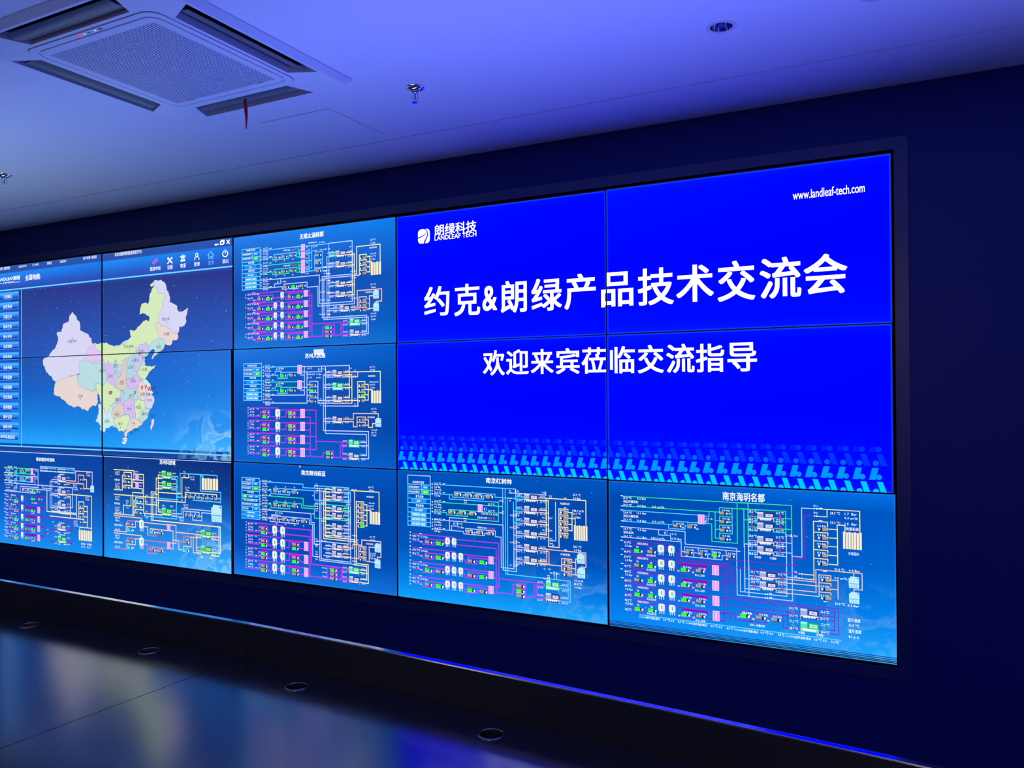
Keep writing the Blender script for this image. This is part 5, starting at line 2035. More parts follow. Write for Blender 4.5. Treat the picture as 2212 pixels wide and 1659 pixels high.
('27.0℃',846.7,404.1,8.4,0,'l','W',0),
('27.1℃',847.6,431.1,8.4,0,'l','W',0),
('V10',858.8,76.5,7.9,0,'l','W',0),
('V11',897.7,91.6,7.8,0,'l','W',0),
('V12',898.9,298.8,7.8,0,'l','W',0),
('V5',914.8,330.7,7.8,0,'l','W',0),
('V13',860.1,199.2,7.9,0,'l','W',0),
('V14',898,199.1,7.8,0,'l','W',0),
('V13',859.7,259.7,7.9,0,'l','W',0),
('V14',897.6,259.3,7.8,0,'l','W',0),
('48.0 Hz',956.1,157.3,8.3,32.8,'l','W',0),
('0.0 Hz',955.9,185.5,8.3,32.8,'l','W',0),
('0.0 Hz',955.7,214.7,8.3,32.8,'l','W',0),
('0.0 Hz',955.5,244.8,8.3,32.8,'l','W',0),
('0.0 Hz',955.3,273.9,8.3,32.8,'l','W',0),
('25.2 ℃',1022.6,78.5,10.6,0,'l','W',0),
('3.9 Bar',1026.2,95.1,10.6,0,'l','W',0),
('地源系统',956.4,124.8,10.7,50.2,'l','W',0),
('148.9 m³/h',1021,154.2,10.6,59.8,'l','W',0),
('24.7 ℃',1023,168.6,10.6,0,'l','W',0),
('1.4 Bar',1028.1,185.6,10.6,0,'l','W',0),
('28.5 ℃',1024.5,326.4,10.6,0,'l','W',0),
('0.4 Bar',1028.6,342.4,10.6,0,'l','W',0),
('冷却系统',957.3,369.4,10.7,50.7,'l','W',0),
('0.0 m³/h',1029.1,488.1,10.6,0,'l','W',0),
('28.4 ℃',1025.8,504.3,10.6,0,'l','W',0),
('0.4 Bar',1028.8,520.8,10.6,0,'l','W',0),
('0.0 Hz',975.6,395.8,7.7,30.5,'l','W',0),
('0.0 Hz',975.4,425.8,7.7,30.5,'l','W',0),
('0.0 Hz',975.2,454.9,7.7,30.5,'l','W',0),
('V6',866.5,448.4,7.8,0,'l','W',0),
('V20',889.8,447.6,7.8,0,'l','W',0),
('V29',899.4,464.8,7.8,0,'l','W',0),
('V30',933.7,465.3,7.8,0,'l','W',0),
('V31',885.2,478.9,7.8,0,'l','W',0),
('V32',865.1,495.1,7.8,0,'l','W',0),
('市',81,329.2,9.6,0,'c','W',0),
('政',80.9,346.2,9.6,0,'c','W',0),
('热',80.8,363.1,9.6,0,'c','W',0),
('水',80.7,380.1,9.6,0,'c','W',0),
('48.5 ℃ 5.2 Bar',93.8,346.4,10.2,99,'l','W',0),
('47.0 ℃',93.7,364.1,10.2,43.7,'l','W',0),
('低',80.5,403.4,9.6,0,'c','W',0),
('区',80.4,420.4,9.6,0,'c','W',0),
('热',80.3,437.3,9.6,0,'c','W',0),
('水',80.2,454.3,9.6,0,'c','W',0),
('49.0 ℃ 6.8 Bar',93.3,420.6,10.2,99,'l','W',0),
('45.0 ℃',93.2,438.3,10.2,43.7,'l','W',0),
('中',80,477.5,9.6,0,'c','W',0),
('区',79.9,494.5,9.6,0,'c','W',0),
('热',79.8,511.5,9.6,0,'c','W',0),
('水',79.7,528.5,9.6,0,'c','W',0),
('48.8 ℃ 12.1 Bar',92.9,494.8,10.2,99,'l','W',0),
('46.1 ℃',92.7,512.4,10.2,43.7,'l','W',0),
('高',79.6,552.7,9.6,0,'c','W',0),
('区',79.5,569.7,9.6,0,'c','W',0),
('热',79.4,586.7,9.6,0,'c','W',0),
('水',79.3,603.6,9.6,0,'c','W',0),
('49.1 ℃ 15.0 Bar',92.4,570,10.2,99,'l','W',0),
('45.5 ℃',92.3,587.6,10.2,43.7,'l','W',0),
('35.1℃',832.3,515.7,8.4,0,'l','W',0),
('35.1℃',833.2,541.7,8.4,0,'l','W',0),
('35.1℃',832.9,579.6,8.4,0,'l','W',0),
('35.1℃',832.8,603.2,8.4,0,'l','W',0),
('35.1℃',962.6,515.7,8.2,0,'l','W',0),
('35.1℃',962.4,543.8,8.2,0,'l','W',0),
('35.1℃',962.1,576.3,8.2,0,'l','W',0),
('35.1℃',963.5,603.8,8.2,0,'l','W',0)],
'S':[('btn',177.2,85.9,44.4,20.2,'b'),
('btn',178.3,111.3,45.7,20.2,'g'),
('btn',134.5,160,97.3,18.1,'b'),
('btn',134.8,208.5,99.2,18.1,'b'),
('btn',134.7,232.4,99.2,18.1,'l'),
('btn',134.5,257,99.2,18.1,'l'),
('btn',134.4,281.5,99.2,18.1,'l'),
('arw',294.5,61.2,12.4,5.8,'l'),
('arw',294.2,107.9,12.4,5.8,'l'),
('arw',293.9,152.9,12.4,5.8,'l'),
('arw',293.6,200.1,12.4,5.8,'l'),
('arw',293.3,246.7,12.4,5.8,'l'),
('arw',293.1,294.4,12.4,5.8,'l'),
('pump',376.8,113.3,44.9,21.8,'x'),
('pump',440.2,113.5,44.3,21.7,'x'),
('pump',501.4,114.3,43.7,21.5,'x'),
('pump',564.1,114.4,43.1,21.4,'x'),
('pump',339.7,206.5,45.3,21.9,'x'),
('pump',403.5,205.6,44.7,21.7,'x'),
('pump',466.4,206.1,44,21.6,'x'),
('pump',444.9,301.2,44.3,21.6,'x'),
('pump',506.1,300.7,43.6,21.5,'x'),
('pump',567,300.2,43.1,21.3,'x'),
('hx',511.1,175.1,28.3,39.9,''),
('byp',541.6,179.9,19.9,20.4,''),
('val',423.8,139.7,15.6,7.7,''),
('val',422,233.3,15.6,7.7,''),
('byp',358.9,266.7,20.7,19.8,''),
('val',714.4,77.6,9,13,''),
('val',642,129.3,9.2,13.1,''),
('val',641.6,188.7,9.2,13.1,''),
('val',683.2,87.8,14.7,7.5,''),
('val',683.1,114.4,14.7,7.5,''),
('val',704,197.2,8.5,13,''),
('val',716.4,196.4,8.4,13,''),
('val',703.6,258.2,8.5,13,''),
('val',716,257.3,8.4,13,''),
('val',703.1,332.3,8.5,13,''),
('val',715.5,331.3,8.4,13,''),
('val',702.3,446.3,8.5,13,''),
('val',714.7,445.1,8.4,13,''),
('chl',799.2,108.8,77.3,44.5,'x'),
('rv',756.1,111.3,11.1,16.9,'g'),
('rv',842.2,108.9,10.9,16.7,'r'),
('chl',798.8,169.7,77.3,44.5,'x'),
('rv',755.7,172.4,11.1,16.9,'r'),
('rv',841.8,169.5,10.9,16.7,'r'),
('chl',798.4,227.6,77.3,44.5,'x'),
('rv',755.3,230.6,11.1,16.9,'r'),
('rv',841.4,227.1,10.9,16.7,'r'),
('chl',798,288.4,77.2,44.5,'x'),
('rv',754.9,291.8,11.1,16.9,'g'),
('rv',841,287.6,10.9,16.7,'g'),
('chl',797.5,357.7,77.2,44.5,'x'),
('rv',754.4,361.4,11.1,16.9,'r'),
('rv',840.5,356.5,10.9,16.7,'g'),
('chl',797.1,418.5,77.2,44.5,'x'),
('rv',754,422.5,11.1,16.9,'r'),
('rv',840,417,10.9,16.7,'g'),
('val',878.9,76.9,8.7,10.8,''),
('val',905.7,101.9,14,7.8,''),
('val',906.9,308.4,14,7.3,''),
('val',907.9,323,14,7.3,''),
('val',907.8,337.1,14,7.3,''),
('val',881.8,198.8,8.7,12.7,''),
('val',894.2,197.9,8.6,12.7,''),
('val',881.4,259,8.7,12.7,''),
('val',893.8,258.1,8.6,12.7,''),
('pump',978.2,166.6,44.4,20.4,'xf'),
('pump',978,194.7,44.4,20.3,'xf'),
('pump',977.8,223.8,44.4,20.3,'xf'),
('pump',977.6,253.8,44.4,20.3,'xf'),
('pump',977.4,282.9,44.4,20.3,'xf'),
('gnd',1062.8,259.4,71.5,71.9,'6'),
('ctw',1063,380.6,40.4,50.3,''),
('ctw',1064.1,449,40.4,50.3,''),
('arw',983,96.6,13.7,5.8,'r'),
('arw',983.9,346.7,13.7,5.8,'l'),
('arw',982.7,144.5,11.6,5.3,'l'),
('pump',995.5,406.1,44.2,20.3,'xf'),
('pump',995.3,436,44.2,20.3,'xf'),
('pump',995.1,465,44.2,20.3,'xf'),
('val',921.9,464,8.6,11.7,''),
('val',933.6,465.3,8.5,11.7,''),
('val',892.2,489.9,14,7.8,''),
('val',893.2,501.1,14,7.8,''),
('pump',195.7,372.9,46.7,20.1,'x'),
('pump',265.8,374,48.5,21,'g'),
('tank',314.2,363.3,28.3,47,''),
('tank',354,363.2,28.1,46.8,''),
('arw',146.5,331.7,12.8,5.3,'l'),
('arw',148.1,375.2,12.8,5.3,'r'),
('pump',195.2,447.1,46.7,20.1,'x'),
('pump',265.4,448.2,48.5,21,'g'),
('tank',313.7,437.5,28.3,47,''),
('tank',353.5,437.4,28.1,46.8,''),
('arw',146,405.9,12.8,5.3,'l'),
('arw',147.7,449.4,12.8,5.3,'r'),
('tank',394.2,436.6,27.8,46.6,''),
('pump',455.9,449.1,45.3,20.6,'x'),
('pump',526.9,448.7,45.8,20.4,'g'),
('hx',572.5,434.2,29,39.6,''),
('pump',194.7,521.3,46.7,20.1,'g'),
('pump',264.9,522.4,48.5,21,'x'),
('tank',313.3,511.6,28.3,47,''),
('tank',353.1,511.5,28.1,46.8,''),
('arw',145.5,480,12.8,5.3,'l'),
('arw',147.2,523.5,12.8,5.3,'r'),
('tank',393.7,510.8,27.8,46.6,''),
('pump',455.5,523.2,45.3,20.6,'x'),
('pump',526.4,522.9,45.8,20.4,'g'),
('hx',572.1,508.4,29,39.6,''),
('pump',194.3,596.4,46.7,20.1,'x'),
('pump',264.4,597.6,48.5,21,'g'),
('tank',312.8,586.8,28.3,47,''),
('tank',352.6,586.7,28.1,46.8,''),
('arw',145.1,555.2,12.8,5.3,'l'),
('arw',146.7,598.7,12.8,5.3,'r'),
('tank',393.3,586,27.8,46.6,''),
('pump',455,598.4,45.3,20.6,'g'),
('pump',525.9,598.1,45.8,20.4,'x'),
('hx',571.6,583.6,29,39.6,''),
('pump',738,546.9,47,20.9,'x'),
('pump',737.8,571.7,47,20.9,'g'),
('pump',737.7,596.6,47,20.9,'x'),
('chl',913.2,526.8,73,44.9,'g'),
('chl',912.8,586.7,74.1,44.9,'x'),
('rv',870.3,527.9,10.8,17.6,'g'),
('rv',953.4,527.4,10.6,17.5,'g'),
('rv',869.8,589.2,10.8,17.6,'r'),
('rv',954,591.8,10.6,17.5,'r')],
},
(4,2):{
'L':[('g',0,[62.5,68.9,592.5,68.9,686.7,68.9]),
('g',0,[62.1,114.9,268.7,114.9,512.3,114.9]),
('c',0,[62,134.1,268.6,134.1,421.6,134.1]),
('c',0,[61.6,185.3,300.8,185.3]),
('c',0,[286.8,186.4,286.8,202.7,362.2,202.7,362.2,185,368.3,185]),
('c',0,[307.1,182.8,307.1,168.8,420.7,168.8]),
('c',0,[375.4,183.1,375.4,167.2]),
('w',0,[61.4,211.8,362.2,211.8,362.2,267.9,589.7,267.9,589.7,367.2]),
('w',0,[61,259.5,344.3,259.5,344.3,323.6,526.7,323.6,526.7,303.4,539.9,303.4]),
('w',0,[239.7,212.6,239.7,235.8,296.3,235.8,296.3,258.3]),
('w',0,[344.5,302.5,356.7,302.5]),
('w',0,[359.3,296.8,359.3,280.2,603.6,280.2]),
('w',0,[400.6,323.1,400.6,303.5,415.8,303.5]),
('w',0,[463.5,323.4,463.5,303.1,476.9,303.1]),
('w',0,[421,294.5,421,281.1]),
('w',0,[482.9,295,482.9,280.8]),
('w',0,[544.4,295.5,544.4,280.9]),
('g',0,[450.9,136.9,470.3,136.9,470.3,117.9]),
('g',0,[450.6,169.2,481.8,169.2,481.8,245.8,592.9,245.8,592.9,69.9]),
('g',0,[497.4,116.8,497.4,230.2,513.4,230.2]),
('g',0,[498.8,152.6,513.4,152.6]),
('g',0,[498.4,190.9,513.7,190.9]),
('g',0,[515.9,115,515.9,95.1,622.3,95.1,686.4,95.1]),
('g',0,[516.5,150.9,516.5,132.8,572.4,132.8]),
('g',0,[516.1,189.2,516.1,171,572.1,171]),
('g',0,[515.8,225.1,515.8,206.8,571.8,206.8]),
('g',0,[571.2,95.2,571.2,207]),
('g',0,[622.1,95.8,622.1,248.1]),
('g',0,[639.8,68.6,639.8,246.6]),
('w',0,[623.1,256.8,623.1,416.7]),
('w',0,[640.5,255.3,640.5,414.9]),
('g',0,[608.4,67.8,819.1,67.8,819.1,193.4]),
('g',0,[608.2,93.7,795.5,93.7,795.5,190.8]),
('g',0,[621.2,96.2,621.2,245.7]),
('g',0,[639.1,68.3,639.1,247.3]),
('g',0,[622.9,140.8,677,140.8]),
('g',0,[640.6,124.2,677.2,124.2]),
('g',0,[748.7,124.4,819.2,124.4]),
('g',0,[748.6,140.1,795.1,140.1]),
('g',0,[640.1,185.6,676.7,185.6]),
('g',0,[640.2,169.7,676.8,169.7]),
('g',0,[748.3,169.1,818.8,169.1]),
('g',0,[748.2,184.9,794.7,184.9]),
('w',0,[622.1,245.3,676.2,245.3]),
('w',0,[639.7,228.6,676.3,228.6]),
('w',0,[747.8,227,818.3,227]),
('w',0,[747.7,243,794.2,243]),
('w',0,[639.2,287.6,675.8,287.6]),
('w',0,[639.4,271.6,675.9,271.6]),
('w',0,[747.4,269.3,817.9,269.3]),
('w',0,[747.3,285.3,793.8,285.3]),
('w',0,[797.5,199.7,797.5,387.7]),
('w',0,[820,198,820,385.4]),
('w',0,[819.2,281.7,859.6,281.7,859.6,75.7,910.3,75.7]),
('y',0,[918.7,75.2,1084.5,75.2,1084.5,167.2]),
('p',0,[908.7,106.2,870.5,106.2,870.5,291.1,831.9,291.1,831.9,320.2,606.3,320.2]),
('y',0,[919.9,106.4,959.9,106.4,959.9,78]),
('y',0,[906.4,371.9,906.4,128,961.3,128,961.3,147.2]),
('y',0,[998.3,154.7,998.3,136.7,1028.2,136.7,1028.2,165.7]),
('y',0,[999.3,154.7,999.3,301.6,965.3,301.6]),
('y',0,[966.6,156.4,999.5,156.4]),
('y',0,[906.7,173,962.3,173,962.3,183]),
('y',0,[966.3,192.3,999.2,192.3]),
('y',0,[906.4,208.8,962,208.8,962,218.7]),
('y',0,[966,227.8,998.9,227.8]),
('y',0,[906,245.5,961.6,245.5,961.6,255.2]),
('y',0,[965.6,264.3,998.6,264.3]),
('y',0,[905.7,281.9,961.3,281.9,961.3,291.4]),
('p',0,[606,352.7,847.2,352.7]),
('w',0,[798.3,371.3,848.5,371.3]),
('y',0,[858.6,352.7,906.5,352.7]),
('y',0,[859,371.9,907.7,371.9]),
('w',0,[623.4,336.8,623.4,452.2]),
('w',0,[641.1,335.1,641.1,468.7]),
('o',0,[914,421.9,914,328.3,1091.1,328.3,1091.1,395.1,1060.2,395.1,1060.2,404.4]),
('o',0,[1060.2,329.8,1060.2,342]),
('w',0,[623.8,395.4,685.3,395.4]),
('w',0,[641.5,380.4,685.4,380.4]),
('w',0,[623.5,438.4,685,438.4]),
('w',0,[641.1,423.4,685.1,423.4]),
('o',0,[754.7,380.4,914.7,380.4]),
('o',0,[754.5,396.6,927.1,396.6]),
('o',0,[754.3,422.6,914.8,422.6]),
('o',0,[754.2,439.6,926.1,439.6,926.1,348.8,972.1,348.8,972.1,361.2]),
('o',0,[975.8,366.1,999,366.1]),
('o',0,[925.8,381.5,972.3,381.5,972.3,392]),
('o',0,[975.4,403.6,998.7,403.6]),
('o',0,[925.5,419.9,971.9,419.9,971.9,430.2]),
('o',0,[999.4,364.3,999.4,441.8]),
('w',0,[605.2,453.5,797.4,453.5,797.4,320.4]),
('w',0,[605,470.1,820,470.1,820,318.3]),
('p',0,[604.9,481.6,1000.3,481.6,1000.3,589.3,924,589.3]),
('p',0,[604.8,493.1,984.6,493.1,984.6,573.4,924.1,573.4]),
('p',0,[604.6,518.1,848.6,518.1]),
('p',0,[604.5,535.9,849.9,535.9]),
('p',0,[924.6,518.6,984,518.6]),
('p',0,[924.4,534.1,984.7,534.1]),
('p',0,[798.7,519.4,798.7,572.6,848.1,572.6]),
('p',0,[781.5,535.3,781.5,589,850.8,589]),
('p',0,[781,535.2,848.4,535.2]),
('p',0,[604.1,577.4,646.5,577.4,646.5,555.2,669.1,555.2]),
('p',0,[646.4,577.1,712.7,577.1,712.7,555.6,732.7,555.6]),
('p',0,[673,550.7,673,535.4]),
('p',0,[735.7,550.6,735.7,535.4]),
('c',0,[148.6,609.9,1008.2,609.9,1008.2,610.5,148.6,610.5,148.6,609.9]),
('c',0,[148.3,607.5,148.3,625.1]),
('p',0,[74,274.9,301,274.9,301,281.2]),
('p',0,[73.7,314.7,112.7,314.7,112.7,333.3,169.1,333.3,169.1,314.7,185.1,314.7]),
('p',0,[127,309.9,127,289,236,289]),
('p',0,[189.1,308.3,189.1,288.4]),
('p',0,[265.8,290.1,283.5,290.1]),
('p',0,[265.7,304.1,283.4,304.1]),
('p',0,[275.1,290.4,275.1,304]),
('p',0,[74.4,341.2,301.4,341.2,301.4,347.5]),
('p',0,[74.1,381,113.2,381,113.2,399.6,169.5,399.6,169.5,381,185.6,381]),
('p',0,[127.4,376.2,127.4,355.3,236.4,355.3]),
('p',0,[189.5,374.6,189.5,354.7]),
('p',0,[266.2,356.4,283.9,356.4]),
('p',0,[266.1,370.4,283.8,370.4]),
('p',0,[275.5,356.7,275.5,370.3]),
('p',0,[316.4,354.2,535.2,354.2]),
('p',0,[323.1,373.8,323.1,399.7,390.9,399.7,390.9,381.9,407.6,381.9]),
('p',0,[345,379.1,345,358.8,458.5,358.8,458.5,390,482.7,390]),
('pb',9,[346.5,361.5,457.1,361.5]),
('p',0,[412.2,377.2,412.2,360.8]),
('p',0,[512.3,357.8,545.3,357.8]),
('p',0,[512.1,389.9,534.9,389.9]),
('p',0,[74.5,409.1,301.5,409.1,301.5,415.4]),
('p',0,[74.2,448.8,113.3,448.8,113.3,467.4,169.6,467.4,169.6,448.9,185.7,448.9]),
('p',0,[127.5,444,127.5,423.2,236.5,423.2]),
('p',0,[189.6,442.5,189.6,422.5]),
('p',0,[266.3,424.2,284,424.2]),
('p',0,[266.2,438.2,283.9,438.2]),
('p',0,[275.6,424.5,275.6,438.2]),
('p',0,[316.5,422,535.3,422]),
('p',0,[323.2,441.7,323.2,467.6,391,467.6,391,449.7,407.7,449.7]),
('p',0,[345.1,447,345.1,426.6,458.6,426.6,458.6,457.9,482.8,457.9]),
('pb',9,[346.6,429.3,457.2,429.3]),
('p',0,[412.3,445,412.3,428.6]),
('p',0,[512.4,425.7,545.4,425.7]),
('p',0,[512.2,457.8,535,457.8]),
('p',0,[75.2,475.9,302.2,475.9,302.2,482.2]),
('p',0,[74.9,515.6,114,515.6,114,534.2,170.4,534.2,170.4,515.7,186.4,515.7]),
('p',0,[128.3,510.9,128.3,490,237.2,490]),
('p',0,[190.3,509.3,190.3,489.4]),
('p',0,[267,491.1,284.8,491.1]),
('p',0,[266.9,505,284.7,505]),
('p',0,[276.3,491.3,276.3,505]),
('p',0,[317.2,488.8,536,488.8]),
('p',0,[323.9,508.5,323.9,534.4,391.7,534.4,391.7,516.5,408.4,516.5]),
('p',0,[345.8,513.8,345.8,493.4,459.3,493.4,459.3,524.7,483.5,524.7]),
('pb',9,[347.3,496.1,458,496.1]),
('p',0,[413,511.9,413,495.5]),
('p',0,[513.2,492.5,546.1,492.5]),
('p',0,[512.9,524.6,535.7,524.6]),
('p',0,[75.7,541.8,302.6,541.8,302.6,548.1]),
('p',0,[75.4,581.5,114.4,581.5,114.4,600.1,170.8,600.1,170.8,581.6,186.8,581.6]),
('p',0,[128.7,576.8,128.7,555.9,237.7,555.9]),
('p',0,[190.8,575.2,190.8,555.3]),
('p',0,[267.4,557,285.2,557]),
('p',0,[267.3,570.9,285.1,570.9]),
('p',0,[276.7,557.2,276.7,570.9]),
('p',0,[317.7,554.8,536.4,554.8]),
('p',0,[324.4,574.4,324.4,600.3,392.2,600.3,392.2,582.4,408.8,582.4]),
('p',0,[346.3,579.7,346.3,559.4,459.7,559.4,459.7,590.6,483.9,590.6]),
('pb',9,[347.7,562,458.4,562]),
('p',0,[413.5,577.8,413.5,561.4]),
('p',0,[513.6,558.4,546.6,558.4]),
('p',0,[513.3,590.5,536.1,590.5]),
('p',0,[336,289.8,336,337.6,546.6,337.6,546.6,424.7]),
('p',0,[315.3,308.9,325.1,308.9,325.1,347.1,534.2,347.1,534.2,426]),
('p',0,[558.2,423.6,558.2,319.6,684.5,319.6]),
('p',0,[574,421.9,574,352.2,684.3,352.2]),
('p',0,[535.3,365.3,535.3,591.8,510.4,591.8]),
('p',0,[546.6,364.3,546.6,556.5,510.7,556.5]),
('p',0,[559.2,363,559.2,493.2,683.1,493.2]),
('p',0,[575.9,361.4,575.9,482.4,683.1,482.4]),
('p',0,[548.3,518.2,682.9,518.2]),
('p',0,[535.6,576.9,561,576.9,561,553.9,602.8,553.9]),
('p',0,[582.9,555.3,582.9,578.4,682.3,578.4]),
('p',0,[605.7,547.3,605.7,535,682.7,535]),
('w',0,[590.3,360,590.3,470.1,683.3,470.1]),
('w',0,[604.7,358.6,604.7,453.4,683.4,453.4]),
('w',0,[623.6,356.8,623.6,451.8]),
('w',0,[640.5,355.2,640.5,469.3]),
('c',0,[363.3,609.1,363.3,623.2]),
('c',0,[577.9,608.3,577.9,623.5]),
('c',0,[793.3,609,793.3,626.1])],
'T':[('南京海玥名都',620.3,43.5,36,179.1,'c','W',1),
('25.8 ℃',70.6,75.6,10,41.8,'l','W',0),
('3.2 Bar',139.9,75.8,9.9,42.3,'l','W',0),
('25.2 ℃',71.4,109.2,10,41.7,'l','W',0),
('6.5 Bar',139.7,109.5,9.9,42.3,'l','W',0),
('0.0 m³/h',209.7,109.2,9.8,57.2,'l','W',0),
('23.8 ℃',71.1,144.1,10,41.7,'l','W',0),
('11.0 Bar',137.5,142.9,9.9,45.5,'l','W',0),
('25.1 ℃',71.5,176.8,10,41.7,'l','W',0),
('10.8 Bar',137.5,177.5,9.9,45.5,'l','W',0),
('0.0 m³/h',210.1,176.8,9.8,57.2,'l','W',0),
('23.9 ℃',71.8,220.6,10,41.7,'l','W',0),
('9.3 Bar',141.1,219.9,9.9,42.3,'l','W',0),
('24.9 ℃',72.6,253.6,10,41.7,'l','W',0),
('11.1 Bar',138.2,253.4,9.9,45.5,'l','W',0),
('333.3 m³/h',204.7,252.5,9.8,63.5,'l','W',0),
('0.71 Bar',300.3,248,9.7,46.8,'l','W',0),
('0.0 %',292.8,226.8,9.7,30.3,'l','W',0),
('0.0 %',455,146.8,9.5,30.8,'l','W',0),
('低区天棚系统',72.2,92.7,11.8,71.5,'l','W',0),
('高区天棚系统',72.3,160.2,11.8,72.1,'l','W',0),
('新风系统',72.4,236.5,11.8,48.2,'l','W',0),
('0.0 Hz',322.5,177.8,9.1,35.5,'l','W',0),
('0.0 Hz',382.1,177.5,9,35,'l','W',0),
('0.0 Hz',368.4,291.5,9,35.1,'l','W',0),
('0.0 Hz',428.8,290.8,8.9,34.6,'l','W',0),
('48.0 Hz',487.3,292.3,8.9,34.1,'l','W',0),
('0.0 Hz',551.7,292.6,8.8,33.5,'l','W',0),
('0.0 Hz',527.9,105.4,8.8,33.7,'l','W',0),
('0.0 Hz',528.8,141.8,8.8,33.7,'l','W',0),
('0.0 Hz',528.5,179.5,8.8,33.7,'l','W',0),
('0.0 Hz',529,217,8.8,33.7,'l','W',0),
('1#',347.8,194.1,7.8,0,'l','W',0),
('2#',412.7,195.3,7.8,0,'l','W',0),
('1#',364.9,317.9,7.8,0,'l','W',0),
('2#',430.7,318.9,7.7,0,'l','W',0),
('3#',488.6,316.1,7.7,0,'l','W',0),
('4#',542.8,317.7,7.6,0,'l','W',0),
('1#',556.9,118,7.6,0,'l','W',0),
('2#',554.9,154.7,7.6,0,'l','W',0),
('3#',556,192.7,7.6,0,'l','W',0),
('4#',555.7,230.8,7.6,0,'l','W',0),
('1#天棚主机',712.8,134.7,8.5,44.1,'c','W',0),
('28.2 ℃',642.9,103.1,9.8,33.5,'l','W',0),
('28.3 ℃',641.8,134.6,9.8,33.6,'l','W',0),
('26.9 ℃',756.2,102.6,9.7,32.6,'l','W',0),
('27.2 ℃',756,133.8,9.7,32.6,'l','W',0),
('2#天棚主机',712.4,179.8,8.5,44.1,'c','W',0),
('28.4 ℃',642.5,148.7,9.8,33.5,'l','W',0),
('28.1 ℃',641.4,180.1,9.8,33.6,'l','W',0),
('26.9 ℃',755.8,147.5,9.7,32.6,'l','W',0),
('26.7 ℃',755.6,178.7,9.7,32.6,'l','W',0),
('1#新风主机',711.9,238.3,8.5,44.1,'c','W',0),
('24.4 ℃',642.1,207.8,9.8,33.5,'l','W',0),
('24.1 ℃',640.9,239.2,9.8,33.6,'l','W',0),
('26.7 ℃',755.3,205.7,9.7,32.6,'l','W',0),
('27.1 ℃',755.1,236.9,9.7,32.6,'l','W',0),
('2#新风主机',711.5,281,8.5,44.1,'c','W',0),
('24.2 ℃',641.7,250.8,9.8,33.5,'l','W',0),
('24.4 ℃',640.5,282.3,9.8,33.6,'l','W',0),
('27.0 ℃',755,248.1,9.7,32.6,'l','W',0),
('27.2 ℃',754.7,279.3,9.7,32.5,'l','W',0),
('蒸发器',665.3,297.9,9.8,26.8,'l','W',0),
('冷凝器',729.1,297.7,9.7,26.9,'l','W',0),
('V13',801.3,195.8,7.8,0,'l','W',0),
('V14',825.7,195.1,8.4,0,'l','W',0),
('V11',906.3,63.6,8.9,16.2,'l','W',0),
('V12',906.6,92.3,8.9,16.8,'l','W',0),
('28.3 ℃',971.9,89,10,38.3,'l','W',0),
('1.7  Bar',1028,88.9,9.9,45.8,'l','W',0),
('0.0 m³/h',1026.7,105.9,9.9,49.8,'l','W',0),
('33.3 ℃',971.9,128.2,10,38.3,'l','W',0),
('1.5  Bar',1027.9,129.8,9.9,45.8,'l','W',0),
('29.4 ℃',986.6,319.9,10,38.7,'l','W',0),
('0.4 Bar',1041.6,319.5,9.9,42.4,'l','W',0),
('地源系统',1031.8,149.9,13.4,47.9,'l','W',0),
('冷却回水',1039.5,250.7,12.8,41.6,'l','W',0),
('6.0 Hz',921,145.3,9.5,33.9,'l','W',0),
('0.0 Hz',920.6,183.3,9.5,33.9,'l','W',0),
('0.0 Hz',920.3,219.7,9.5,33.9,'l','W',0),
('0.0 Hz',920,256.8,9.5,33.9,'l','W',0),
('0.0 Hz',919.6,293.5,9.5,33.9,'l','W',0),
('V6',827.9,346.6,9,0,'l','W',0),
('V5',827.7,365.8,9,0,'l','W',0),
('1#新风再冷',719.4,390.3,8.5,43.9,'c','W',0),
('26.1 ℃',648.9,362,9.8,33.5,'l','W',0),
('25.5 ℃',648.6,391.5,9.8,33.5,'l','W',0),
('30.5 ℃',762.8,362.3,9.7,32.5,'l','W',0),
('29.6 ℃',762.5,392,9.7,32.5,'l','W',0),
('2#新风再冷',719.1,432.9,8.5,43.9,'c','W',0),
('24.4 ℃',648.5,405,9.8,33.5,'l','W',0),
('24.5 ℃',648.3,434.5,9.8,33.5,'l','W',0),
('29.4 ℃',762.4,404.7,9.7,32.5,'l','W',0),
('29.4 ℃',762.1,434.3,9.7,32.5,'l','W',0),
('0.0 Hz',932.2,357,9.5,33.8,'l','W',0),
('0.0 Hz',931.9,394.8,9.5,33.8,'l','W',0),
('0.0 Hz',931.5,433.3,9.5,33.8,'l','W',0),
('0.0 m³/h',986,355.4,10,49,'l','W',0),
('29.8 ℃',987.3,460.8,10,38.7,'l','W',0),
('0.3 Bar',1036.2,462.3,9.9,42.4,'l','W',0),
('V2',725.4,449.6,8.5,0,'l','W',0),
('V8',725.3,466,8.5,0,'l','W',0),
('室外温度',1035.2,522.1,14,48.3,'l','W',0),
('26.5 ℃',1038.2,542.7,10.5,40.3,'l','W',0),
('室外湿度',1038.6,566.8,14,48.2,'l','W',0),
('81.6 %',1038.3,590.1,10.5,40.3,'l','W',0),
('1#热水主机',888.1,530.2,9.5,46.1,'c','W',0),
('2#热水主机',887.7,584.6,9.5,46.1,'c','W',0),
('30.3 ℃',806.4,500.4,10.2,34.9,'l','W',0),
('29.3 ℃',805.6,531.4,10.2,34.9,'l','W',0),
('51.1 ℃',807.7,553.7,10.2,34.9,'l','W',0),
('48.7 ℃',806.6,584.7,10.2,34.9,'l','W',0),
('26.6 ℃',930.9,501.3,10,33.8,'l','W',0),
('25.6 ℃',929.3,528.9,10,33.8,'l','W',0),
('22.4 ℃',932.1,553.3,10,33.7,'l','W',0),
('24.4 ℃',931,584.8,10,33.8,'l','W',0),
('冷凝器',841.7,599.3,9.6,26.1,'l','W',0),
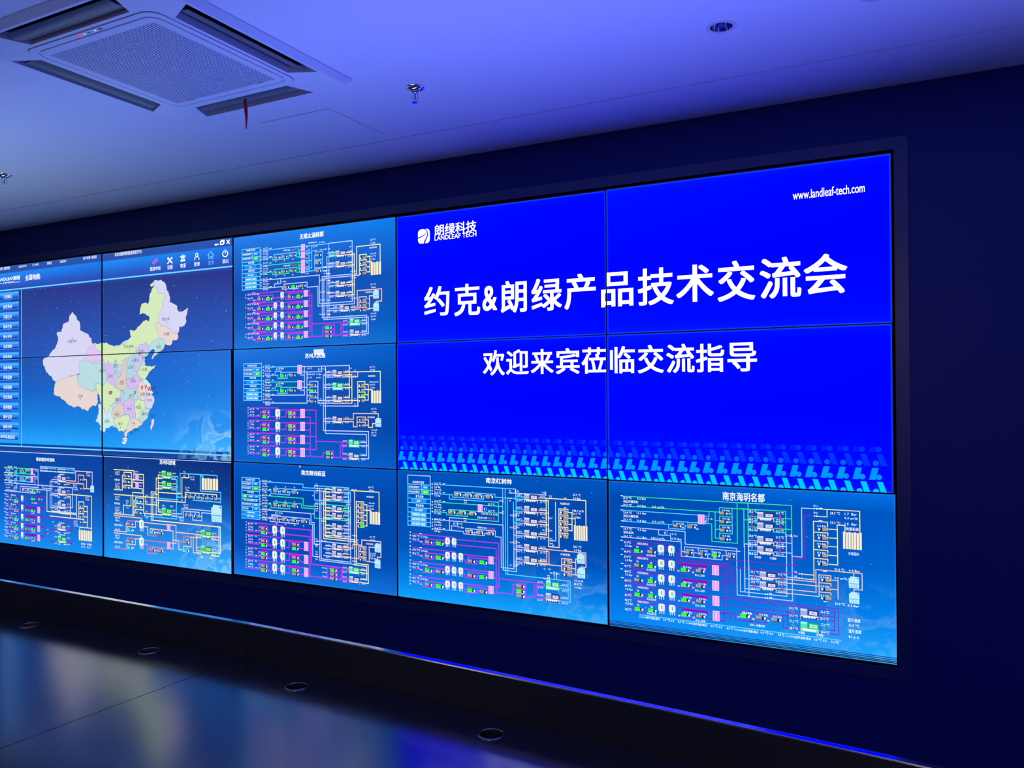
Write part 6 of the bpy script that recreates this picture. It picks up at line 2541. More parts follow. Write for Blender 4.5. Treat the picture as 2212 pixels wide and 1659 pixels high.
('蒸发器',914.2,599.4,9.5,26.4,'l','W',0),
('50.0 Hz',612,543.8,9.9,39.8,'l','W',0),
('0.0 Hz',683.2,542.5,9.8,36.1,'l','W',0),
('0.0 Hz',740.2,544,9.7,35,'l','W',0),
('2#',652.6,564.6,8,0,'l','W',0),
('3#',715,564.7,7.9,0,'l','W',0),
('热水一次循环泵',643.3,592.1,10.4,62.6,'l','W',0),
('50.3℃',74.6,282.4,10.6,32.6,'l','W',0),
('3.5 Bar',77.8,297.6,10,36.5,'l','W',0),
('48.4℃',74.3,325,10.6,32.6,'l','W',0),
('市政生活热水',137.3,283.4,9.3,52.9,'l','W',0),
('1#',134,298.5,8.7,0,'l','W',0),
('2#',197.4,300,8.6,0,'l','W',0),
('热水回水泵',181.2,333,9.2,44.4,'l','W',0),
('50.4℃',75.1,348.6,10.6,32.6,'l','W',0),
('6.4 Bar',78.2,363.9,10,36.5,'l','W',0),
('46.9℃',74.7,391.3,10.6,32.6,'l','W',0),
('低区生活热水',137.8,349.7,9.3,52.9,'l','W',0),
('1#',134.4,364.8,8.7,0,'l','W',0),
('2#',197.8,366.3,8.6,0,'l','W',0),
('热水回水泵',181.6,399.2,9.2,44.4,'l','W',0),
('50.0 Hz',351.6,370.4,9,38,'l','W',0),
('0.0 Hz',421.3,370.4,8.9,33.4,'l','W',0),
('1#',327,390,7.8,0,'l','W',0),
('2#',391.9,390.2,7.8,0,'l','W',0),
('热水二次泵',405.1,401.7,9,44.3,'l','W',0),
('48.8℃',75.2,416.5,10.6,32.6,'l','W',0),
('7.9 Bar',78.3,431.8,10,36.5,'l','W',0),
('48.3℃',74.8,459.1,10.6,32.6,'l','W',0),
('中区生活热水',137.9,417.6,9.3,52.9,'l','W',0),
('1#',134.5,432.7,8.7,0,'l','W',0),
('2#',197.9,434.1,8.6,0,'l','W',0),
('热水回水泵',181.7,467.1,9.2,44.4,'l','W',0),
('48.0 Hz',351.7,438.3,9,38,'l','W',0),
('0.0 Hz',421.3,438.2,8.9,33.4,'l','W',0),
('1#',327.1,457.8,7.8,0,'l','W',0),
('2#',392,458.1,7.8,0,'l','W',0),
('热水二次泵',405.2,469.6,9,44.3,'l','W',0),
('48.7℃',75.9,483.3,10.6,32.6,'l','W',0),
('9.8 Bar',79,498.6,10,36.5,'l','W',0),
('45.3℃',75.6,526,10.6,32.6,'l','W',0),
('中高区生活热水',138.6,484.4,9.3,52.9,'l','W',0),
('1#',135.2,499.5,8.7,0,'l','W',0),
('2#',198.6,500.9,8.6,0,'l','W',0),
('热水回水泵',182.5,533.9,9.2,44.4,'l','W',0),
('50.0 Hz',352.4,505.1,9,38,'l','W',0),
('0.0 Hz',422.1,505,8.9,33.4,'l','W',0),
('1#',327.8,524.6,7.8,0,'l','W',0),
('2#',392.7,524.9,7.8,0,'l','W',0),
('热水二次泵',405.9,536.4,9,44.3,'l','W',0),
('48.2℃',76.3,549.2,10.6,32.6,'l','W',0),
('12.5 Bar',79.5,564.5,10,36.5,'l','W',0),
('44.3℃',76,591.9,10.6,32.6,'l','W',0),
('高区生活热水',139,550.3,9.3,52.9,'l','W',0),
('1#',135.7,565.4,8.7,0,'l','W',0),
('2#',199,566.8,8.6,0,'l','W',0),
('热水回水泵',182.9,599.8,9.2,44.4,'l','W',0),
('50.0 Hz',352.9,571,9,38,'l','W',0),
('0.0 Hz',422.5,570.9,8.9,33.4,'l','W',0),
('1#',328.2,590.5,7.8,0,'l','W',0),
('2#',393.1,590.8,7.8,0,'l','W',0),
('热水二次泵',406.3,602.3,9,44.3,'l','W',0),
('50.0 Hz',612.3,542.1,9.3,38.3,'l','W',0),
('1#',589.8,563.7,7.6,0,'l','W',0),
('11-104送风温度/露点:',153.1,618.6,11.1,92,'l','W',0),
('0.0 ℃ 0.0',258.5,618.3,10.9,51.2,'l','W',0),
('8.5 ℃',327.3,618.8,10.8,29,'l','W',0),
('1-1803送风温度/露点:',367.9,619.6,10.8,91.7,'l','W',0),
('0.0 ℃ 0.0',473.4,618.9,10.6,50.5,'l','W',0),
('8.4 ℃',544.1,619.7,10.5,27.5,'l','W',0),
('10-2003送风温度/露点:',583.6,620.7,10.5,96.5,'l','W',0),
('0.0 ℃ 0.0',687.9,619.1,11,51.6,'l','W',0),
('7.8 ℃',759.4,618.7,10.9,26.7,'l','W',0),
('13-3002送风温度/露点:',798.5,620.3,10.8,96.8,'l','W',0),
('0.0 ℃ 0.0',903.6,619.5,10.7,50.1,'l','W',0),
('10.3℃',972.2,620.4,10.6,29.6,'l','W',0)],
'S':[('arw',64.1,67.2,9.9,4.4,'l'),
('arw',63.6,133.7,9.9,4.4,'l'),
('arw',63,211,9.9,4.4,'l'),
('arw',62.5,274.9,9.9,4.4,'l'),
('arw',62,341,9.9,4.4,'l'),
('arw',61.5,407.7,9.9,4.4,'l'),
('arw',67,114.1,11.2,4.4,'r'),
('arw',66.5,184,11.2,4.4,'r'),
('arw',65.9,258.8,11.2,4.4,'r'),
('arw',65.5,315.2,11.2,4.4,'r'),
('arw',65,381.2,11.2,4.4,'r'),
('arw',64.5,448.2,11.2,4.4,'r'),
('pump',325.4,188.1,40,16.6,'x'),
('pump',391,189.4,39.4,16.5,'x'),
('pump',376.4,303.7,39.5,16.5,'x'),
('pump',438.2,304.9,38.9,16.4,'x'),
('pump',498.9,304.8,38.3,16.2,'g'),
('pump',561.7,304.3,37.6,16.1,'x'),
('pump',532.7,118.4,37.9,16.2,'x'),
('pump',533.3,155.6,37.9,16.2,'x'),
('pump',533.5,193.2,37.9,16.2,'x'),
('pump',533.8,231.3,37.9,16.2,'x'),
('hx',435.5,152,29.3,43.1,''),
('byp',460.8,162.1,17.8,17.8,''),
('byp',274,227.6,18.7,18.8,''),
('val',622.4,252.4,6.3,10.4,''),
('val',640,252.4,6.2,10.4,''),
('chl',712.7,121.6,72.4,37.2,'x'),
('rv',656.3,119.2,12,18.4,'r'),
('rv',772.4,118.5,12.8,18.1,'r'),
('chl',712.3,166.7,72.4,37.2,'x'),
('rv',655.9,164.6,12,18.4,'r'),
('rv',772,163.3,12.8,18.1,'r'),
('chl',711.8,225.2,72.4,37.2,'x'),
('rv',655.4,223.6,12,18.4,'r'),
('rv',771.5,221.3,12.8,18.1,'r'),
('chl',711.4,267.9,72.4,37.2,'x'),
('rv',655,266.6,12,18.4,'g'),
('rv',771.1,263.7,12.8,18.1,'r'),
('val',796.1,195.3,6.4,9,''),
('val',818.5,194.4,6.3,9,''),
('val',914.5,74.9,11.8,7.7,''),
('val',914.8,106,11.8,7.7,''),
('arw',934.7,72.2,12.3,4.7,'r'),
('arw',934.2,123.1,12.8,4.7,'l'),
('pump',945,158.7,40.3,17.1,'xf'),
('pump',944.6,194.7,40.3,17.1,'xf'),
('pump',944.3,230.4,40.3,17.1,'xf'),
('pump',944,267,40.3,17.1,'xf'),
('pump',943.7,303.4,40.2,17.1,'xf'),
('gnd',1055.9,197.5,72.7,69.8,'7'),
('val',852.3,352.3,12,7.2,''),
('val',852.7,370.7,12,7.2,''),
('arw',949,333.2,12.7,4.7,'r'),
('chl',720.8,376.2,72.2,37.1,'x'),
('rv',663.1,375.9,12,18.4,'r'),
('rv',779.5,374.5,12.8,18.1,'r'),
('chl',720.5,418.8,72.2,37.1,'x'),
('rv',662.7,418.8,12,18.4,'r'),
('rv',779.1,416.8,12.8,18.1,'r'),
('pump',955,367.9,40.1,17.1,'xf'),
('pump',954.7,405.7,40.1,17.1,'xf'),
('pump',954.3,444,40.1,17.1,'xf'),
('ctw',1059.9,366.7,39,47.9,''),
('ctw',1060.7,429.6,38.9,47.9,''),
('arw',950.1,457.7,13.3,4.7,'l'),
('val',713.6,453,12.4,7.3,''),
('val',713.4,469.1,12.4,7.3,''),
('chl',886.6,518.5,73.3,43.1,'x'),
('chl',887,572.8,73.3,43.1,'g'),
('rv',821.5,512.4,13.2,18,'r'),
('rv',946,514.2,12.8,17.7,'r'),
('rv',821.6,566.9,13.2,19.8,'g'),
('rv',945.8,568.1,12.8,19.5,'g'),
('pump',622.4,556,43.9,18.5,'g'),
('pump',689.2,556.4,41.6,17.7,'x'),
('pump',752.5,557,40.9,17.6,'x'),
('pump',141.8,317,41.9,17.9,'g'),
('pump',205.7,316.1,41.2,17.8,'x'),
('tank',250,303.7,30.7,46.3,''),
('tank',298.9,303.5,30.4,46,''),
('pump',142.2,383.3,41.9,17.9,'x'),
('pump',206.2,382.4,41.2,17.8,'g'),
('tank',250.4,370,30.7,46.3,''),
('tank',299.3,369.8,30.4,46,''),
('pump',360.6,383.1,41.2,17.4,'g'),
('pump',428.6,381.5,40.5,17.3,'x'),
('hx',496.9,371.9,30,43.7,''),
('pump',142.3,451.1,41.9,17.9,'x'),
('pump',206.2,450.2,41.2,17.8,'g'),
('tank',250.5,437.9,30.7,46.3,''),
('tank',299.4,437.6,30.4,46,''),
('pump',360.7,450.9,41.2,17.4,'g'),
('pump',428.7,449.4,40.5,17.3,'x'),
('hx',497,439.8,30,43.7,''),
('pump',143.1,518,41.9,17.9,'g'),
('pump',207,517,41.2,17.8,'g'),
('tank',251.2,504.7,30.7,46.3,''),
('tank',300.1,504.4,30.4,46,''),
('pump',361.4,517.7,41.2,17.4,'g'),
('pump',429.4,516.2,40.5,17.3,'x'),
('hx',497.7,506.6,30,43.7,''),
('pump',143.5,583.9,41.9,17.9,'g'),
('pump',207.4,582.9,41.2,17.8,'g'),
('tank',251.6,570.6,30.7,46.3,''),
('tank',300.6,570.3,30.4,46,''),
('pump',361.8,583.6,41.2,17.4,'g'),
('pump',429.8,582.1,40.5,17.3,'x'),
('hx',498.2,572.5,30,43.7,''),
('pump',622.7,556.8,38.4,17.4,'g')],
},
(1,2):{
'L':[('w',7,[-0.6,1.5,1190.5,1.5]),
('y',0,[102,88.1,302.8,88.1,302.8,165.2,390.9,165.2]),
('y',0,[305.8,109.7,397,109.7,397,256.5]),
('y',0,[105.4,222.2,187.9,222.2,187.9,123.5,199.1,123.5]),
('y',0,[103.8,254.3,395.7,254.3,519.8,254.3,519.8,254.3]),
('y',0,[103.5,383.3,302.2,383.3,302.2,284.3,316.2,284.3]),
('y',0,[273.5,258.5,273.5,321.8,198.5,321.8,198.5,380.7]),
('y',0,[204.4,119.6,204.4,101.5,280.1,101.5,280.1,202.1,320.1,202.1]),
('y',0,[204.3,157.5,204.3,144.2,280.1,144.2]),
('y',0,[204.1,195.9,204.1,187.9,280,187.9]),
('y',0,[187.9,163.1,202.7,163.1]),
('y',0,[187.8,200,202.6,200]),
('y',0,[320.2,147,287.4,147,287.4,201.5]),
('y',0,[349.2,147.6,393.9,147.6]),
('y',0,[349,203.6,386.1,203.6,386.1,231.8,291.4,231.8,291.4,381.9]),
('y',0,[319.9,277.8,319.9,264.7,398.4,264.7,398.4,362.5,519.4,362.5]),
('y',0,[319.8,316.8,319.8,302.3,397.7,302.3]),
('y',0,[319.6,355.8,319.6,341.1,397.6,341.1]),
('y',0,[303,323.5,316.1,323.5]),
('y',0,[302.9,361.8,316,361.8]),
('y',0,[417.8,257.8,417.8,301.7,537.1,301.7]),
('y',0,[572.6,106.5,538.4,106.5,538.4,343.7,575.3,343.7]),
('y',0,[572.6,127.8,518,127.8,518,364.4,576.6,364.4]),
('y',0,[539.6,175.2,572.4,175.2]),
('y',0,[520,195,572.3,195]),
('c',0,[665.7,108.9,720.5,108.9,720.5,257.1,519.8,257.1]),
('c',0,[665.6,129.2,707.7,129.2,707.7,379.5,407.5,379.5]),
('c',0,[665.4,175.1,719.9,175.1]),
('c',0,[665.4,196.2,707.6,196.2]),
('y',0,[407.5,364.7,407.5,380.1]),
('y',0,[516.4,218.8,470.3,218.8,470.3,402.9,1095.6,402.9,1095.6,563.8,1021.2,563.8]),
('y',0,[537.4,231,486.2,231,486.2,402.1,1082.9,402.1,1082.9,584.4,1021.1,584.4]),
('y',0,[539.5,217.7,758,217.7,758,112.7,819.4,112.7,819.4,90.1]),
('y',0,[523.2,269.3,787.6,269.3,787.6,205.7,1064.7,205.7,1064.7,226.4]),
('c',0,[741.8,87.3,1068.3,87.3,1068.3,110]),
('c',0,[741.6,87.3,741.6,211.7,721.1,211.7]),
('c',0,[945.6,108.7,945.6,96.5,922.7,96.5,922.7,189.8,1098.9,189.8,1098.9,250.6,859,250.6,859,230,843.5,230]),
('c',0,[833.6,230,833.6,206.8]),
('c',0,[911.3,230.4,911.3,206.3]),
('c',0,[987.2,230.7,987.2,206.9]),
('c',0,[932.7,250,932.7,229.5,919.1,229.5]),
('c',0,[1008.4,247.9,1008.4,230,993.6,230]),
('c',0,[1070.3,229.4,1098.8,229.4]),
('c',0,[709.5,238.7,786.9,238.7]),
('w',0,[668.3,344.9,756.4,344.9,756.4,309.2,1015.8,309.2]),
('w',0,[668.2,363.9,769.8,363.9,769.8,324.2,912.2,324.2,912.2,338.9]),
('w',0,[1015.7,324.4,934.9,324.4,934.9,375.4,854.3,375.4,854.3,344.9,843.1,344.9]),
('w',0,[833.2,341.7,833.2,325.4]),
('w',0,[918.6,349,934.9,349]),
('o',0,[104.9,396.6,378.7,396.6,378.7,407.7]),
('o',0,[104.7,498,225.6,498,225.6,438.8,238.9,438.8]),
('m2',0,[239,434.4,239,421.2,315.8,421.2]),
('o',0,[318,420,355.6,420]),
('o',0,[238.8,476.1,238.8,460.2,317.9,460.2,317.9,420.1]),
('o',0,[400.2,422.5,622.1,422.5]),
('o',0,[400.1,449.6,436.8,449.6,436.8,503.5,515.5,503.5,515.5,479.6,536.6,479.6]),
('m2',0,[437.8,503.5,515.5,503.5,515.5,481.1]),
('o',0,[459.2,474.3,459.2,459.1,623.3,459.1]),
('m2',0,[540.1,475.4,540.1,458.7]),
('o',0,[104.6,511.9,378.4,511.9,378.4,523]),
('m2',0,[104.3,613.3,225.2,613.3,225.2,554.1,238.6,554.1]),
('m2',0,[238.6,549.7,238.6,536.5,315.5,536.5]),
('o',0,[317.6,535.3,355.3,535.3]),
('o',0,[238.5,591.4,238.5,575.5,317.6,575.5,317.6,535.4]),
('m2',0,[399.9,537.8,621.7,537.8]),
('m2',0,[399.8,564.9,436.4,564.9,436.4,618.7,515.2,618.7,515.2,594.8,536.2,594.8]),
('m2',0,[437.4,618.7,515.2,618.7,515.2,596.4]),
('m2',0,[458.8,589.6,458.8,574.3,623,574.3]),
('m2',0,[539.8,590.7,539.8,574]),
('o',0,[650.9,420.8,702.9,420.8,702.9,535.8,650.5,535.8]),
('o',0,[650.8,457.9,675.6,457.9,675.6,573,650.4,573]),
('o',0,[701.9,463.4,928,463.4]),
('o',0,[676.6,515.7,727.7,515.7,727.7,570.6,765.7,570.6]),
('m2',0,[726.8,517.7,772.5,517.7]),
('m2',0,[772.6,504.6,772.6,483.4,835.9,483.4]),
('o',0,[835.9,483.6,927.9,483.6]),
('o',0,[772.4,558.4,772.4,545.8,839.1,545.8,839.1,485.4]),
('o',0,[857.9,484,857.9,580.1,927.5,580.1]),
('o',0,[885.9,465.6,885.9,563.2,927.6,563.2]),
('o',0,[1021.6,465,1094.7,465]),
('o',0,[1021.5,484.2,1082,484.2])],
'T':[('苏州科技城',626.2,22.4,29.4,146.1,'c','W',1),
('1#',258.2,127.1,9.8,0,'l','W',0),
('1#',258.1,165.3,9.8,0,'l','W',0),
('1#',258,203,9.8,0,'l','W',0),
('1#',372.6,287.9,9.7,0,'l','W',0),
('1#',372.5,324.8,9.7,0,'l','W',0),
('1#',372.4,363.5,9.7,0,'l','W',0),
('22.7℃',311.7,93.1,9.8,0,'l','W',0),
('0.0 %',356.5,128.6,9.7,0,'l','W',0),
('0.0 %',356.3,185,9.7,0,'l','W',0),
('20.8 ℃',117,103.5,11.9,0,'l','W',0),
('3.7 Bar',117,117.3,11.9,0,'l','W',0),
('25.3 ℃',116.8,181.3,11.9,0,'l','W',0),
('3.6 Bar',116.8,196.2,11.9,0,'l','W',0),
('0.0 m³/h',116.7,210.1,11.9,0,'l','W',0),
('10.3 ℃',116.6,270.6,11.9,0,'l','W',0),
('3.8 Bar',116.5,285.4,11.9,0,'l','W',0),
('10.3 ℃',116.4,341.4,11.9,0,'l','W',0),
('4.3 Bar',116.4,356.3,11.9,0,'l','W',0),
('106.2 m³/h',116.3,371.2,11.9,0,'l','W',0),
('48.2 ℃',116.2,410.8,11.9,0,'l','W',0),
('3.8 Bar',116.2,426.7,11.9,0,'l','W',0),
('48.3 ℃',116,487.6,11.9,0,'l','W',0),
('48.5 ℃',115.9,527.2,11.9,0,'l','W',0),
('5.7 Bar',115.9,543.1,11.9,0,'l','W',0),
('48.6 ℃',115.7,602.5,11.9,0,'l','W',0),
('天棚系统',109.4,155.9,13.9,56.2,'l','W',0),
('新风系统',108.9,314.6,13.9,56.2,'l','W',0),
('低区生活热水',108.6,457.4,13.9,83.7,'l','W',0),
('高区生活热水',108.3,572.4,13.9,83.7,'l','W',0),
('3.2 Bar',224.6,289.1,9.8,30.9,'l','W',0),
('0.0 %',228.2,334.6,9.8,0,'l','W',0),
('28.2℃',544.8,89.3,9.6,0,'l','W',0),
('30.2℃',544.7,120.8,9.6,0,'l','W',0),
('28.8℃',672.6,90.2,9.4,0,'l','W',0),
('30.3℃',672.5,120.9,9.4,0,'l','W',0),
('28.2℃',544.6,156.2,9.6,0,'l','W',0),
('30.2℃',544.5,187.7,9.6,0,'l','W',0),
('28.8℃',672.4,156.3,9.4,0,'l','W',0),
('30.3℃',672.3,187,9.4,0,'l','W',0),
('28.2℃',544.1,328.1,9.5,0,'l','W',0),
('30.2℃',544,359.6,9.5,0,'l','W',0),
('28.8℃',671.8,326.3,9.4,0,'l','W',0),
('30.3℃',671.7,357,9.4,0,'l','W',0),
('1#',797,218,10.3,0,'l','W',0),
('2#',871.9,217.7,10.2,0,'l','W',0),
('3#',945.2,215.6,10.1,0,'l','W',0),
('4#',1022.6,216,10.1,0,'l','W',0),
('1#',795.3,335.8,10.3,0,'l','W',0),
('2#',869.5,335.6,10.2,0,'l','W',0),
('26.1 ℃',830.7,106.8,10.2,0,'l','W',0),
('1.9 Bar',837.3,120.5,10.2,0,'l','W',0),
('26.6 ℃',787.2,175.1,10.3,0,'l','W',0),
('1.7 Bar',790.4,191.3,10.3,0,'l','W',0),
('26.5 ℃',773.4,285.7,10.3,0,'l','W',0),
('0.3 Bar',776.7,298.6,10.3,0,'l','W',0),
('28.5 ℃',734.7,372.5,10.3,0,'l','W',0),
('0.2 Bar',736,384.6,10.3,0,'l','W',0),
('V11',770.8,75.8,10.3,0,'l','W',0),
('V12',770.7,101,10.3,0,'l','W',0),
('V16',420.8,244.1,10.6,0,'l','W',0),
('V7',424.2,285.4,10.6,0,'l','W',0),
('V7',420.4,349.3,10.6,0,'l','W',0),
('V10',420.3,389.4,10.6,0,'l','W',0),
('V1 V2 V3',497.2,285.5,10.5,0,'l','W',0),
('V5',750.1,230,10.3,0,'l','W',0),
('V6',750,255.7,10.3,0,'l','W',0),
('冷凝',574.1,301.5,10.5,0,'l','W',0),
('蒸发',652.7,301.5,10.4,0,'l','W',0),
('1#',286.6,440.9,9.8,0,'l','W',0),
('2#',290.1,481.1,9.8,0,'l','W',0),
('1#',483.9,467.7,9.6,0,'l','W',0),
('2#',564.5,466.4,9.5,0,'l','W',0),
('1#',286.3,556.1,9.8,0,'l','W',0),
('2#',289.8,596.4,9.8,0,'l','W',0),
('1#',483.6,582.9,9.6,0,'l','W',0),
('2#',564.2,581.7,9.5,0,'l','W',0),
('1#',799.3,502.5,10.3,0,'l','W',0),
('2#',799.2,556.1,10.3,0,'l','W',0),
('42.2 ℃',887.5,444.6,10.2,0,'l','W',0),
('42.2 ℃',887.4,474.7,10.2,0,'l','W',0),
('42.2 ℃',887.2,542.7,10.2,0,'l','W',0),
('42.2 ℃',887.1,574.1,10.2,0,'l','W',0),
('42.2 ℃',1023,445.8,10.1,0,'l','W',0),
('42.2 ℃',1021.6,475.7,10.1,0,'l','W',0),
('42.2 ℃',1021.3,544.2,10.1,0,'l','W',0),
('42.2 ℃',1021.2,575.3,10.1,0,'l','W',0),
('冷凝',924.2,600.9,10.1,0,'l','W',0),
('蒸发',1005.1,601.4,10.1,0,'l','W',0)],
'S':[('pump',225,126.1,59.1,20.6,'x'),
('pump',224.9,164.4,59.1,20.6,'x'),
('pump',224.8,202.2,59.1,20.6,'x'),
('pump',340,287.4,57.9,20.4,'c'),
('pump',339.9,324.3,57.9,20.4,'x'),
('pump',339.8,363.2,57.9,20.4,'x'),
('hx',334.8,128.6,31.9,44.8,''),
('hx',334.6,183.6,31.9,44.8,''),
('byp',235.6,308.1,22.1,17.7,''),
('chl',620.9,104.2,96.5,56,'G'),
('chl',620.6,170.6,96.5,56,'G'),
('chl',620.1,342.3,96.5,56,'G'),
('gnd',1006.3,143.5,146.5,73.3,'6'),
('ctw',1063.4,321.2,89,107,''),
('pump',816.9,231.9,54.5,20.5,'xf'),
('pump',892.8,232.3,53.8,20.4,'xf'),
('pump',969.7,232.6,53,20.2,'xf'),
('pump',1046.7,232,52.3,20.1,'xf'),
('pump',816.5,348.4,54.5,20.5,'xf'),
('pump',892.4,349.4,53.8,20.4,'xf'),
('pump',259.4,441.8,58.7,19.6,'x'),
('pump',259.3,481.9,58.7,22.5,'c'),
('tank',377.1,445.1,44.6,75.1,''),
('pump',480.3,479,56.5,21.1,'c'),
('pump',557.4,481.3,55.7,21,'x'),
('hx',635.8,438.9,30.2,45,''),
('pump',259.1,557.1,58.7,19.6,'x'),
('pump',259,597.2,58.7,22.5,'c'),
('tank',376.8,560.4,44.6,75.1,''),
('pump',480,594.2,56.5,21.1,'x'),
('pump',557.1,596.5,55.7,21,'x'),
('hx',635.4,554.1,30.2,45,''),
('pump',792.5,519.4,54.8,20.5,'x'),
('pump',792.3,570.7,54.8,22.4,'c'),
('chl',973.2,457.4,95.6,54.2,'G'),
('chl',972.8,556.6,95.6,54.2,'G')],
},
(0,2):{
'L':[('w',6,[30,3.2,1205.3,3.2]),
('c',0,[519.4,98.3,907.1,98.3,907.1,130.5,519.4,130.5,519.4,98.3]),
('g',0,[90.1,121.2,406.2,121.2]),
('g',0,[90.1,159.1,436.5,159.1]),
('g',0,[280.5,122.9,280.5,150.3,346.5,150.3,346.5,127.2,406.2,127.2]),
('g',0,[214.5,143.2,242.7,143.2,242.7,121.9]),
('c',0,[90.1,176.9,406.1,176.9]),
('c',0,[90,214.8,436.5,214.8]),
('c',0,[280.4,178.6,280.4,206,346.5,206,346.5,182.9,406.1,182.9]),
('c',0,[214.4,198.9,242.6,198.9,242.6,177.6]),
('w',0,[436.6,121.4,494.2,121.4,494.2,251.9,281.5,251.9,281.5,291.7]),
('w',0,[436.5,174.6,493.1,174.6]),
('w',0,[436.5,158.5,456.9,158.5,456.9,229.3]),
('w',0,[90,233.6,884.6,233.6,884.6,371.7,818.2,371.7]),
('w',0,[90,294.2,462.8,294.2]),
('w',0,[241.4,235,241.4,268.1,206.5,268.1,206.5,293.3]),
('w',0,[310.1,273.8,310.1,264.4,630.3,264.4]),
('w',0,[371.7,273,371.7,266]),
('w',0,[425,274.9,425,265.7]),
('w',0,[477.9,274.5,477.9,265.3]),
('w',0,[721.6,185.3,654.1,185.3,654.1,408.4,927.5,408.4]),
('w',0,[721.6,200.6,634,200.6,634,385.3,717.6,385.3]),
('w',0,[547.6,232.8,547.6,252.2,652.4,252.2]),
('w',0,[656,284,721.4,284]),
('w',0,[634,295.5,721.4,295.5]),
('w',0,[655.8,372.6,721.3,372.6]),
('o',0,[818.5,186.3,919,186.3,919,115.4,1097.1,115.4,1097.1,205.2]),
('o',0,[818.5,201.1,1007.9,201.1,1007.9,225]),
('o',0,[946.9,200,946.9,141.6,1008,141.6,1008,167.5]),
('o',0,[1014.9,170.4,1036.8,170.4,1036.8,231.9,1079.9,231.9]),
('o',0,[1014.7,232.3,1036.7,232.3]),
('y',0,[818.4,280.9,1089.7,280.9,1089.7,519.6]),
('y',0,[818.3,294.4,861.5,294.4,861.5,444.9]),
('y',0,[597.1,263.8,597.1,415.9,927.5,415.9]),
('y',0,[659.4,409.2,742.9,409.2]),
('y',0,[927.6,282.4,927.6,445]),
('y',0,[631.5,445.8,927.5,445.8,1008.7,445.8,1008.7,456.2]),
('y',0,[742.9,419.7,860.7,419.7]),
('y',0,[953.4,446.8,953.4,326.1,1007.6,326.1,1007.6,346.7]),
('y',0,[1013.1,354.6,1045.4,354.6]),
('y',0,[1013,390,1045.3,390]),
('y',0,[953.4,370.2,1007.5,370.2,1007.5,382.9]),
('y',0,[1012.9,426.6,1045.2,426.6]),
('y',0,[953.4,407,1007.4,407,1007.4,419.6]),
('y',0,[1012.8,463.2,1045.2,463.2]),
('y',0,[1045.2,353.3,1045.2,498.5]),
('y',0,[962.2,520.3,962.2,501.2,1089.5,501.2]),
('p',0,[121.9,326.3,290.7,326.3]),
('p',0,[133.8,370.8,290.7,370.8]),
('p',0,[141.7,346.4,141.7,372.5]),
('p',0,[121.8,393.7,290.7,393.7]),
('p',0,[133.7,438.2,290.6,438.2]),
('p',0,[141.6,413.8,141.6,439.9]),
('pb',13,[348.5,400.4,466.5,400.4]),
('p',0,[348.5,394.1,556.3,394.1]),
('p',0,[344.6,438.6,481.5,438.6]),
('p',0,[526.5,398.9,563.7,398.9]),
('p',0,[121.7,460.6,290.6,460.6]),
('p',0,[133.6,505.1,290.5,505.1]),
('p',0,[141.5,480.8,141.5,506.8]),
('pb',13,[348.4,467.3,466.4,467.3]),
('p',0,[348.4,461.1,556.2,461.1]),
('p',0,[344.5,505.5,481.4,505.5]),
('p',0,[526.4,465.8,563.6,465.8]),
('p',0,[121.6,527.5,290.5,527.5]),
('p',0,[133.5,572,290.4,572]),
('p',0,[141.5,547.7,141.5,573.8]),
('pb',13,[348.4,534.2,466.3,534.2]),
('p',0,[348.4,528,556.1,528]),
('p',0,[344.5,572.4,481.3,572.4]),
('p',0,[526.3,532.7,563.6,532.7]),
('p',0,[121.6,593,290.4,593]),
('p',0,[133.4,637.5,290.4,637.5]),
('p',0,[141.4,613.2,141.4,639.3]),
('pb',13,[348.3,599.7,466.2,599.7]),
('p',0,[348.3,593.5,556.1,593.5]),
('p',0,[344.4,637.9,481.2,637.9]),
('p',0,[526.2,598.2,563.5,598.2]),
('p',0,[413.6,315.7,571.2,315.7]),
('p',0,[353,326.2,353,614.3]),
('p',0,[565.4,354.9,565.4,622.9]),
('p',0,[466.5,360.3,541.4,360.3]),
('p',0,[570.8,570,659.1,570]),
('p',0,[630,461.9,888.8,461.9,888.8,533.3,817.9,533.3]),
('p',0,[600.5,542.7,717.4,542.7]),
('p',0,[629.7,627.5,717.2,627.5]),
('p',0,[817.7,608.2,888.5,608.2]),
('p',0,[817.7,622.3,874.4,622.3])],
'T':[('南京朗诗玲珑屿',580.6,47.9,26.6,212.6,'c','W',1),
('1#楼送风温度/露点 18.0℃ 0.0 16.5℃',523.2,108.8,11.1,180.5,'l','W',0),
('2#楼送风温度/露点 18.0℃ 0.0 16.5℃',714.5,109.5,10.9,189.1,'l','W',0),
('3#楼送风温度/露点 18.0℃ 0.0 16.5℃',519.4,128.2,11.1,184.2,'l','W',0),
('4#楼送风温度/露点 18.0℃ 0.0 16.5℃',715.9,127.6,10.9,184.1,'l','W',0),
('低区天棚',130,113.5,10.4,53.8,'l','W',0),
('4.2 Bar',211.4,113.7,9.4,32.9,'l','W',0),
('20.1 ℃ 12 Bar',106.1,130.6,9.5,93.5,'l','W',0),
('0.0 m³/h',108.5,142.9,9.5,49.3,'l','W',0),
('20.1 ℃ 15 Bar',106.1,155.3,9.5,91.1,'l','W',0),
('0.0 %',214.5,151.3,9.4,31.3,'l','W',0),
('10 %',463.1,133.3,9.3,28.6,'l','W',0),
('1#',306.5,128.8,8.4,0,'l','W',0),
('2#',369.6,128.7,8.4,0,'l','W',0),
('高区天棚',130,169.2,10.4,53.8,'l','W',0),
('4.2 Bar',211.3,169.4,9.4,32.9,'l','W',0),
('20.1 ℃ 12 Bar',106,186.3,9.5,93.5,'l','W',0),
('0.0 m³/h',108.4,198.6,9.5,49.3,'l','W',0),
('20.1 ℃ 15 Bar',106,211,9.5,91.1,'l','W',0),
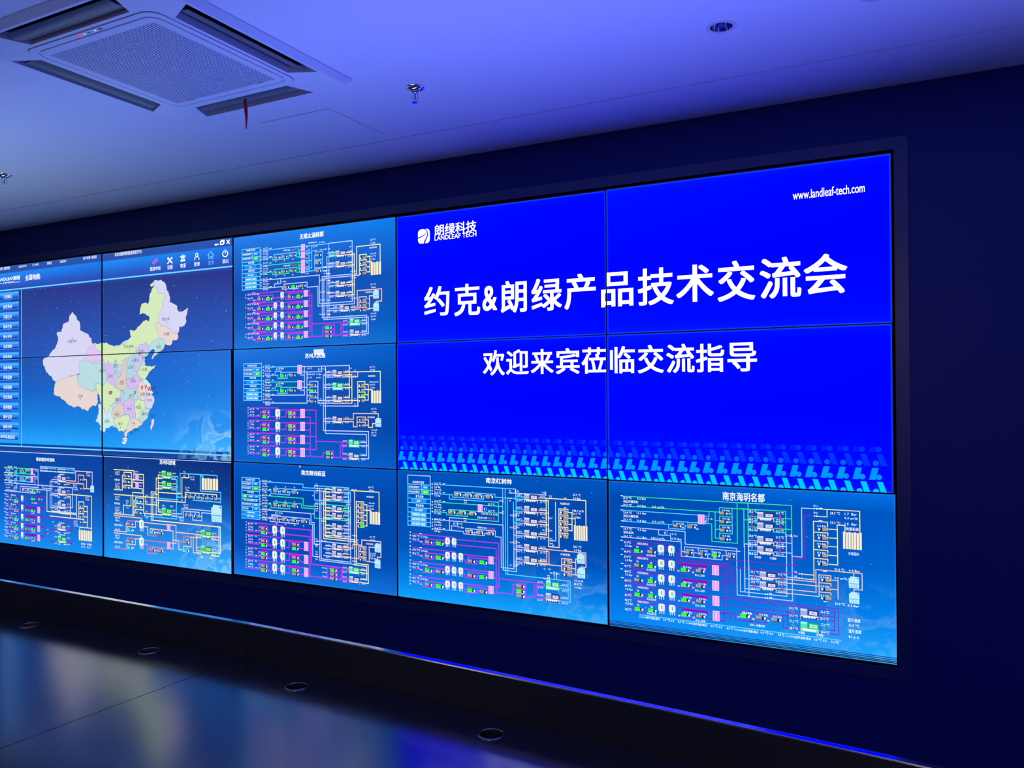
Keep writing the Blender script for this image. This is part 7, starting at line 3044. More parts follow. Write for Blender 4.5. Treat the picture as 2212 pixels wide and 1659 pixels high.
('0.0 %',214.4,207,9.4,31.3,'l','W',0),
('10 %',463,189,9.3,28.6,'l','W',0),
('1#',306.4,184.5,8.4,0,'l','W',0),
('2#',369.5,184.4,8.4,0,'l','W',0),
('新风系统',140.2,226.5,10.4,41.1,'l','W',0),
('8.3 Bar',211.3,225.6,9.4,31.3,'l','W',0),
('13.7 ℃ 10.6 Bar',106,247.6,9.5,95,'l','W',0),
('0.0 m³/h',108.4,267.5,9.5,51.6,'l','W',0),
('15.8 ℃ 10.6 Bar',106,285.7,9.5,95,'l','W',0),
('0.0 %',214.4,283.4,9.4,29.7,'l','W',0),
('1#',321.7,270.9,8.4,0,'l','W',0),
('1#',377,270.9,8.4,0,'l','W',0),
('1#',432.6,272.7,8.3,0,'l','W',0),
('1#',491.5,272.9,8.3,0,'l','W',0),
('1#天棚主机',765,145.9,9.9,64.3,'c','W',0),
('25.6 ℃',685.4,167.5,9.1,30.5,'l','W',0),
('25.3 ℃',688.9,206.8,9.1,29,'l','W',0),
('28.1 ℃',822.2,164.6,9,32.7,'l','W',0),
('28.5 ℃',825.6,211.6,9,31.2,'l','W',0),
('蒸发器',718,213.2,9.1,30.3,'l','W',0),
('冷凝器',789.9,215.6,9,27.1,'l','W',0),
('1#天棚主机',764.8,239.4,9.9,64.3,'c','W',0),
('25.6 ℃',685.2,261.5,9.1,30.5,'l','W',0),
('25.3 ℃',688.8,300.9,9.1,29,'l','W',0),
('28.1 ℃',822,257.6,9,32.7,'l','W',0),
('28.5 ℃',825.5,304.6,9,31.2,'l','W',0),
('蒸发器',717.8,307,9.1,30.3,'l','W',0),
('冷凝器',789.8,308.8,9,27.1,'l','W',0),
('1#天棚主机',764.6,332.4,9.9,64.3,'c','W',0),
('25.6 ℃',685,355.1,9.1,30.5,'l','W',0),
('25.3 ℃',688.6,394.4,9.1,29,'l','W',0),
('28.1 ℃',821.8,350.2,9,32.7,'l','W',0),
('28.5 ℃',825.3,397.1,9,31.2,'l','W',0),
('蒸发器',717.6,400.3,9.1,30.3,'l','W',0),
('冷凝器',789.6,401.6,9,27.1,'l','W',0),
('1#天棚主机',764.3,487.6,9.9,64.3,'c','W',0),
('25.6 ℃',684.8,511.3,9.1,30.5,'l','W',0),
('25.3 ℃',688.3,550.5,9.1,29,'l','W',0),
('28.1 ℃',821.5,504.6,9,32.6,'l','W',0),
('28.5 ℃',825,551.5,9,31.2,'l','W',0),
('蒸发器',717.4,556.1,9.1,30.3,'l','W',0),
('冷凝器',789.3,556.5,9,27.1,'l','W',0),
('2#热水主机',767.8,570.7,9.9,70,'c','W',0),
('48.7 ℃',682.5,588.7,9.1,30.5,'l','W',0),
('48.0 ℃',682.4,633.1,9.1,30.5,'l','W',0),
('22.6 ℃',824.9,586.5,9,29.8,'l','W',0),
('24.4 ℃',823.4,631.5,9,34,'l','W',0),
('冷凝',724.4,637.4,9,24.5,'l','W',0),
('蒸发',787.7,635.4,9,27.1,'l','W',0),
('28.3 ℃',1035.6,124.3,11.5,37.7,'l','W',0),
('0.4 Bar',1037,139.7,11.5,42.4,'l','W',0),
('28.3 ℃',892.9,213.8,11.6,38.6,'l','W',0),
('0.5 Bar',894.2,228.4,11.6,43.5,'l','W',0),
('0.0 m³/h',894.9,242.7,11.6,50.4,'l','W',0),
('26.6 ℃',1024.9,291.7,11.5,38.4,'l','W',0),
('1.5 Bar',1028.3,306.6,11.5,41.1,'l','W',0),
('26.5 ℃',899.4,465.6,11.6,38.5,'l','W',0),
('1.5 Bar',900.8,481.6,11.6,42,'l','W',0),
('0.0 m³/h',900.7,495.8,11.6,50.4,'l','W',0),
('26.2 ℃',979.3,634.2,11.5,42.8,'l','W',0),
('83.5 %',1042.7,633.3,11.5,39.6,'l','W',0),
('室外温度',978,614.4,14.2,47,'l','W',0),
('室外湿度',1044.8,614.2,14.1,46.4,'l','W',0),
('49.7 ℃',103.6,321,9.5,33.4,'l','W',0),
('3.2 Bar',105.9,335.1,9.5,38.2,'l','W',0),
('48.6℃',101.9,362,9.5,33.4,'l','W',0),
('市政热水',167.1,322.3,10.4,62.9,'l','W',0),
('1#',167.1,337.9,8.5,0,'l','W',0),
('2#',228.4,339.2,8.5,0,'l','W',0),
('回水泵',211.1,371.8,8.5,45.4,'l','W',0),
('49.7 ℃',103.5,388.4,9.5,33.4,'l','W',0),
('3.2 Bar',105.9,402.5,9.5,38.2,'l','W',0),
('48.6℃',101.8,429.4,9.5,33.4,'l','W',0),
('低区1#热水',167,389.7,10.4,62.9,'l','W',0),
('1#',167,405.3,8.5,0,'l','W',0),
('2#',228.3,406.6,8.5,0,'l','W',0),
('回水泵',211.1,439.2,8.5,45.4,'l','W',0),
('二次泵',409.6,439.7,9.3,47,'l','W',0),
('49.7 ℃',103.4,455.3,9.5,33.4,'l','W',0),
('3.2 Bar',105.8,469.5,9.5,38.2,'l','W',0),
('48.6℃',101.8,496.3,9.5,33.4,'l','W',0),
('低区2#热水',166.9,456.6,10.4,62.9,'l','W',0),
('1#',166.9,472.3,8.5,0,'l','W',0),
('2#',228.3,473.6,8.5,0,'l','W',0),
('回水泵',211,506.1,8.5,45.4,'l','W',0),
('二次泵',409.5,506.6,9.3,47,'l','W',0),
('49.7 ℃',103.3,522.2,9.5,33.4,'l','W',0),
('3.2 Bar',105.7,536.4,9.5,38.2,'l','W',0),
('48.6℃',101.7,563.2,9.5,33.4,'l','W',0),
('中区1#热水',166.8,523.5,10.4,62.9,'l','W',0),
('1#',166.8,539.2,8.5,0,'l','W',0),
('2#',228.2,540.5,8.5,0,'l','W',0),
('回水泵',210.9,573,8.5,45.4,'l','W',0),
('二次泵',409.5,573.6,9.3,47,'l','W',0),
('49.7 ℃',103.2,587.7,9.5,33.4,'l','W',0),
('3.2 Bar',105.6,601.9,9.5,38.2,'l','W',0),
('48.6℃',101.6,628.7,9.5,33.4,'l','W',0),
('高区1#热水',166.8,589,10.4,62.9,'l','W',0),
('1#',166.8,604.7,8.5,0,'l','W',0),
('2#',228.1,606,8.5,0,'l','W',0),
('回水泵',210.8,638.5,8.5,45.4,'l','W',0),
('二次泵',409.4,639.1,9.3,47,'l','W',0),
('热水一次循环泵',419.6,365.7,10.2,66.5,'l','W',0)],
'S':[('pump',304.8,138.3,48,15.9,'x'),
('pump',368,137.1,47.5,15.8,'x'),
('hx',422.9,139.5,30.4,46.4,''),
('arw',94.1,121.5,19.2,4.8,'l'),
('arw',95.7,159.6,19.2,4.8,'r'),
('pump',304.8,194,48,15.9,'x'),
('pump',367.9,192.8,47.5,15.8,'x'),
('hx',422.8,195.2,30.4,46.4,''),
('arw',94.1,177.2,19.2,4.8,'l'),
('arw',95.6,215.3,19.2,4.8,'r'),
('byp',224.6,259.3,25.1,17,''),
('pump',325.5,281,47.8,16.8,'x'),
('pump',380.8,280.9,47.4,16.8,'x'),
('pump',436.3,282.7,47,16.7,'g'),
('pump',495.2,282.8,46.5,16.6,'x'),
('chl',766.8,180.6,99.2,53.3,'x'),
('rv',699.9,181.4,17.4,18.2,'r'),
('rv',839.9,184,17,17.9,'r'),
('chl',766.7,274,99.1,53.3,'x'),
('rv',699.7,275.3,17.4,18.2,'r'),
('rv',839.7,276.9,17,17.9,'r'),
('chl',766.5,367,99.1,53.2,'x'),
('rv',699.5,368.8,17.4,18.1,'g'),
('rv',839.5,369.3,17,17.9,'r'),
('chl',766.2,522.1,99.1,53.2,'x'),
('rv',699.3,524.8,17.4,18.1,'r'),
('rv',839.2,523.5,17,17.9,'r'),
('chl',768.9,606.7,99.1,53.2,'G'),
('pump',994.1,172.5,47.1,15.1,'xf'),
('pump',995.3,233.6,47.1,15.1,'xf'),
('ctw',1096.9,230.7,39.5,48.3,''),
('pump',993.7,357.2,48.4,15.1,'xf'),
('pump',993.6,392.7,48.4,15.1,'xf'),
('pump',993.5,429.4,48.4,15.1,'xf'),
('pump',993.4,466.2,48.4,15.1,'xf'),
('gnd',1023.9,555.4,145.9,72.8,'6'),
('pump',171.7,356.6,49,16.1,'x'),
('pump',234.6,357.7,51.6,17.9,'g'),
('tank',306.2,341.9,29.4,49.2,''),
('arw',94,314.8,17.6,4.8,'l'),
('arw',95.5,355.2,17.6,4.8,'r'),
('pump',171.7,424,49,16.1,'x'),
('pump',234.5,425.1,51.6,17.9,'x'),
('tank',306.1,409.3,29.4,49.2,''),
('arw',93.9,382.2,17.6,4.8,'l'),
('arw',95.4,422.6,17.6,4.8,'r'),
('pump',366.1,423.6,50.6,17.7,'x'),
('pump',432.4,421.7,50,17.6,'g'),
('hx',502.5,413,30,45.2,''),
('pump',171.6,490.9,49,16.1,'x'),
('pump',234.4,492,51.6,17.9,'g'),
('tank',306,476.2,29.4,49.2,''),
('arw',93.8,449.2,17.6,4.8,'l'),
('arw',95.4,489.5,17.6,4.8,'r'),
('pump',366,490.6,50.6,17.7,'g'),
('pump',432.3,488.6,50,17.6,'x'),
('hx',502.4,479.9,30,45.2,''),
('pump',171.5,557.8,49,16.1,'x'),
('pump',234.4,559,51.6,17.9,'g'),
('tank',305.9,543.2,29.4,49.2,''),
('arw',93.7,516.1,17.6,4.8,'l'),
('arw',95.3,556.5,17.6,4.8,'r'),
('pump',365.9,557.5,50.6,17.7,'x'),
('pump',432.2,555.5,50,17.6,'g'),
('hx',502.3,546.9,30,45.2,''),
('pump',171.4,623.3,49,16.1,'x'),
('pump',234.3,624.5,51.6,17.9,'g'),
('tank',305.9,608.7,29.4,49.2,''),
('arw',93.6,581.6,17.6,4.8,'l'),
('arw',95.2,622,17.6,4.8,'r'),
('pump',365.8,623,50.6,17.7,'g'),
('pump',432.1,621,50,17.6,'x'),
('hx',502.3,612.4,30,45.2,''),
('pump',434.7,335.6,50,17.6,'g'),
('pump',517.5,335.5,49.4,17.5,'x'),
('arw',607.8,545.2,19.2,5.5,'l'),
('arw',606.3,574,19.2,5.5,'l'),
('arw',666.6,485.3,19,5.5,'l')],
},
'map':{
'L':[('w',5,[-10.6,123.9,79.4,123.9]),
('w',5,[227.4,126.1,291.7,126.1]),
('C',9,[0,177.1,2436,177.1]),
('C',7,[309.1,180.2,309.1,1327.1]),
('C',9,[39.3,1332.4,2421.4,1332.4]),
('W',9,[2287.4,32.4,2310.6,32.4]),
('W',7,[2388.4,14.4,2409.6,35.6]),
('W',7,[2409.7,14.4,2388.3,33.7])],
'T':[('当前位置: 全国地图',-4.1,14.6,21.1,173,'l','W',0),
('2024/10/18',275.4,14.5,16.3,93.9,'l','W',0),
('11:18:42',442.3,14.6,16,72.1,'l','W',0),
('星期五',612.5,17,18.7,54.7,'l','W',0),
('当前用户:',758.3,17.1,17.1,78.6,'l','W',0),
('用户权限: 未登录',1014.1,14.5,19.5,144.6,'l','W',0),
('全国地图:',354.2,103.1,39.6,181.3,'l','W',1),
('LANDLEAF',5.4,93.7,23.4,203.6,'l','W',1),
('朗绿',212.1,95,31.2,80.9,'l','W',1),
('人居环境服务商',85.7,122.5,12.7,133.8,'l','W',0),
('工程概况',140,227.7,25.9,107.1,'c','W',0),
('热泵系统',139.9,302,25.9,107.1,'c','W',0),
('天棚主机',139.8,376.3,25.9,107.1,'c','W',0),
('新风主机',139.8,449.6,25.8,107.1,'c','W',0),
('热水主机',139.7,522.8,25.8,107.1,'c','W',0),
('水泵控制',139.6,596,25.8,107.1,'c','W',0),
('新风机组',139.6,673.5,25.8,107.1,'c','W',0),
('设备电量',139.5,752.1,25.8,107.1,'c','W',0),
('环境温度',139.4,825.2,25.8,107.1,'c','W',0),
('地源温度',139.4,899.5,25.8,107,'c','W',0),
('历史数据',139.3,971.5,25.8,107,'c','W',0),
('故障报警',139.2,1045.7,25.8,107,'c','W',0),
('事件记录',139.2,1117.7,25.8,107,'c','W',0),
('能耗分析',139.1,1190.8,25.8,107,'c','W',0),
('新风机组总控',139,1266,25.8,177.3,'c','W',0),
('欢迎光临朗绿智慧能源管理云平台',1346.1,16.7,23.7,267.9,'l','W',0),
('链接中断',1694,140.2,26.3,101.6,'l','W',0),
('设置',1858.7,141.7,25.9,49.5,'l','W',0),
('警报',1978.1,140.8,25.6,51.3,'l','W',0),
('登录',2101.2,140.4,25.3,53,'l','W',0),
('主页',2225.9,141.5,25,50.1,'l','C',0),
('退出',2349.5,142.4,24.7,50.6,'l','W',0),
('乌鲁木齐',893.9,582.9,23.3,0,'c','K',0),
('哈尔滨',1843.4,473,21.5,0,'c','K',0),
('长春',1852.6,568.7,21.5,0,'c','K',0),
('沈阳',1775.9,650.4,21.6,0,'c','K',0),
('呼和浩特',1485.9,638.7,22.2,0,'c','K',0),
('北京',1607.3,673.9,21.9,0,'c','K',0),
('石家庄',1550.3,729.8,22,0,'c','K',0),
('太原',1499.9,776.8,22.1,0,'c','K',0),
('银川',1354.1,764.3,22.4,0,'c','K',0),
('济南',1642.2,793.8,21.9,0,'c','K',0),
('西宁',1212,796,22.7,0,'c','K',0),
('兰州',1299,833.7,22.5,0,'c','K',0),
('西安',1415.5,879.9,22.3,0,'c','K',0),
('郑州',1528.4,868.6,22.1,0,'c','K',0),
('拉萨',983.4,968.1,23.1,0,'c','K',0),
('武汉',1510.9,964.5,22.1,0,'c','K',0),
('合肥',1620.6,955.3,21.9,0,'c','K',0),
('苏州',1725.5,916,21.7,0,'c','K',0),
('上海',1746.1,946.3,21.7,0,'c','K',0),
('无锡',1672.5,957.4,21.8,0,'c','K',0),
('杭州',1687.7,996.2,21.8,0,'c','K',0),
('重庆',1383,993.3,22.4,0,'c','K',0),
('长沙',1491.9,1051.1,22.1,0,'c','K',0),
('南昌',1580.7,1041.1,22,0,'c','K',0),
('贵阳',1365,1090.6,22.4,0,'c','K',0),
('福州',1634.2,1083.7,21.9,0,'c','K',0),
('昆明',1263.9,1138.5,22.6,0,'c','K',0),
('南宁',1401.6,1153.4,22.3,0,'c','K',0),
('广州',1524.7,1149.8,22.1,0,'c','K',0),
('台北',1722.1,1094.3,21.7,0,'c','K',0),
('香港',1556.1,1189.5,22,0,'c','K',0),
('澳门',1520.3,1211.3,22.1,0,'c','K',0),
('海口',1437.8,1264,22.2,0,'c','K',0),
('成都',1297.2,944.3,22.5,0,'c','K',0),
('天津',1635.4,717.5,21.9,0,'c','K',0)],
'S':[('mbtn',129.4,220.6,288.6,53.9,''),
('mbtn',129.3,295,288.5,53.9,''),
('mbtn',129.2,369.4,288.5,53.9,''),
('mbtn',129.2,442.7,288.5,53.9,''),
('mbtn',129.1,516,288.4,53.9,''),
('mbtn',129,589.3,288.4,53.9,''),
('mbtn',128.9,666.8,288.4,53.9,''),
('mbtn',128.9,745.4,288.4,53.8,''),
('mbtn',128.8,818.6,288.3,53.8,''),
('mbtn',128.7,892.9,288.3,53.8,''),
('mbtn',128.7,965,288.3,53.8,''),
('mbtn',128.6,1039.3,288.2,53.8,''),
('mbtn',128.5,1111.4,288.2,53.8,''),
('mbtn',128.5,1184.5,288.2,53.8,''),
('mbtn',128.4,1259.8,288.2,53.8,''),
('ic_link',1742.1,91.9,55,45.8,''),
('ic_tool',1882.1,97.9,53.7,45.2,''),
('ic_siren',2001.1,92.6,52.5,44.7,''),
('ic_user',2126.4,92.2,51.4,44.2,''),
('ic_home',2249,93.4,50.2,43.7,''),
('ic_power',2373.7,92.2,49.1,43.2,''),
('ic_win',2349.4,23.2,32.1,24,''),
('pin',1615,914.3,22.6,34.3,''),
('pin',1651.6,907.9,22.4,34.2,''),
('pin',1676.7,922.3,22.3,34.1,''),
('pin',1694.9,924.3,22.3,34.1,''),
('pin',1545.3,947.3,22.9,34.5,''),
('pin',1300.2,946.3,23.8,35.2,''),
('dot',897.1,562.7,8,5.1,''),
('dot',1850.1,498.6,6.8,4.7,''),
('dot',1822.7,567.6,6.8,4.7,''),
('dot',1776,629.8,6.9,4.7,''),
('dot',1493,663,7.2,4.8,''),
('dot',1500,755.6,7.2,4.8,''),
('dot',1606.9,795,7.1,4.8,''),
('dot',1242.2,793.6,7.5,4.9,''),
('dot',1291.6,814,7.5,4.9,''),
('dot',1415.5,862.5,7.3,4.8,''),
('dot',1528.4,849.4,7.2,4.8,''),
('dot',983.3,991.2,7.9,5,''),
('dot',1360.8,993.3,7.4,4.9,''),
('dot',1510.7,1031.8,7.2,4.8,''),
('dot',1587.8,1020.1,7.1,4.8,''),
('dot',1365.1,1071.2,7.4,4.9,''),
('dot',1662.3,1088.2,7,4.7,''),
('dot',1263.9,1117.9,7.5,4.9,''),
('dot',1401.5,1175.7,7.3,4.8,''),
('dot',1524.7,1166.1,7.2,4.8,''),
('capital',1593,690.7,25.5,24.8,'')],
'bar':[1319.5,
1348.7],
'P':[('teal',[1189.7,602.8,1324.8,638.6,1500.4,584.2,1643,494.1,1754.4,499,1767.9,584.3,1698.4,667,1642.4,712.9,1642.2,770,1627.9,855.4,1697.6,950.8,1711.3,1007.5,1655.2,1093,1584.6,1150.9,1440.8,1201.1,1293.7,1154.8,1203.5,1146.2,1188.8,968.6,1050.7,918.3,988.3,847.5,988.5,747,1113.1,669.9]),
('lav',[878.3,391.4,899.1,378.3,913.4,396.2,941.9,422.9,973.4,449.6,981.2,510.3,1051.5,533.2,1101,570,1113.2,605.3,1063.7,636.6,1048.1,673.2,1019.9,717.6,969.7,734.5,969.6,766.7,980.5,807.2,861.4,827.7,707,862.6,674.1,851.9,649.3,822.7,596,790.8,582.6,759.4,560.8,727.8,565.9,701.8,641.2,662.2,691,632.7,723.9,595.6,735.5,546.7,715.8,523.3,773.1,509.1,794.3,456.8,846.1,448.9,859,403.7]),
('pink',[1113.2,605.3,1136.3,603,1146.9,651,1186.5,662.1,1212.3,672.7,1212.1,746.7,1112.9,741.6,1066.6,726.6,1019.9,717.6,1048.1,673.2,1063.7,636.6]),
('lime',[1136.3,603,1189.7,610.7,1257.7,603.1,1339.6,637.1,1457,609.7,1507.7,574.8,1493.4,528,1558,526.8,1629,474.5,1685.1,475.1,1685.2,448.6,1643.2,427.5,1589.5,429.6,1615.2,357.4,1668.7,367,1706.6,279.2,1730.3,252.3,1755.1,263.4,1768.8,301.9,1830.3,301,1809.7,370.1,1812.3,407.8,1768.4,433.8,1765.4,490.1,1740.6,498.4,1751.5,536.6,1774.8,570.5,1774.7,589.3,1712.5,610.7,1684.6,638.2,1649.7,610.4,1586.1,630.3,1557.6,662.9,1557.5,682.1,1485.7,709,1456.7,713.2,1427.5,760.9,1371.8,759.8,1354.2,715.5,1317,758.7,1272.4,723.4,1257.3,757.4,1204.6,702.1,1186.5,662.1,1146.9,651]),
('lime',[1692.8,245.1,1727.6,223.8,1734.5,238.4,1713.6,256]),
('lav',[1727.6,223.8,1748.4,213.9,1789.6,216.7,1837.3,240.6,1850.8,274.3,1867,298.6,1877.6,359.9,1911.1,375.8,1947.1,396.3,1960.3,432.2,1990.8,431,2050,411.1,2039.4,447.3,2026.2,474.2,2030.1,502,2007.6,524,1968,526.9,1957.2,568.1,1937.3,558.1,1910.5,570.9,1877,537,1822.8,516.1,1765.4,490.1,1768.4,433.8,1812.3,407.8,1809.7,370.1,1830.3,301,1768.8,301.9,1755.1,263.4,1730.3,252.3]),
('tan',[1740.6,498.4,1765.4,490.1,1822.8,516.1,1877,537,1910.5,570.9,1937.3,558.1,1957.2,582,1954.4,600.4,1903.6,612.5,1890.1,640,1869.9,644,1836,633.6,1822.6,595.7,1774.7,589.3,1774.8,570.5,1751.5,536.6]),
('teal',[1684.6,638.2,1712.5,610.7,1774.7,589.3,1822.6,595.7,1836,633.6,1822.4,661.2,1788.2,679,1760.6,697,1712.2,728.8,1705.2,723.9,1726.1,691.4,1740,672.9,1712.4,662.7,1677.5,674]),
('lav2',[1557.6,662.9,1586.1,630.3,1649.7,610.4,1684.6,638.2,1677.5,674,1684.4,690.3,1621.3,683.8,1621.3,707.6,1649.3,727.4,1592.8,769,1564.3,811.5,1535.7,801.5,1535.9,748.7,1550.3,720.2]),
('lav',[1543.3,652.9,1579,649.2,1571.7,687.3,1557.5,686.9]),
('teal2',[1485.7,709,1536.1,686.3,1550.3,720.2,1535.9,748.7,1535.6,835.1,1456.3,853.3,1453.6,775.9]),
('tan2',[1412.9,731.5,1463.9,713.3,1471,776.2,1453.4,853.2,1456.2,901.6,1434.3,925.6,1353.7,910.5,1368.6,861.9,1398,833.1,1420.1,794.7]),
('vio',[1212.1,746.7,1257.3,757.4,1272.4,723.4,1317,758.7,1331.8,793.1,1339.1,832.3,1353.8,871.5,1353.7,910.5,1301.8,885.6,1257,865.6,1264.6,826.4,1234.6,791.5,1212,771.3]),
('vio',[1354,793.5,1405.4,804.1,1398,833.1,1361.3,837.5]),
('teal3',[1331.9,759,1354.2,715.5,1371.8,759.8,1371.7,789,1346.6,808,1353.9,822.8,1336.2,822.5]),
('teal',[969.7,734.5,1019.9,717.6,1066.6,726.6,1112.9,741.6,1158.9,725.7,1204.5,731.7,1234.7,771.8,1272.2,801.9,1257,865.6,1226.8,894.8,1181.4,879.6,1150.9,879.3,1143.2,923.8,1112.5,938.6,1050.7,918.3,996,907.9,956.8,882.4,949,826.9,980.5,807.2,969.6,766.7]),
('tan',[707,862.6,861.4,827.7,949,811.7,948.9,847,956.8,882.4,996,907.9,1050.7,918.3,1112.5,938.6,1150.8,918.9,1166,948.7,1170.5,1003.1,1142.9,1035.9,1112.3,1028,1065.9,1068.1,1003.6,1058.4,964.3,1038.5,893,1040.8,828.9,1018.6,796.6,993.2,682.2,946.8,690.5,905.6]),
('lime',[1140.2,874.2,1181.4,879.6,1226.8,894.8,1257,865.6,1301.8,885.6,1353.7,910.5,1405.1,935.1,1382.9,983.6,1353.5,978.7,1338.6,1017.7,1294,1032.4,1271.5,1086.5,1249,1081.7,1218.9,1047.5,1188.7,998.2,1170.6,948.7,1150.9,899.1]),
('lav2',[1405.1,935.1,1427,930.4,1444.4,949.8,1412.3,969.1,1419.5,1003,1426.7,1032,1390.2,1017.6,1338.6,1012.8,1338.7,983.5,1382.9,983.6]),
('cy',[1170.4,1022.9,1203.8,1022.9,1249,1081.7,1271.5,1086.5,1294,1035.4,1323.7,1042.1,1316.2,1086.1,1338.4,1115.2,1323.5,1144.6,1353,1163.7,1293.6,1174.4,1248.7,1184.9,1233.6,1214.6,1188.3,1195.7,1195.9,1166,1142.7,1142,1173.3,1087.2]),
('tan2',[1308.8,1066.6,1345.9,1046.9,1353.4,1022.5,1390.2,1017.6,1426.7,1032,1433.9,1085.2,1411.9,1099.9,1353.1,1115.1,1330.9,1125,1301.3,1086.2]),
('vio',[1434.1,998.2,1470.4,983.7,1535.2,996.2,1542.1,1055.6,1549.1,1103.5,1498.9,1118.4,1477.4,1089.7,1433.9,1085.2,1426.7,1032]),
('teal2',[1397.8,925.4,1434.3,925.6,1456.2,901.6,1506.7,921.2,1556.8,921.5,1578,959.9,1585.1,983.8,1549.5,993.3,1470.4,983.7,1434.1,998.2,1412.3,969.1,1444.4,949.8]),
('vio',[1453.4,853.2,1535.6,835.1,1564.3,811.5,1606.7,855.1,1592.5,883.6,1556.8,921.5,1506.7,921.2,1467.8,887.2]),
('lime',[1571.4,806.9,1621.1,760,1663.2,770.4,1739.7,771.9,1705,799.6,1670.1,827.4,1641.9,855.6,1592.6,850.2]),
('tan',[1585.4,864.4,1627.8,874.4,1641.8,912.6,1655.7,950.7,1655.6,988.6,1620.4,998.1,1585.1,969.5,1571.1,921.6]),
('cy',[1606.7,859.9,1649,855.6,1690.8,884.5,1700.4,922.5,1725.3,946.2,1704.5,960.3,1669.7,950.7,1641.8,912.6,1627.8,874.4]),
('lav',[1655.6,960.1,1704.5,960.3,1732.1,984,1718.2,1021.7,1697.3,1050.1,1655.4,1045.6,1638.6,1012.4]),
('lime',[1542.3,1017.3,1585.1,983.8,1638.7,1007.6,1641.4,1040.9,1599,1064.9,1591.8,1107.9,1549.1,1122.6,1542.1,1065.2]),
('teal',[1599,1064.9,1641.4,1040.9,1690.3,1050.1,1669.2,1107.1,1619.9,1150.4,1584.6,1131.8,1591.8,1107.9]),
('lime',[1323.5,1120.2,1411.9,1099.9,1484.6,1089.6,1484.5,1133,1469.9,1171.7,1426.3,1206.2,1382.4,1202.2,1353,1163.7,1330.9,1149.4]),
('tan',[1484.5,1137.8,1549.1,1108.3,1584.6,1131.8,1620,1136.1,1605.8,1160.1,1541.8,1180.2,1505.9,1200,1469.8,1210.3,1455.2,1239.5,1440.7,1235,1440.8,1206,1469.9,1171.7]),
('wh',[1418.8,1249.9,1462.5,1244.2,1466.8,1263.3,1433.3,1291.2,1411.5,1279.2]),
('pk2',[1704,1120.9,1727.6,1116,1724.7,1153.7,1703.8,1196.5,1689.9,1168.4])],
},
'slide':{
'L':[],
'T':[('朗绿科技',242.1,96.5,55.9,254.5,'l','W',2),
('LANDLEAF TECH',241.7,135.9,24.7,254.6,'l','W',2),
('约',174.8,467.3,155,157.2,'f','W',2),
('克',361.1,470.9,163.5,154.8,'f','W',2),
('&',529.5,471.4,126.3,85,'f','W',2),
('朗',634.9,470.8,160.3,146.8,'f','W',2),
('绿',806.4,471,159.9,164.8,'f','W',2),
('产',984.3,467.2,170.1,162,'f','W',2),
('品',1173.5,468.9,161.9,158.9,'f','W',2),
('技',1354.2,467.9,169.8,169.7,'f','W',2),
('术',1534.6,465.2,166,169.2,'f','W',2),
('交',1720.6,466.7,176.1,161.9,'f','W',2),
('流',1901.1,466.1,175.1,170.1,'f','W',2),
('会',2080.8,463.7,167.9,170.4,'f','W',2),
('欢',530.6,798.8,127.9,125.1,'f','W',2),
('迎',663.7,797.5,125.4,126.3,'f','W',2),
('来',801.5,798.3,122.3,123.5,'f','W',2),
('宾',936.8,799.1,124.7,124.3,'f','W',2),
('莅',1071.3,799.2,124.3,125.9,'f','W',2),
('临',1215.7,799.5,126.1,121.9,'f','W',2),
('交',1351.5,799,130.1,123.3,'f','W',2),
('流',1486.8,799.5,130.5,129,'f','W',2),
('指',1621.6,800.5,126.3,126,'f','W',2),
('导',1761.4,800,125.4,125.8,'f','W',2),
('www.landleaf-tech.com',2040.1,121.1,38.1,279.7,'l','W',1)],
'S':[('logo',174.9,119,74.9,75.8,'')],
},
}

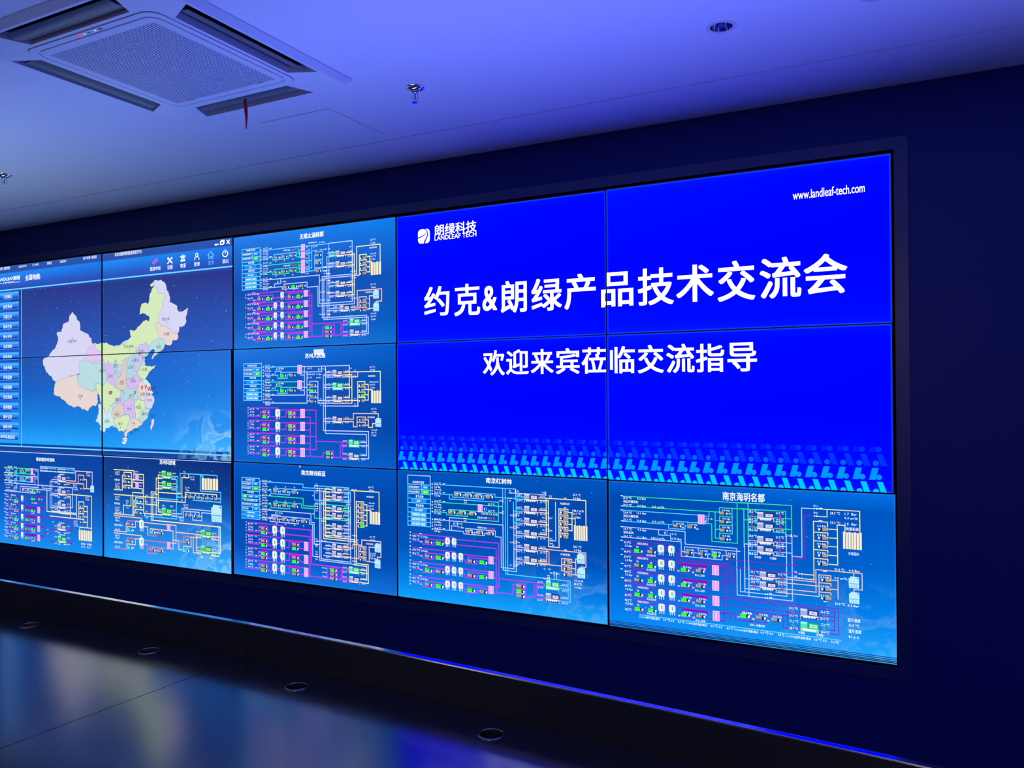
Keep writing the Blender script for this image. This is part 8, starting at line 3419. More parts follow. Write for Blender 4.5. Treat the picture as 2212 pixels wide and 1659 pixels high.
# ---------------------------------------------------------------- what the screens show
def screen_mat(name, left, right, gain=1.0, nebula=0.0, size=(1.2085, .678), edge=.03, soft=True):
    """backlit picture ground: two vertical colour ramps (v, rgb) mixed across, a brighter rim as backlights have, drifting nebula"""
    m = bpy.data.materials.new(name)
    m.use_nodes = True
    nt = m.node_tree
    nt.nodes.clear()
    L = nt.links.new
    uv = nt.nodes.new('ShaderNodeUVMap')
    sp = nt.nodes.new('ShaderNodeSeparateXYZ')
    L(uv.outputs[0], sp.inputs[0])
    def ramp(stops):
        r = nt.nodes.new('ShaderNodeValToRGB')
        els = r.color_ramp.elements
        while len(els) < len(stops):
            els.new(.5)
        for el, (p, c) in zip(els, stops):
            el.position = p
            el.color = (*lin3(c), 1)
        L(sp.outputs[1], r.inputs[0])
        return r
    def math_(op, a, bb=None):
        n = nt.nodes.new('ShaderNodeMath')
        n.operation = op
        for i, x in enumerate((a, bb)):
            if x is None: continue
            if isinstance(x, (int, float)): n.inputs[i].default_value = x
            else: L(x, n.inputs[i])
        return n.outputs[0]
    def mix(f, a, bb, mode='MIX'):
        n = nt.nodes.new('ShaderNodeMix')
        n.data_type = 'RGBA'
        n.blend_type = mode
        if isinstance(f, (int, float)): n.inputs[0].default_value = f
        else: L(f, n.inputs[0])
        for i, x in ((6, a), (7, bb)):
            if isinstance(x, tuple): n.inputs[i].default_value = (*x, 1)
            else: L(x, n.inputs[i])
        return n.outputs[2]
    c = mix(sp.outputs[0], ramp(left).outputs[0], ramp(right).outputs[0])
    if nebula:
        nz = nt.nodes.new('ShaderNodeTexNoise')
        nz.inputs['Scale'].default_value = 3.2
        nz.inputs['Detail'].default_value = 7
        nz.inputs['Roughness'].default_value = .62
        nz.inputs['Distortion'].default_value = .9
        mp = nt.nodes.new('ShaderNodeMapping')
        mp.inputs['Scale'].default_value = (1.8, 1.0, 1)
        L(uv.outputs[0], mp.inputs[0]); L(mp.outputs[0], nz.inputs['Vector'])
        rid = math_('ABSOLUTE', math_('SUBTRACT', nz.outputs['Fac'], .5))
        rid = math_('SUBTRACT', 1.0, math_('MULTIPLY', rid, 16.0))
        rid = math_('MAXIMUM', rid, 0.0)
        haze = math_('MAXIMUM', math_('MULTIPLY', math_('SUBTRACT', nz.outputs['Fac'], .42), 1.6), 0.0)
        mu = math_('MINIMUM', math_('MAXIMUM', math_('MULTIPLY', math_('SUBTRACT', sp.outputs[0], .55), 3.5), 0.0), 1.0)
        mv = math_('MINIMUM', math_('MAXIMUM', math_('MULTIPLY', math_('SUBTRACT', sp.outputs[1], .52), 4.0), 0.0), 1.0)
        f = math_('MULTIPLY', math_('MULTIPLY', mu, mv), math_('ADD', math_('MULTIPLY', rid, .55), haze))
        c = mix(math_('MULTIPLY', f, nebula), c, lin3((150, 215, 255)))
    # rim of the backlight
    du = math_('MULTIPLY', math_('MINIMUM', sp.outputs[0], math_('SUBTRACT', 1.0, sp.outputs[0])), size[0])
    dv = math_('MULTIPLY', math_('MINIMUM', sp.outputs[1], math_('SUBTRACT', 1.0, sp.outputs[1])), size[1])
    d = math_('MINIMUM', du, dv)
    rim = math_('MAXIMUM', math_('SUBTRACT', 1.0, math_('MULTIPLY', d, 130.0)), 0.0)
    c = mix(math_('MULTIPLY', rim, edge * 8), c, lin3((70, 150, 255)))
    e = nt.nodes.new('ShaderNodeEmission')
    if gain != 1.0:
        c = mix(1.0, c, (1.0, 1.0, gain), 'MULTIPLY')
    L(c, e.inputs[0])
    o = nt.nodes.new('ShaderNodeOutputMaterial')
    L(e.outputs[0], o.inputs[0])
    return m

GLYPH = {}
def glyphs(s, bold, res):
    k = (s, bold, res)
    if k not in GLYPH:
        cu = bpy.data.curves.new('g', 'FONT')
        cu.body = s
        cu.resolution_u = res
        ob = bpy.data.objects.new('g', cu)
        me = bpy.data.meshes.new_from_object(ob)
        v0 = [(v.co.x, v.co.y) for v in me.vertices]
        f0 = [tuple(p.vertices) for p in me.polygons]
        vs, fs = [], []
        d = (0, .010, .018)[bold]       # heavier weights: the strokes laid down again a little to each side
        for q, (dx, dy) in enumerate([(0, 0)] if not bold else [(-1, -.7), (1, -.7), (-1, .7), (1, .7)] + ([(0, 0)] if bold == 2 else [])):
            n = len(vs)
            vs += [(x + dx * d, y + dy * d) for x, y in v0]
            fs += [tuple(i + n for i in f) for f in f0]
        bpy.data.objects.remove(ob)
        bpy.data.curves.remove(cu)
        bpy.data.meshes.remove(me)
        GLYPH[k] = (vs, fs)
    return GLYPH[k]

class Pic:
    """flat picture in millimetres, x right, y down from the top left; one MB per layer"""
    def __init__(self, lw):
        self.lw = lw
        self.mb = {}
        self.n = 0
    def p(self, layer, col_, pts, lift=0.0):
        self.mb.setdefault(layer, MB()).face([(x, y, lift) for x, y in pts], col_)
    def rect(self, layer, c, x0, y0, x1, y1, lift=0.0):
        self.p(layer, c, [(x0, y0), (x1, y0), (x1, y1), (x0, y1)], lift)
    def stroke(self, layer, c, pts, w_, lift=0.0, closed=False):
        if closed: pts = pts + [pts[0]]
        for i in range(len(pts) - 1):
            a, bb = Vector(pts[i]), Vector(pts[i + 1])
            d = bb - a
            if d.length < 1e-6: continue
            d.normalize()
            n = Vector((-d.y, d.x)) * (w_ / 2)
            a2, b2 = a - d * (w_ / 2), bb + d * (w_ / 2)
            self.p(layer, c, [tuple(a2 + n), tuple(b2 + n), tuple(b2 - n), tuple(a2 - n)], lift)
    def disc(self, layer, c, x, y, rx, ry=None, n=20, lift=0.0):
        ry = ry or rx
        self.p(layer, c, [(x + rx * math.cos(2 * math.pi * i / n), y + ry * math.sin(2 * math.pi * i / n)) for i in range(n)], lift)
    def loop(self, layer, c, x, y, rx, ry, w_, a0=0, a1=360, n=24, lift=0.0):
        pts = [(x + rx * math.cos(math.radians(a0 + (a1 - a0) * i / n)), y + ry * math.sin(math.radians(a0 + (a1 - a0) * i / n))) for i in range(n + 1)]
        self.stroke(layer, c, pts, w_, lift)
    def text(self, s, x, y, h, w_, al, c, bold, layer):
        big = h > 38
        vs, fs = glyphs(s, bold, 5 if big else (2 if h > 20 else 1))
        if not vs: return
        cjk = any(ord(ch) > 0x2e80 for ch in s)
        x0, x1 = min(v[0] for v in vs), max(v[0] for v in vs)
        y0, y1 = min(v[1] for v in vs), max(v[1] for v in vs)
        sz = h / (.90 if cjk else .72)
        sx = sz
        yb = y + .36 * sz
        if al == 'f':
            sz = h / (y1 - y0)
            yb = y + h / 2 + y0 * sz
        if w_: sx = w_ / (x1 - x0)
        elif not cjk: sx = sz * .92
        xo = x - x0 * sx if al != 'c' else x - (x0 + x1) / 2 * sx
        self.mb.setdefault(layer, MB()).mesh([(xo + a * sx, yb - bb * sz, 0) for a, bb in vs], fs, c)

def rr(x0, y0, x1, y1, r, n=5):
    p = []
    for cx, cy, a0 in ((x1 - r, y0 + r, -90), (x1 - r, y1 - r, 0), (x0 + r, y1 - r, 90), (x0 + r, y0 + r, 180)):
        for i in range(n + 1):
            a = math.radians(a0 + 90 * i / n)
            p.append((cx + r * math.cos(a), cy + r * math.sin(a)))
    return p

SYM = {'pump': 'pump_symbol', 'chl': 'chiller_symbol', 'tank': 'tank_symbol', 'hx': 'heat_exchanger_symbol', 'ctw': 'cooling_tower_symbol', 'gnd': 'ground_pipe_symbol',
       'val': 'valve_symbol', 'rv': 'valve_actuator_symbol', 'byp': 'bypass_symbol', 'arw': 'flow_arrow', 'btn': 'mode_button', 'mbtn': 'menu_button', 'pin': 'map_pin',
       'dot': 'city_dots', 'capital': 'capital_marker', 'ic_link': 'link_icon', 'ic_tool': 'tool_icon', 'ic_siren': 'siren_icon', 'ic_user': 'user_icon', 'ic_home': 'home_icon',
       'ic_power': 'power_icon', 'ic_win': 'window_icon', 'logo': 'leaf_logo'}
def symbol(P, kind, x, y, w_, h, v):
    P.n += 1
    E = SYM[kind] + ('' if kind == 'dot' else f'#{P.n}')
    f = -1 if 'f' in v else 1
    X = lambda a: x + f * a * w_
    Y = lambda a: y + a * h
    def R(c, a0, b0, a1, b1, lift=0.0):
        P.rect(E, c, min(X(a0), X(a1)), Y(b0), max(X(a0), X(a1)), Y(b1), lift)
    if kind == 'pump':
        c = {'x': 'grey', 'g': 'pgreen', 'c': 'pcyan'}[v[0]]
        if v[0] != 'x':
            R('pbase', -.5, .36, .42, .5)
            R('pbase', -.5, .30, -.42, .5)
        else:
            R('dark2', -.46, .38, .30, .5)
        R(c, -.45, -.42, .12, .40, .1)
        R('grey2' if v[0] == 'x' else c, -.45, -.42, -.34, .2, .2)
        if v[0] == 'x':
            for a in (-.28, -.16, -.04):
                R('grey2', a, -.30, a + .04, .28, .2)
        R('dark', .12, -.25, .36, .40, .1)
        P.p(E, 'W', [(X(.28), Y(-.02)), (X(.50), Y(-.26)), (X(.46), Y(.34)), (X(.38), Y(.34))], .2)
    elif kind == 'chl':
        a, bb, d = {'x': ('steel', 'steel2', 'dark2'), 'g': ('mint', 'mint2', 'mint3'), 'G': ('G1', 'G2', 'G3')}[v]
        R(a, -.48, -.5, -.12, .12)
        R(bb, -.48, -.5, -.12, -.30, .1)
        P.p(E, d, rr(x - .06 * w_, Y(-.46), x + .5 * w_, Y(.10), .05 * w_), 0)
        R(bb, .0, -.32, .42, .04, .1)
        R(a, .12, -.22, .30, -.08, .2)
        R(bb, -.48, .12, .48, .26, .1)
        R(d if v != 'g' else 'mint', -.48, .26, .48, .44, .1)
        R('steel2' if v == 'x' else bb, -.48, .10, -.44, .5, .2)
        R('steel2' if v == 'x' else bb, .44, .10, .48, .5, .2)
        for i in range(5):
            R('W', -.34 + .14 * i, .20, -.25 + .14 * i, .36, .3) if h < 105 else None
    elif kind == 'tank':
        P.p(E, 'tk', rr(x - .5 * w_, Y(-.5), x + .5 * w_, Y(.24), .28 * w_))
        P.p(E, 'W', rr(x - .30 * w_, Y(-.46), x + .10 * w_, Y(.18), .15 * w_), .1)
        for a in (-.34, -.06, .28):
            R('tk', a, .2, a + .12, .5)
        P.p(E, 'tkg', rr(x - .09 * w_, Y(-.34), x + .09 * w_, Y(.06), .08 * w_), .2)
    elif kind == 'hx':
        R('hx', -.5, -.5, .5, .5)
        for q in (-.24, .24):
            n = 9
            for i in range(n):
                yy = -.38 + .76 * i / (n - 1)
                P.stroke(E, 'hxm', [(X(q - .13), Y(yy - .02)), (X(q), Y(yy + .03)), (X(q + .13), Y(yy - .02))], max(1.2, .035 * h), .1)
    elif kind == 'ctw':
        P.p(E, 'ct', [(X(-.5), Y(-.34)), (X(-.36), Y(-.34)), (X(-.32), Y(-.5)), (X(.5), Y(-.46)), (X(.5), Y(.5)), (X(-.46), Y(.5)), (X(-.5), Y(.1))])
        R('dark2', .30, -.40, .42, -.32, .1)
        R('ct2', -.42, .08, .42, .16, .1)
        for a in (-.30, -.12, .06, .24):
            R('ct2', a, .24, a + .05, .5, .1)
    elif kind == 'gnd':
        n = int(v)
        for i in range(n):
            a0 = -.5 + i / n
            R('cream', a0 + .10 / n, -.5 + (.03 if i % 2 else 0), a0 + .90 / n, .5)
            R('creamy', a0 + .44 / n, -.44, a0 + .53 / n, .46, .1)
        for i in range(n - 1):
            R('creamy', -.5 + (i + .44) / n, (.44 if i % 2 else -.42), -.5 + (i + 1.5) / n, (.47 if i % 2 else -.39), .05)
    elif kind == 'val':
        if w_ >= h:
            P.p(E, 'W', [(X(-.5), Y(-.5)), (x, y), (X(-.5), Y(.5))]); P.p(E, 'W', [(X(.5), Y(-.5)), (x, y), (X(.5), Y(.5))])
        else:
            P.p(E, 'W', [(X(-.5), Y(-.5)), (X(.5), Y(-.5)), (x, y)]); P.p(E, 'W', [(X(-.5), Y(.5)), (X(.5), Y(.5)), (x, y)])
    elif kind == 'rv':
        c = 'red' if v == 'r' else 'grn'
        P.disc(E, c, x, Y(-.32), .26 * w_, .17 * h, 12)
        R(c, -.08, -.2, .08, .3)
        P.p(E, c, [(X(-.5), Y(.12)), (x, Y(.3)), (X(-.5), Y(.5))], .1); P.p(E, c, [(X(.5), Y(.12)), (x, Y(.3)), (X(.5), Y(.5))], .1)
    elif kind == 'byp':
        t_ = max(2.0, .09 * w_)
        P.loop(E, 'c', x + .1 * w_, Y(-.15), .34 * w_, .32 * h, t_, -150, 60)
        P.stroke(E, 'c', [(X(.18), Y(.15)), (X(.05), Y(.42)), (X(-.3), Y(.46))], t_)
        P.stroke(E, 'W', [(X(-.26), Y(.2)), (X(-.26), Y(-.2))], t_)
        P.p(E, 'W', [(X(-.46), Y(-.1)), (X(-.06), Y(-.1)), (X(-.26), Y(-.42))])
    elif kind == 'arw':
        s_ = -1 if v == 'l' else 1
        P.stroke(E, 'W', [(x - .5 * w_, y), (x + .5 * w_, y)], max(2.2, .2 * h))
        P.p(E, 'W', [(x + s_ * .5 * w_, y), (x + s_ * .12 * w_, y - .5 * h), (x + s_ * .12 * w_, y + .5 * h)])
    elif kind == 'btn':
        P.rect(E, {'b': 'bb', 'l': 'bl', 'g': 'bg', 'w': 'bw'}[v], x - w_ / 2, y - h / 2, x + w_ / 2, y + h / 2, .2)
        if v == 'b':
            P.rect(E, 'bt1', x - w_ / 2, y - h / 2, x + w_ / 2, y - h * .36, .3)
    elif kind == 'mbtn':
        P.rect(E, 'bt1', x - w_ / 2, y - h / 2, x + w_ / 2, y - h * .12, .2)
        P.rect(E, 'bt2', x - w_ / 2, y - h * .12, x + w_ / 2, y + h * .2, .2)
        P.rect(E, 'bt3', x - w_ / 2, y + h * .2, x + w_ / 2, y + h / 2, .2)
        P.stroke(E, 'bt1', [(x - w_ / 2, y + h / 2), (x + w_ / 2, y + h / 2), (x + w_ / 2, y - h / 2)], 3, .3)
    elif kind == 'pin':
        P.disc(E, 'red', x, Y(-.2), .5 * w_, .26 * h, 16, .2)
        P.p(E, 'red', [(X(-.4), Y(-.06)), (X(.4), Y(-.06)), (x, Y(.5))], .2)
        P.disc(E, 'wh', x, Y(-.2), .2 * w_, .1 * h, 10, .3)
    elif kind == 'dot':
        P.disc(E, 'K', x, y, w_ / 2, w_ / 2, 8, .1)
    elif kind == 'capital':
        P.disc(E, 'K', x, y, .5 * w_, .5 * h, 16, .1)
        P.disc(E, 'creamy', x, y, .38 * w_, .38 * h, 16, .2)
        P.disc(E, 'red', x, y, .16 * w_, .16 * h, 8, .3)
    elif kind == 'ic_link':
        P.loop(E, 'hotpink', X(-.2), Y(.16), .20 * w_, .20 * h, 5)
        P.loop(E, 'hotpink', X(.22), Y(-.14), .20 * w_, .20 * h, 5)
        P.stroke(E, 'hotpink', [(X(-.14), Y(.08)), (X(.16), Y(-.06))], 8)
    elif kind == 'ic_tool':
        P.stroke(E, 'W', [(X(-.34), Y(-.36)), (X(.36), Y(.36))], 9)
        P.stroke(E, 'W', [(X(.30), Y(-.34)), (X(-.36), Y(.38))], 8)
        P.disc(E, 'W', X(-.28), Y(-.30), .17 * w_, .15 * h, 12)
        P.disc(E, 'W', X(.30), Y(-.32), .14 * w_, .13 * h, 12)
    elif kind == 'ic_siren':
        P.stroke(E, 'W', [(X(-.22), Y(.28)), (X(-.22), Y(-.02)), (X(-.1), Y(-.12)), (X(.1), Y(-.12)), (X(.22), Y(-.02)), (X(.22), Y(.28))], 5)
        P.stroke(E, 'W', [(X(-.36), Y(.40)), (X(.36), Y(.40)), (X(.36), Y(.30)), (X(-.36), Y(.30))], 5, closed=True)
        for a in (-.38, -.2, 0, .2, .38):
            P.stroke(E, 'W', [(X(a * .75), Y(-.26 + abs(a) * .3)), (X(a * 1.15), Y(-.48 + abs(a) * .5))], 5)
        P.stroke(E, 'W', [(x, Y(.22)), (x, Y(.06))], 5)
    elif kind == 'ic_user':
        P.loop(E, 'W', x, Y(-.24), .20 * w_, .24 * h, 5)
        P.loop(E, 'W', x, Y(.52), .42 * w_, .50 * h, 5, 190, 350)
    elif kind == 'ic_home':
        P.stroke(E, 'C', [(X(-.5), Y(.02)), (x, Y(-.5)), (X(.5), Y(.02))], 5)
        P.stroke(E, 'C', [(X(-.36), Y(-.06)), (X(-.36), Y(.5)), (X(-.12), Y(.5)), (X(-.12), Y(.2)), (X(.14), Y(.2)), (X(.14), Y(.5)), (X(.36), Y(.5)), (X(.36), Y(-.06))], 5)
    elif kind == 'ic_power':
        P.loop(E, 'W', x, Y(.08), .44 * w_, .42 * h, 6, -60, 240)
        P.stroke(E, 'W', [(x, Y(-.5)), (x, Y(.0))], 6)
    elif kind == 'ic_win':
        P.stroke(E, 'W', [(X(-.5), Y(-.22)), (X(.22), Y(-.22)), (X(.22), Y(.5)), (X(-.5), Y(.5))], 7, closed=True)
        P.stroke(E, 'W', [(X(-.26), Y(-.46)), (X(.46), Y(-.46)), (X(.46), Y(.26))], 7)
    elif kind == 'logo':
        P.p(E, 'W', rr(x - w_ / 2, Y(-.5), x + w_ / 2, Y(.5), .26 * w_, 8))
        def cur(pts, c, tw):
            q = []
            a, bb, cc, d = [Vector(p) for p in pts]
            for i in range(15):
                t_ = i / 14
                q.append(tuple(a * (1 - t_) ** 3 + bb * 3 * t_ * (1 - t_) ** 2 + cc * 3 * t_ * t_ * (1 - t_) + d * t_ ** 3))
            for i in range(14):
                P.stroke(E, c, q[i:i + 2], tw * (1 - .5 * i / 14), .2)
        cur([(X(.04), Y(.5)), (X(.10), Y(.16)), (X(.62), Y(-.12)), (X(.06), Y(-.5))], 'slideblue', 8)
        cur([(X(-.5), Y(.08)), (X(-.1), Y(.02)), (X(.10), Y(-.12)), (X(.20), Y(-.24))], 'slideblue', 6)

def draw(key, lw):
    P = Pic(lw)
    d = DATA[key]
    def rough(a, b, depth=3):
        """a coast or border between two points, broken up the same way from either side"""
        L_ = math.hypot(b[0] - a[0], b[1] - a[1])
        if depth == 0 or L_ < 9: return [a]
        lo, hi = min(a, b), max(a, b)
        k = math.sin(lo[0] * 12.9898 + lo[1] * 78.233 + hi[0] * 37.719 + hi[1] * 11.131) * 43758.5453
        off = ((k - math.floor(k)) - .5) * .34 * min(L_, 40)
        m = ((a[0] + b[0]) / 2 - (hi[1] - lo[1]) / L_ * off, (a[1] + b[1]) / 2 + (hi[0] - lo[0]) / L_ * off)
        return rough(a, m, depth - 1) + rough(m, b, depth - 1)
    for n_, (c, pts) in enumerate(d.get('P', [])):
        q0 = [(pts[i], pts[i + 1]) for i in range(0, len(pts), 2)]
        q = []
        for i in range(len(q0)):
            q += rough(q0[i], q0[(i + 1) % len(q0)])
        tri = tessellate_polygon([[Vector((x, y, 0)) for x, y in q]])
        E = f'province_shape#{n_}' if n_ else 'land_shape'
        P.mb.setdefault(E, MB()).mesh([(x, y, .0 if n_ else -.2) for x, y in q], tri, c)
        if n_:
            P.stroke(E, 'edge', q, 1.5, .1, closed=True)
    for i, (c, w_, pts) in enumerate(d['L']):
        q = [(pts[j], pts[j + 1]) for j in range(0, len(pts), 2)]
        P.stroke('pipe_lines', c, q, w_ or lw, .002 * (i % 40))
    for k, x, y, w_, h, v in d['S']:
        symbol(P, k, x, y, w_, h, v)
    for s, x, y, h, w_, al, c, bold in d['T']:
        if key == 'slide':
            layer = 'slide_title' if h > 110 else ('slide_subtitle' if h > 70 else ('logo_lettering' if x < 900 else 'web_address'))
        elif key == 'map':
            layer = 'city_names' if c == 'K' else ('menu_text' if x < 180 and y > 200 else ('logo_lettering' if x < 160 and h > 12 and 60 < y < 175 else ('page_title' if y > 90 and x < 600 else 'header_text')))
        else:
            layer = 'screen_title' if bold else 'data_text'
        P.text(s, x, y, h, w_, al, c, bold, layer)
    return P

def stars(P, n, x0, y0, x1, y1, seed, big=2.4):
    rnd = random.Random(seed)
    for _ in range(n):
        x, y, r = rnd.uniform(x0, x1), rnd.uniform(y0, y1), big * (.35 + rnd.random() ** 3)
        P.disc('star_specks', 'star', x, y, r, r, 6)

def clip_poly(poly, x0, y0, x1, y1):
    for ax, lim, sg in ((0, x0, 1), (0, x1, -1), (1, y0, 1), (1, y1, -1)):
        out = []
        for i in range(len(poly)):
            p, q = poly[i], poly[(i + 1) % len(poly)]
            a, bb = sg * (p[ax] - lim), sg * (q[ax] - lim)
            if a >= 0: out.append(p)
            if (a >= 0) != (bb >= 0):
                t_ = a / (a - bb)
                out.append(tuple(p[i_] + (q[i_] - p[i_]) * t_ for i_ in range(3)))
        poly = out
        if len(poly) < 3: return None
    return poly

def clip(mb, x0, y0, x1, y1):
    """the part of a flat picture that falls on one panel"""
    o = MB()
    remap = {}
    for f, ki in zip(mb.f, mb.m):
        pts = [mb.v[i] for i in f]
        xs, ys = [p[0] for p in pts], [p[1] for p in pts]
        if min(xs) >= x1 or max(xs) <= x0 or min(ys) >= y1 or max(ys) <= y0: continue
        k = mb.keys[ki]
        if min(xs) >= x0 and max(xs) <= x1 and min(ys) >= y0 and max(ys) <= y1:
            idx = []
            for i in f:
                if i not in remap:
                    remap[i] = len(o.v)
                    o.v.append(mb.v[i])
                idx.append(remap[i])
            o.f.append(tuple(idx)); o.m.append(o.key(k))
        else:
            q = clip_poly(pts, x0, y0, x1, y1)
            if q: o.face(q, k)
    return o

# ground colours of each picture: (v, rgb) down the left side and down the right side
T1 = screen_mat('screen_wuxi', [(0, (42, 128, 236)), (.12, (36, 110, 215)), (.45, (24, 78, 178)), (.8, (26, 96, 195)), (1, (34, 118, 222))],
                [(0, (8, 128, 240)), (.15, (20, 110, 220)), (.45, (16, 84, 188)), (.8, (10, 92, 192)), (1, (16, 112, 212))])
T2 = screen_mat('screen_suzhou_road', [(0, (36, 122, 230)), (.2, (22, 96, 205)), (.6, (16, 84, 188)), (1, (16, 104, 210))],
                [(0, (8, 96, 205)), (.3, (6, 78, 180)), (.7, (4, 74, 172)), (1, (8, 94, 200))])
T3 = screen_mat('screen_weilan', [(0, (6, 88, 198)), (.3, (4, 74, 176)), (.75, (8, 82, 186)), (1, (24, 124, 238))],
                [(0, (2, 84, 190)), (.3, (2, 72, 172)), (.75, (2, 76, 178)), (1, (18, 112, 222))])
T4 = screen_mat('screen_red_mangrove', [(0, (0, 84, 190)), (.25, (0, 76, 178)), (.6, (0, 88, 190)), (.85, (6, 130, 232)), (1, (12, 162, 255))],
                [(0, (0, 86, 190)), (.25, (0, 70, 170)), (.6, (2, 82, 186)), (.85, (8, 128, 232)), (1, (24, 166, 255))], nebula=.2)
T5 = screen_mat('screen_haiyue', [(0, (0, 92, 205)), (.12, (0, 74, 176)), (.45, (0, 80, 186)), (.75, (0, 110, 218)), (1, (6, 138, 252))],
                [(0, (4, 114, 232)), (.12, (0, 86, 196)), (.45, (0, 100, 208)), (.75, (4, 132, 238)), (1, (32, 170, 255))], nebula=.2)
T6 = screen_mat('screen_science_town', [(0, (18, 62, 140)), (.3, (18, 72, 158)), (.6, (20, 112, 212)), (1, (20, 156, 255))],
                [(0, (14, 46, 120)), (.3, (16, 64, 150)), (.6, (24, 118, 218)), (1, (62, 180, 255))], nebula=.85)
T7 = screen_mat('screen_linglong', [(0, (12, 80, 180)), (.3, (14, 74, 172)), (.7, (16, 112, 220)), (1, (26, 148, 246))],
                [(0, (12, 68, 165)), (.3, (14, 72, 170)), (.7, (18, 108, 215)), (1, (26, 140, 240))])
MA = screen_mat('screen_map_upper', [(0, (44, 84, 172)), (.068, (44, 84, 172)), (.078, (36, 142, 250)), (.20, (42, 96, 205)), (.255, (42, 82, 176)), (.30, (40, 62, 138)), (1, (40, 84, 180))],
                [(0, (44, 84, 176)), (.068, (44, 84, 176)), (.078, (26, 128, 244)), (.20, (42, 88, 198)), (.255, (40, 78, 178)), (.30, (46, 56, 142)), (1, (46, 96, 200))])
MA0 = screen_mat('screen_map_lower_left', [(0, (36, 80, 170)), (.35, (26, 96, 196)), (.7, (24, 132, 230)), (.90, (34, 164, 255)), (.915, (34, 164, 255)), (.925, (20, 64, 146)), (1, (20, 72, 158))],
                 [(0, (40, 90, 180)), (.35, (28, 104, 206)), (.7, (26, 136, 232)), (.90, (38, 168, 255)), (.915, (38, 168, 255)), (.925, (20, 64, 146)), (1, (22, 74, 158))])
MA1 = screen_mat('screen_map_lower_right', [(0, (32, 90, 196)), (.35, (28, 100, 206)), (.7, (26, 132, 234)), (.90, (30, 156, 252)), (.915, (36, 162, 255)), (.925, (20, 64, 150)), (1, (22, 72, 160))],
                 [(0, (40, 110, 214)), (.35, (34, 126, 226)), (.7, (44, 150, 244)), (.90, (62, 178, 255)), (.915, (62, 178, 255)), (.925, (18, 66, 150)), (1, (20, 74, 160))], nebula=1.0)
SB = screen_mat('screen_blue_slide', [(0, (0, 22, 246)), (.06, (0, 12, 252)), (.5, (0, 5, 250)), (.94, (0, 12, 252)), (1, (0, 26, 246))],
                [(0, (0, 14, 250)), (.06, (0, 5, 253)), (.5, (0, 3, 253)), (.94, (0, 8, 252)), (1, (0, 18, 248))], gain=BLUE_GAIN, edge=.022)

PICS = {}
for k, lw in (((2, 0), 5.2), ((2, 1), 5.2), ((2, 2), 5.2), ((3, 2), 4.2), ((4, 2), 3.4), ((1, 2), 6.2), ((0, 2), 6.5), ('map', 5), ('slide', 5)):
    PICS[k] = draw(k, lw)
stars(PICS['map'], 150, 190, 190, 2420, 700, 3, 2.6)
stars(PICS['map'], 170, 190, 700, 2420, 1285, 4, 2.8)
stars(PICS[(1, 2)], 170, 5, 40, 1190, 675, 5, 2.8)
stars(PICS[(3, 2)], 70, 5, 10, 1190, 670, 6, 1.9)
stars(PICS[(4, 2)], 110, 5, 10, 1205, 650, 7, 1.6)
# extra ground areas of the map picture and the ornament at the foot of the slide
PICS['map'].rect('side_menu', 'sidebar', 0, 176, 178, 1284)
for k in range(3):      # dim lines at the foot of the last screen
    y = 652 + 7.2 * k
    PICS[(4, 2)].rect('scan_lines', ('slideblue', 'dark2', 'dark')[k] if k else 'bt3', 0, y, 1216, y + 3.4)
PICS[(4, 2)].rect('scan_lines', 'dark', 0, 671.5, 1216, 675.6)
for tile in range(3):
    for j in range(13):
        x = 1.3 + 792.5 * tile + 61.5 * j
        S = PICS['slide']
        O_ = 'ornament'
        S.p(O_, 'bar0', [(x, 1198), (x + 24, 1198), (x + 31, 1176), (x + 8, 1176)])
        S.disc(O_, 'bar1', x + 36.5, 1187, 11, 11, 24)
        S.p(O_, 'bar1', [(x + 29.5, 1206), (x + 51, 1206), (x + 69, 1254), (x + 45, 1254)])
        S.disc(O_, 'bar2', x + 26, 1243, 11, 11, 24)
        S.p(O_, 'bar3', [(x, 1310), (x + 24, 1310), (x + 36, 1262), (x + 13, 1262)])
        S.disc(O_, 'bar3', x + 37, 1299, 11, 11, 24)
        S.p(O_, 'bar4', [(x + 29.5, 1317.5), (x + 51, 1317.5), (x + 69, 1368), (x + 46, 1368)])
        S.disc(O_, 'bar4', x + 26, 1357, 11, 11, 24)

LABELS = {
 (0, 0): 'screen at the top left showing the menu bar and west of the map', (0, 1): 'screen in the middle row far left with blue menu buttons',
 (0, 2): 'bottom left screen, a plant diagram with a boxed table at its top', (1, 0): 'screen with six header icons and the north-east of the map',
 (1, 1): 'middle-row screen with the south-east of the map and swirling nebula', (1, 2): 'bottom screen with green chillers and orange pipes on a starry ground',
 (2, 0): 'topmost of the three stacked diagram screens left of the blue slide', (2, 1): 'middle of the stacked diagram screens, a white note over its title',
 (2, 2): 'lowest of the stacked diagram screens, eight chillers in one column', (3, 0): 'screen with the white leaf logo on the blue slide',
 (3, 1): 'lower left quarter of the blue slide with the start of the welcome line', (3, 2): 'diagram screen right under the lower left quarter of the blue slide',
 (4, 0): 'screen with the web address at the top right of the blue slide', (4, 1): 'lower right quarter of the blue slide ending in two welcome words',
 (4, 2): 'bottom right diagram screen with dark scan lines at its foot'}
GROUND = {(2, 0): T1, (2, 1): T2, (2, 2): T3, (3, 2): T4, (4, 2): T5, (1, 2): T6, (0, 2): T7, (0, 0): MA, (1, 0): MA, (0, 1): MA0, (1, 1): MA1,
          (3, 0): SB, (4, 0): SB, (3, 1): SB, (4, 1): SB}
DEPTH = {'side_menu': .5, 'scan_lines': .5, 'ornament': .5, 'star_specks': .6, 'land_shape': 1.0, 'province_shape': 1.0, 'pipe_lines': 1.4, 'mode_button': 1.5, 'menu_button': 1.5}
WORDS = ('text', 'title', 'subtitle', 'lettering', 'address', 'names')

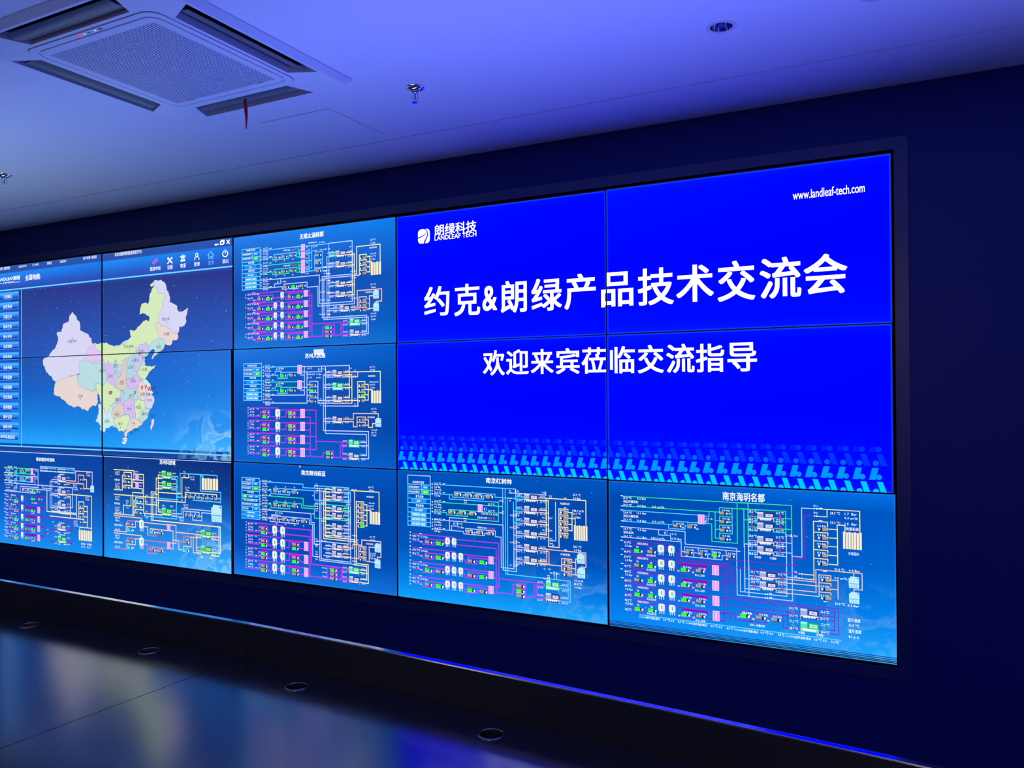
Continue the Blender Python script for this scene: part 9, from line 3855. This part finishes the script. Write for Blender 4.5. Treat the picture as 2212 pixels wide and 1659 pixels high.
# cell borders half way between neighbouring pictures
def border(c, r):
    x0, x1, z1, z0 = LIT[(c, r)]
    L_ = (x0 + LIT[(c - 1, r)][1]) / 2 if c else x0 - .003
    R_ = (x1 + LIT[(c + 1, r)][0]) / 2 if c < 4 else x1 + .003
    T_ = (z1 + LIT[(c, r - 1)][3]) / 2 if r else z1 + .004
    B_ = (z0 + LIT[(c, r + 1)][2]) / 2 if r < 2 else z0 - .004
    return L_ + .0002, R_ - .0002, T_ - .0002, B_ + .0002

for (c, r), (x0, x1, zt, zb_) in LIT.items():
    L_, R_, T_, B_ = border(c, r)
    org = ((L_ + R_) / 2, 0.0, ZT + B_)
    root = thing('display_panel', org, LABELS[(c, r)], 'screen', 'video wall screens')
    b = MB()
    z1, z0 = ZT + zt, ZT + zb_
    a = [(L_, ZT + B_), (R_, ZT + B_), (R_, ZT + T_), (L_, ZT + T_)]
    i_ = [(x0, z0), (x1, z0), (x1, z1), (x0, z1)]
    fr = [(x, -.0045, z) for x, z in a]
    inn = [(x, -.0045, z) for x, z in i_]
    ib = [(x, .0005, z) for x, z in i_]
    bk = [(x, .09, z) for x, z in a]
    fc = []
    for q in range(4):
        q2 = (q + 1) % 4
        fc += [(q, q2, 4 + q2, 4 + q), (4 + q, 4 + q2, 8 + q2, 8 + q), (q, 12 + q, 12 + q2, q2)]
    fc += [(12, 13, 14, 15), (8, 9, 10, 11)]
    b.mesh(fr + inn + ib + bk, fc)
    b.build('bezel', M_BEZEL, root, org, recalc=False)
    me = bpy.data.meshes.new('screen')
    me.from_pydata([(x0 - org[0], 0, z0 - org[2]), (x1 - org[0], 0, z0 - org[2]), (x1 - org[0], 0, z1 - org[2]), (x0 - org[0], 0, z1 - org[2])], [], [(0, 1, 2, 3)])
    uvl = me.uv_layers.new(name='UVMap')
    for li, (u, v) in enumerate(((0, 1), (1, 1), (1, 0), (0, 0))):
        uvl.data[li].uv = (u, v)
    me.materials.append(GROUND[(c, r)])
    scr = bpy.data.objects.new('screen', me)
    col.objects.link(scr)
    scr.parent = root
    key = (c, r) if (c, r) in PICS else ('map' if c < 2 else 'slide')
    base = (c, r) if key == (c, r) else ((0, 0) if key == 'map' else (3, 0))
    bx, bz = LIT[base][0], ZT + LIT[base][2]
    win = ((x0 - bx) * 1000, (bz - z1) * 1000, (x1 - bx) * 1000, (bz - z0) * 1000)
    for layer, mb in PICS[key].mb.items():
        q = clip(mb, *win)
        if not q.f: continue
        name = layer.split('#')[0]
        dep = DEPTH.get(name, 2.5 if name.split('_')[-1] in WORDS else 1.9)
        q.v = [(bx + p[0] / 1000, -(dep + p[2]) / 1000, bz - p[1] / 1000) for p in q.v]
        o = q.build(name, None, scr, org, recalc=False)
        if name == 'star_specks':
            o['kind'] = 'stuff'

for m in bpy.data.materials:
    if m.name.startswith('lit_') and m.name not in ('lit_white',) and not m.name.startswith(('lit_lav', 'lit_lime', 'lit_tan', 'lit_teal', 'lit_vio')):
        m.cycles.emission_sampling = 'NONE'
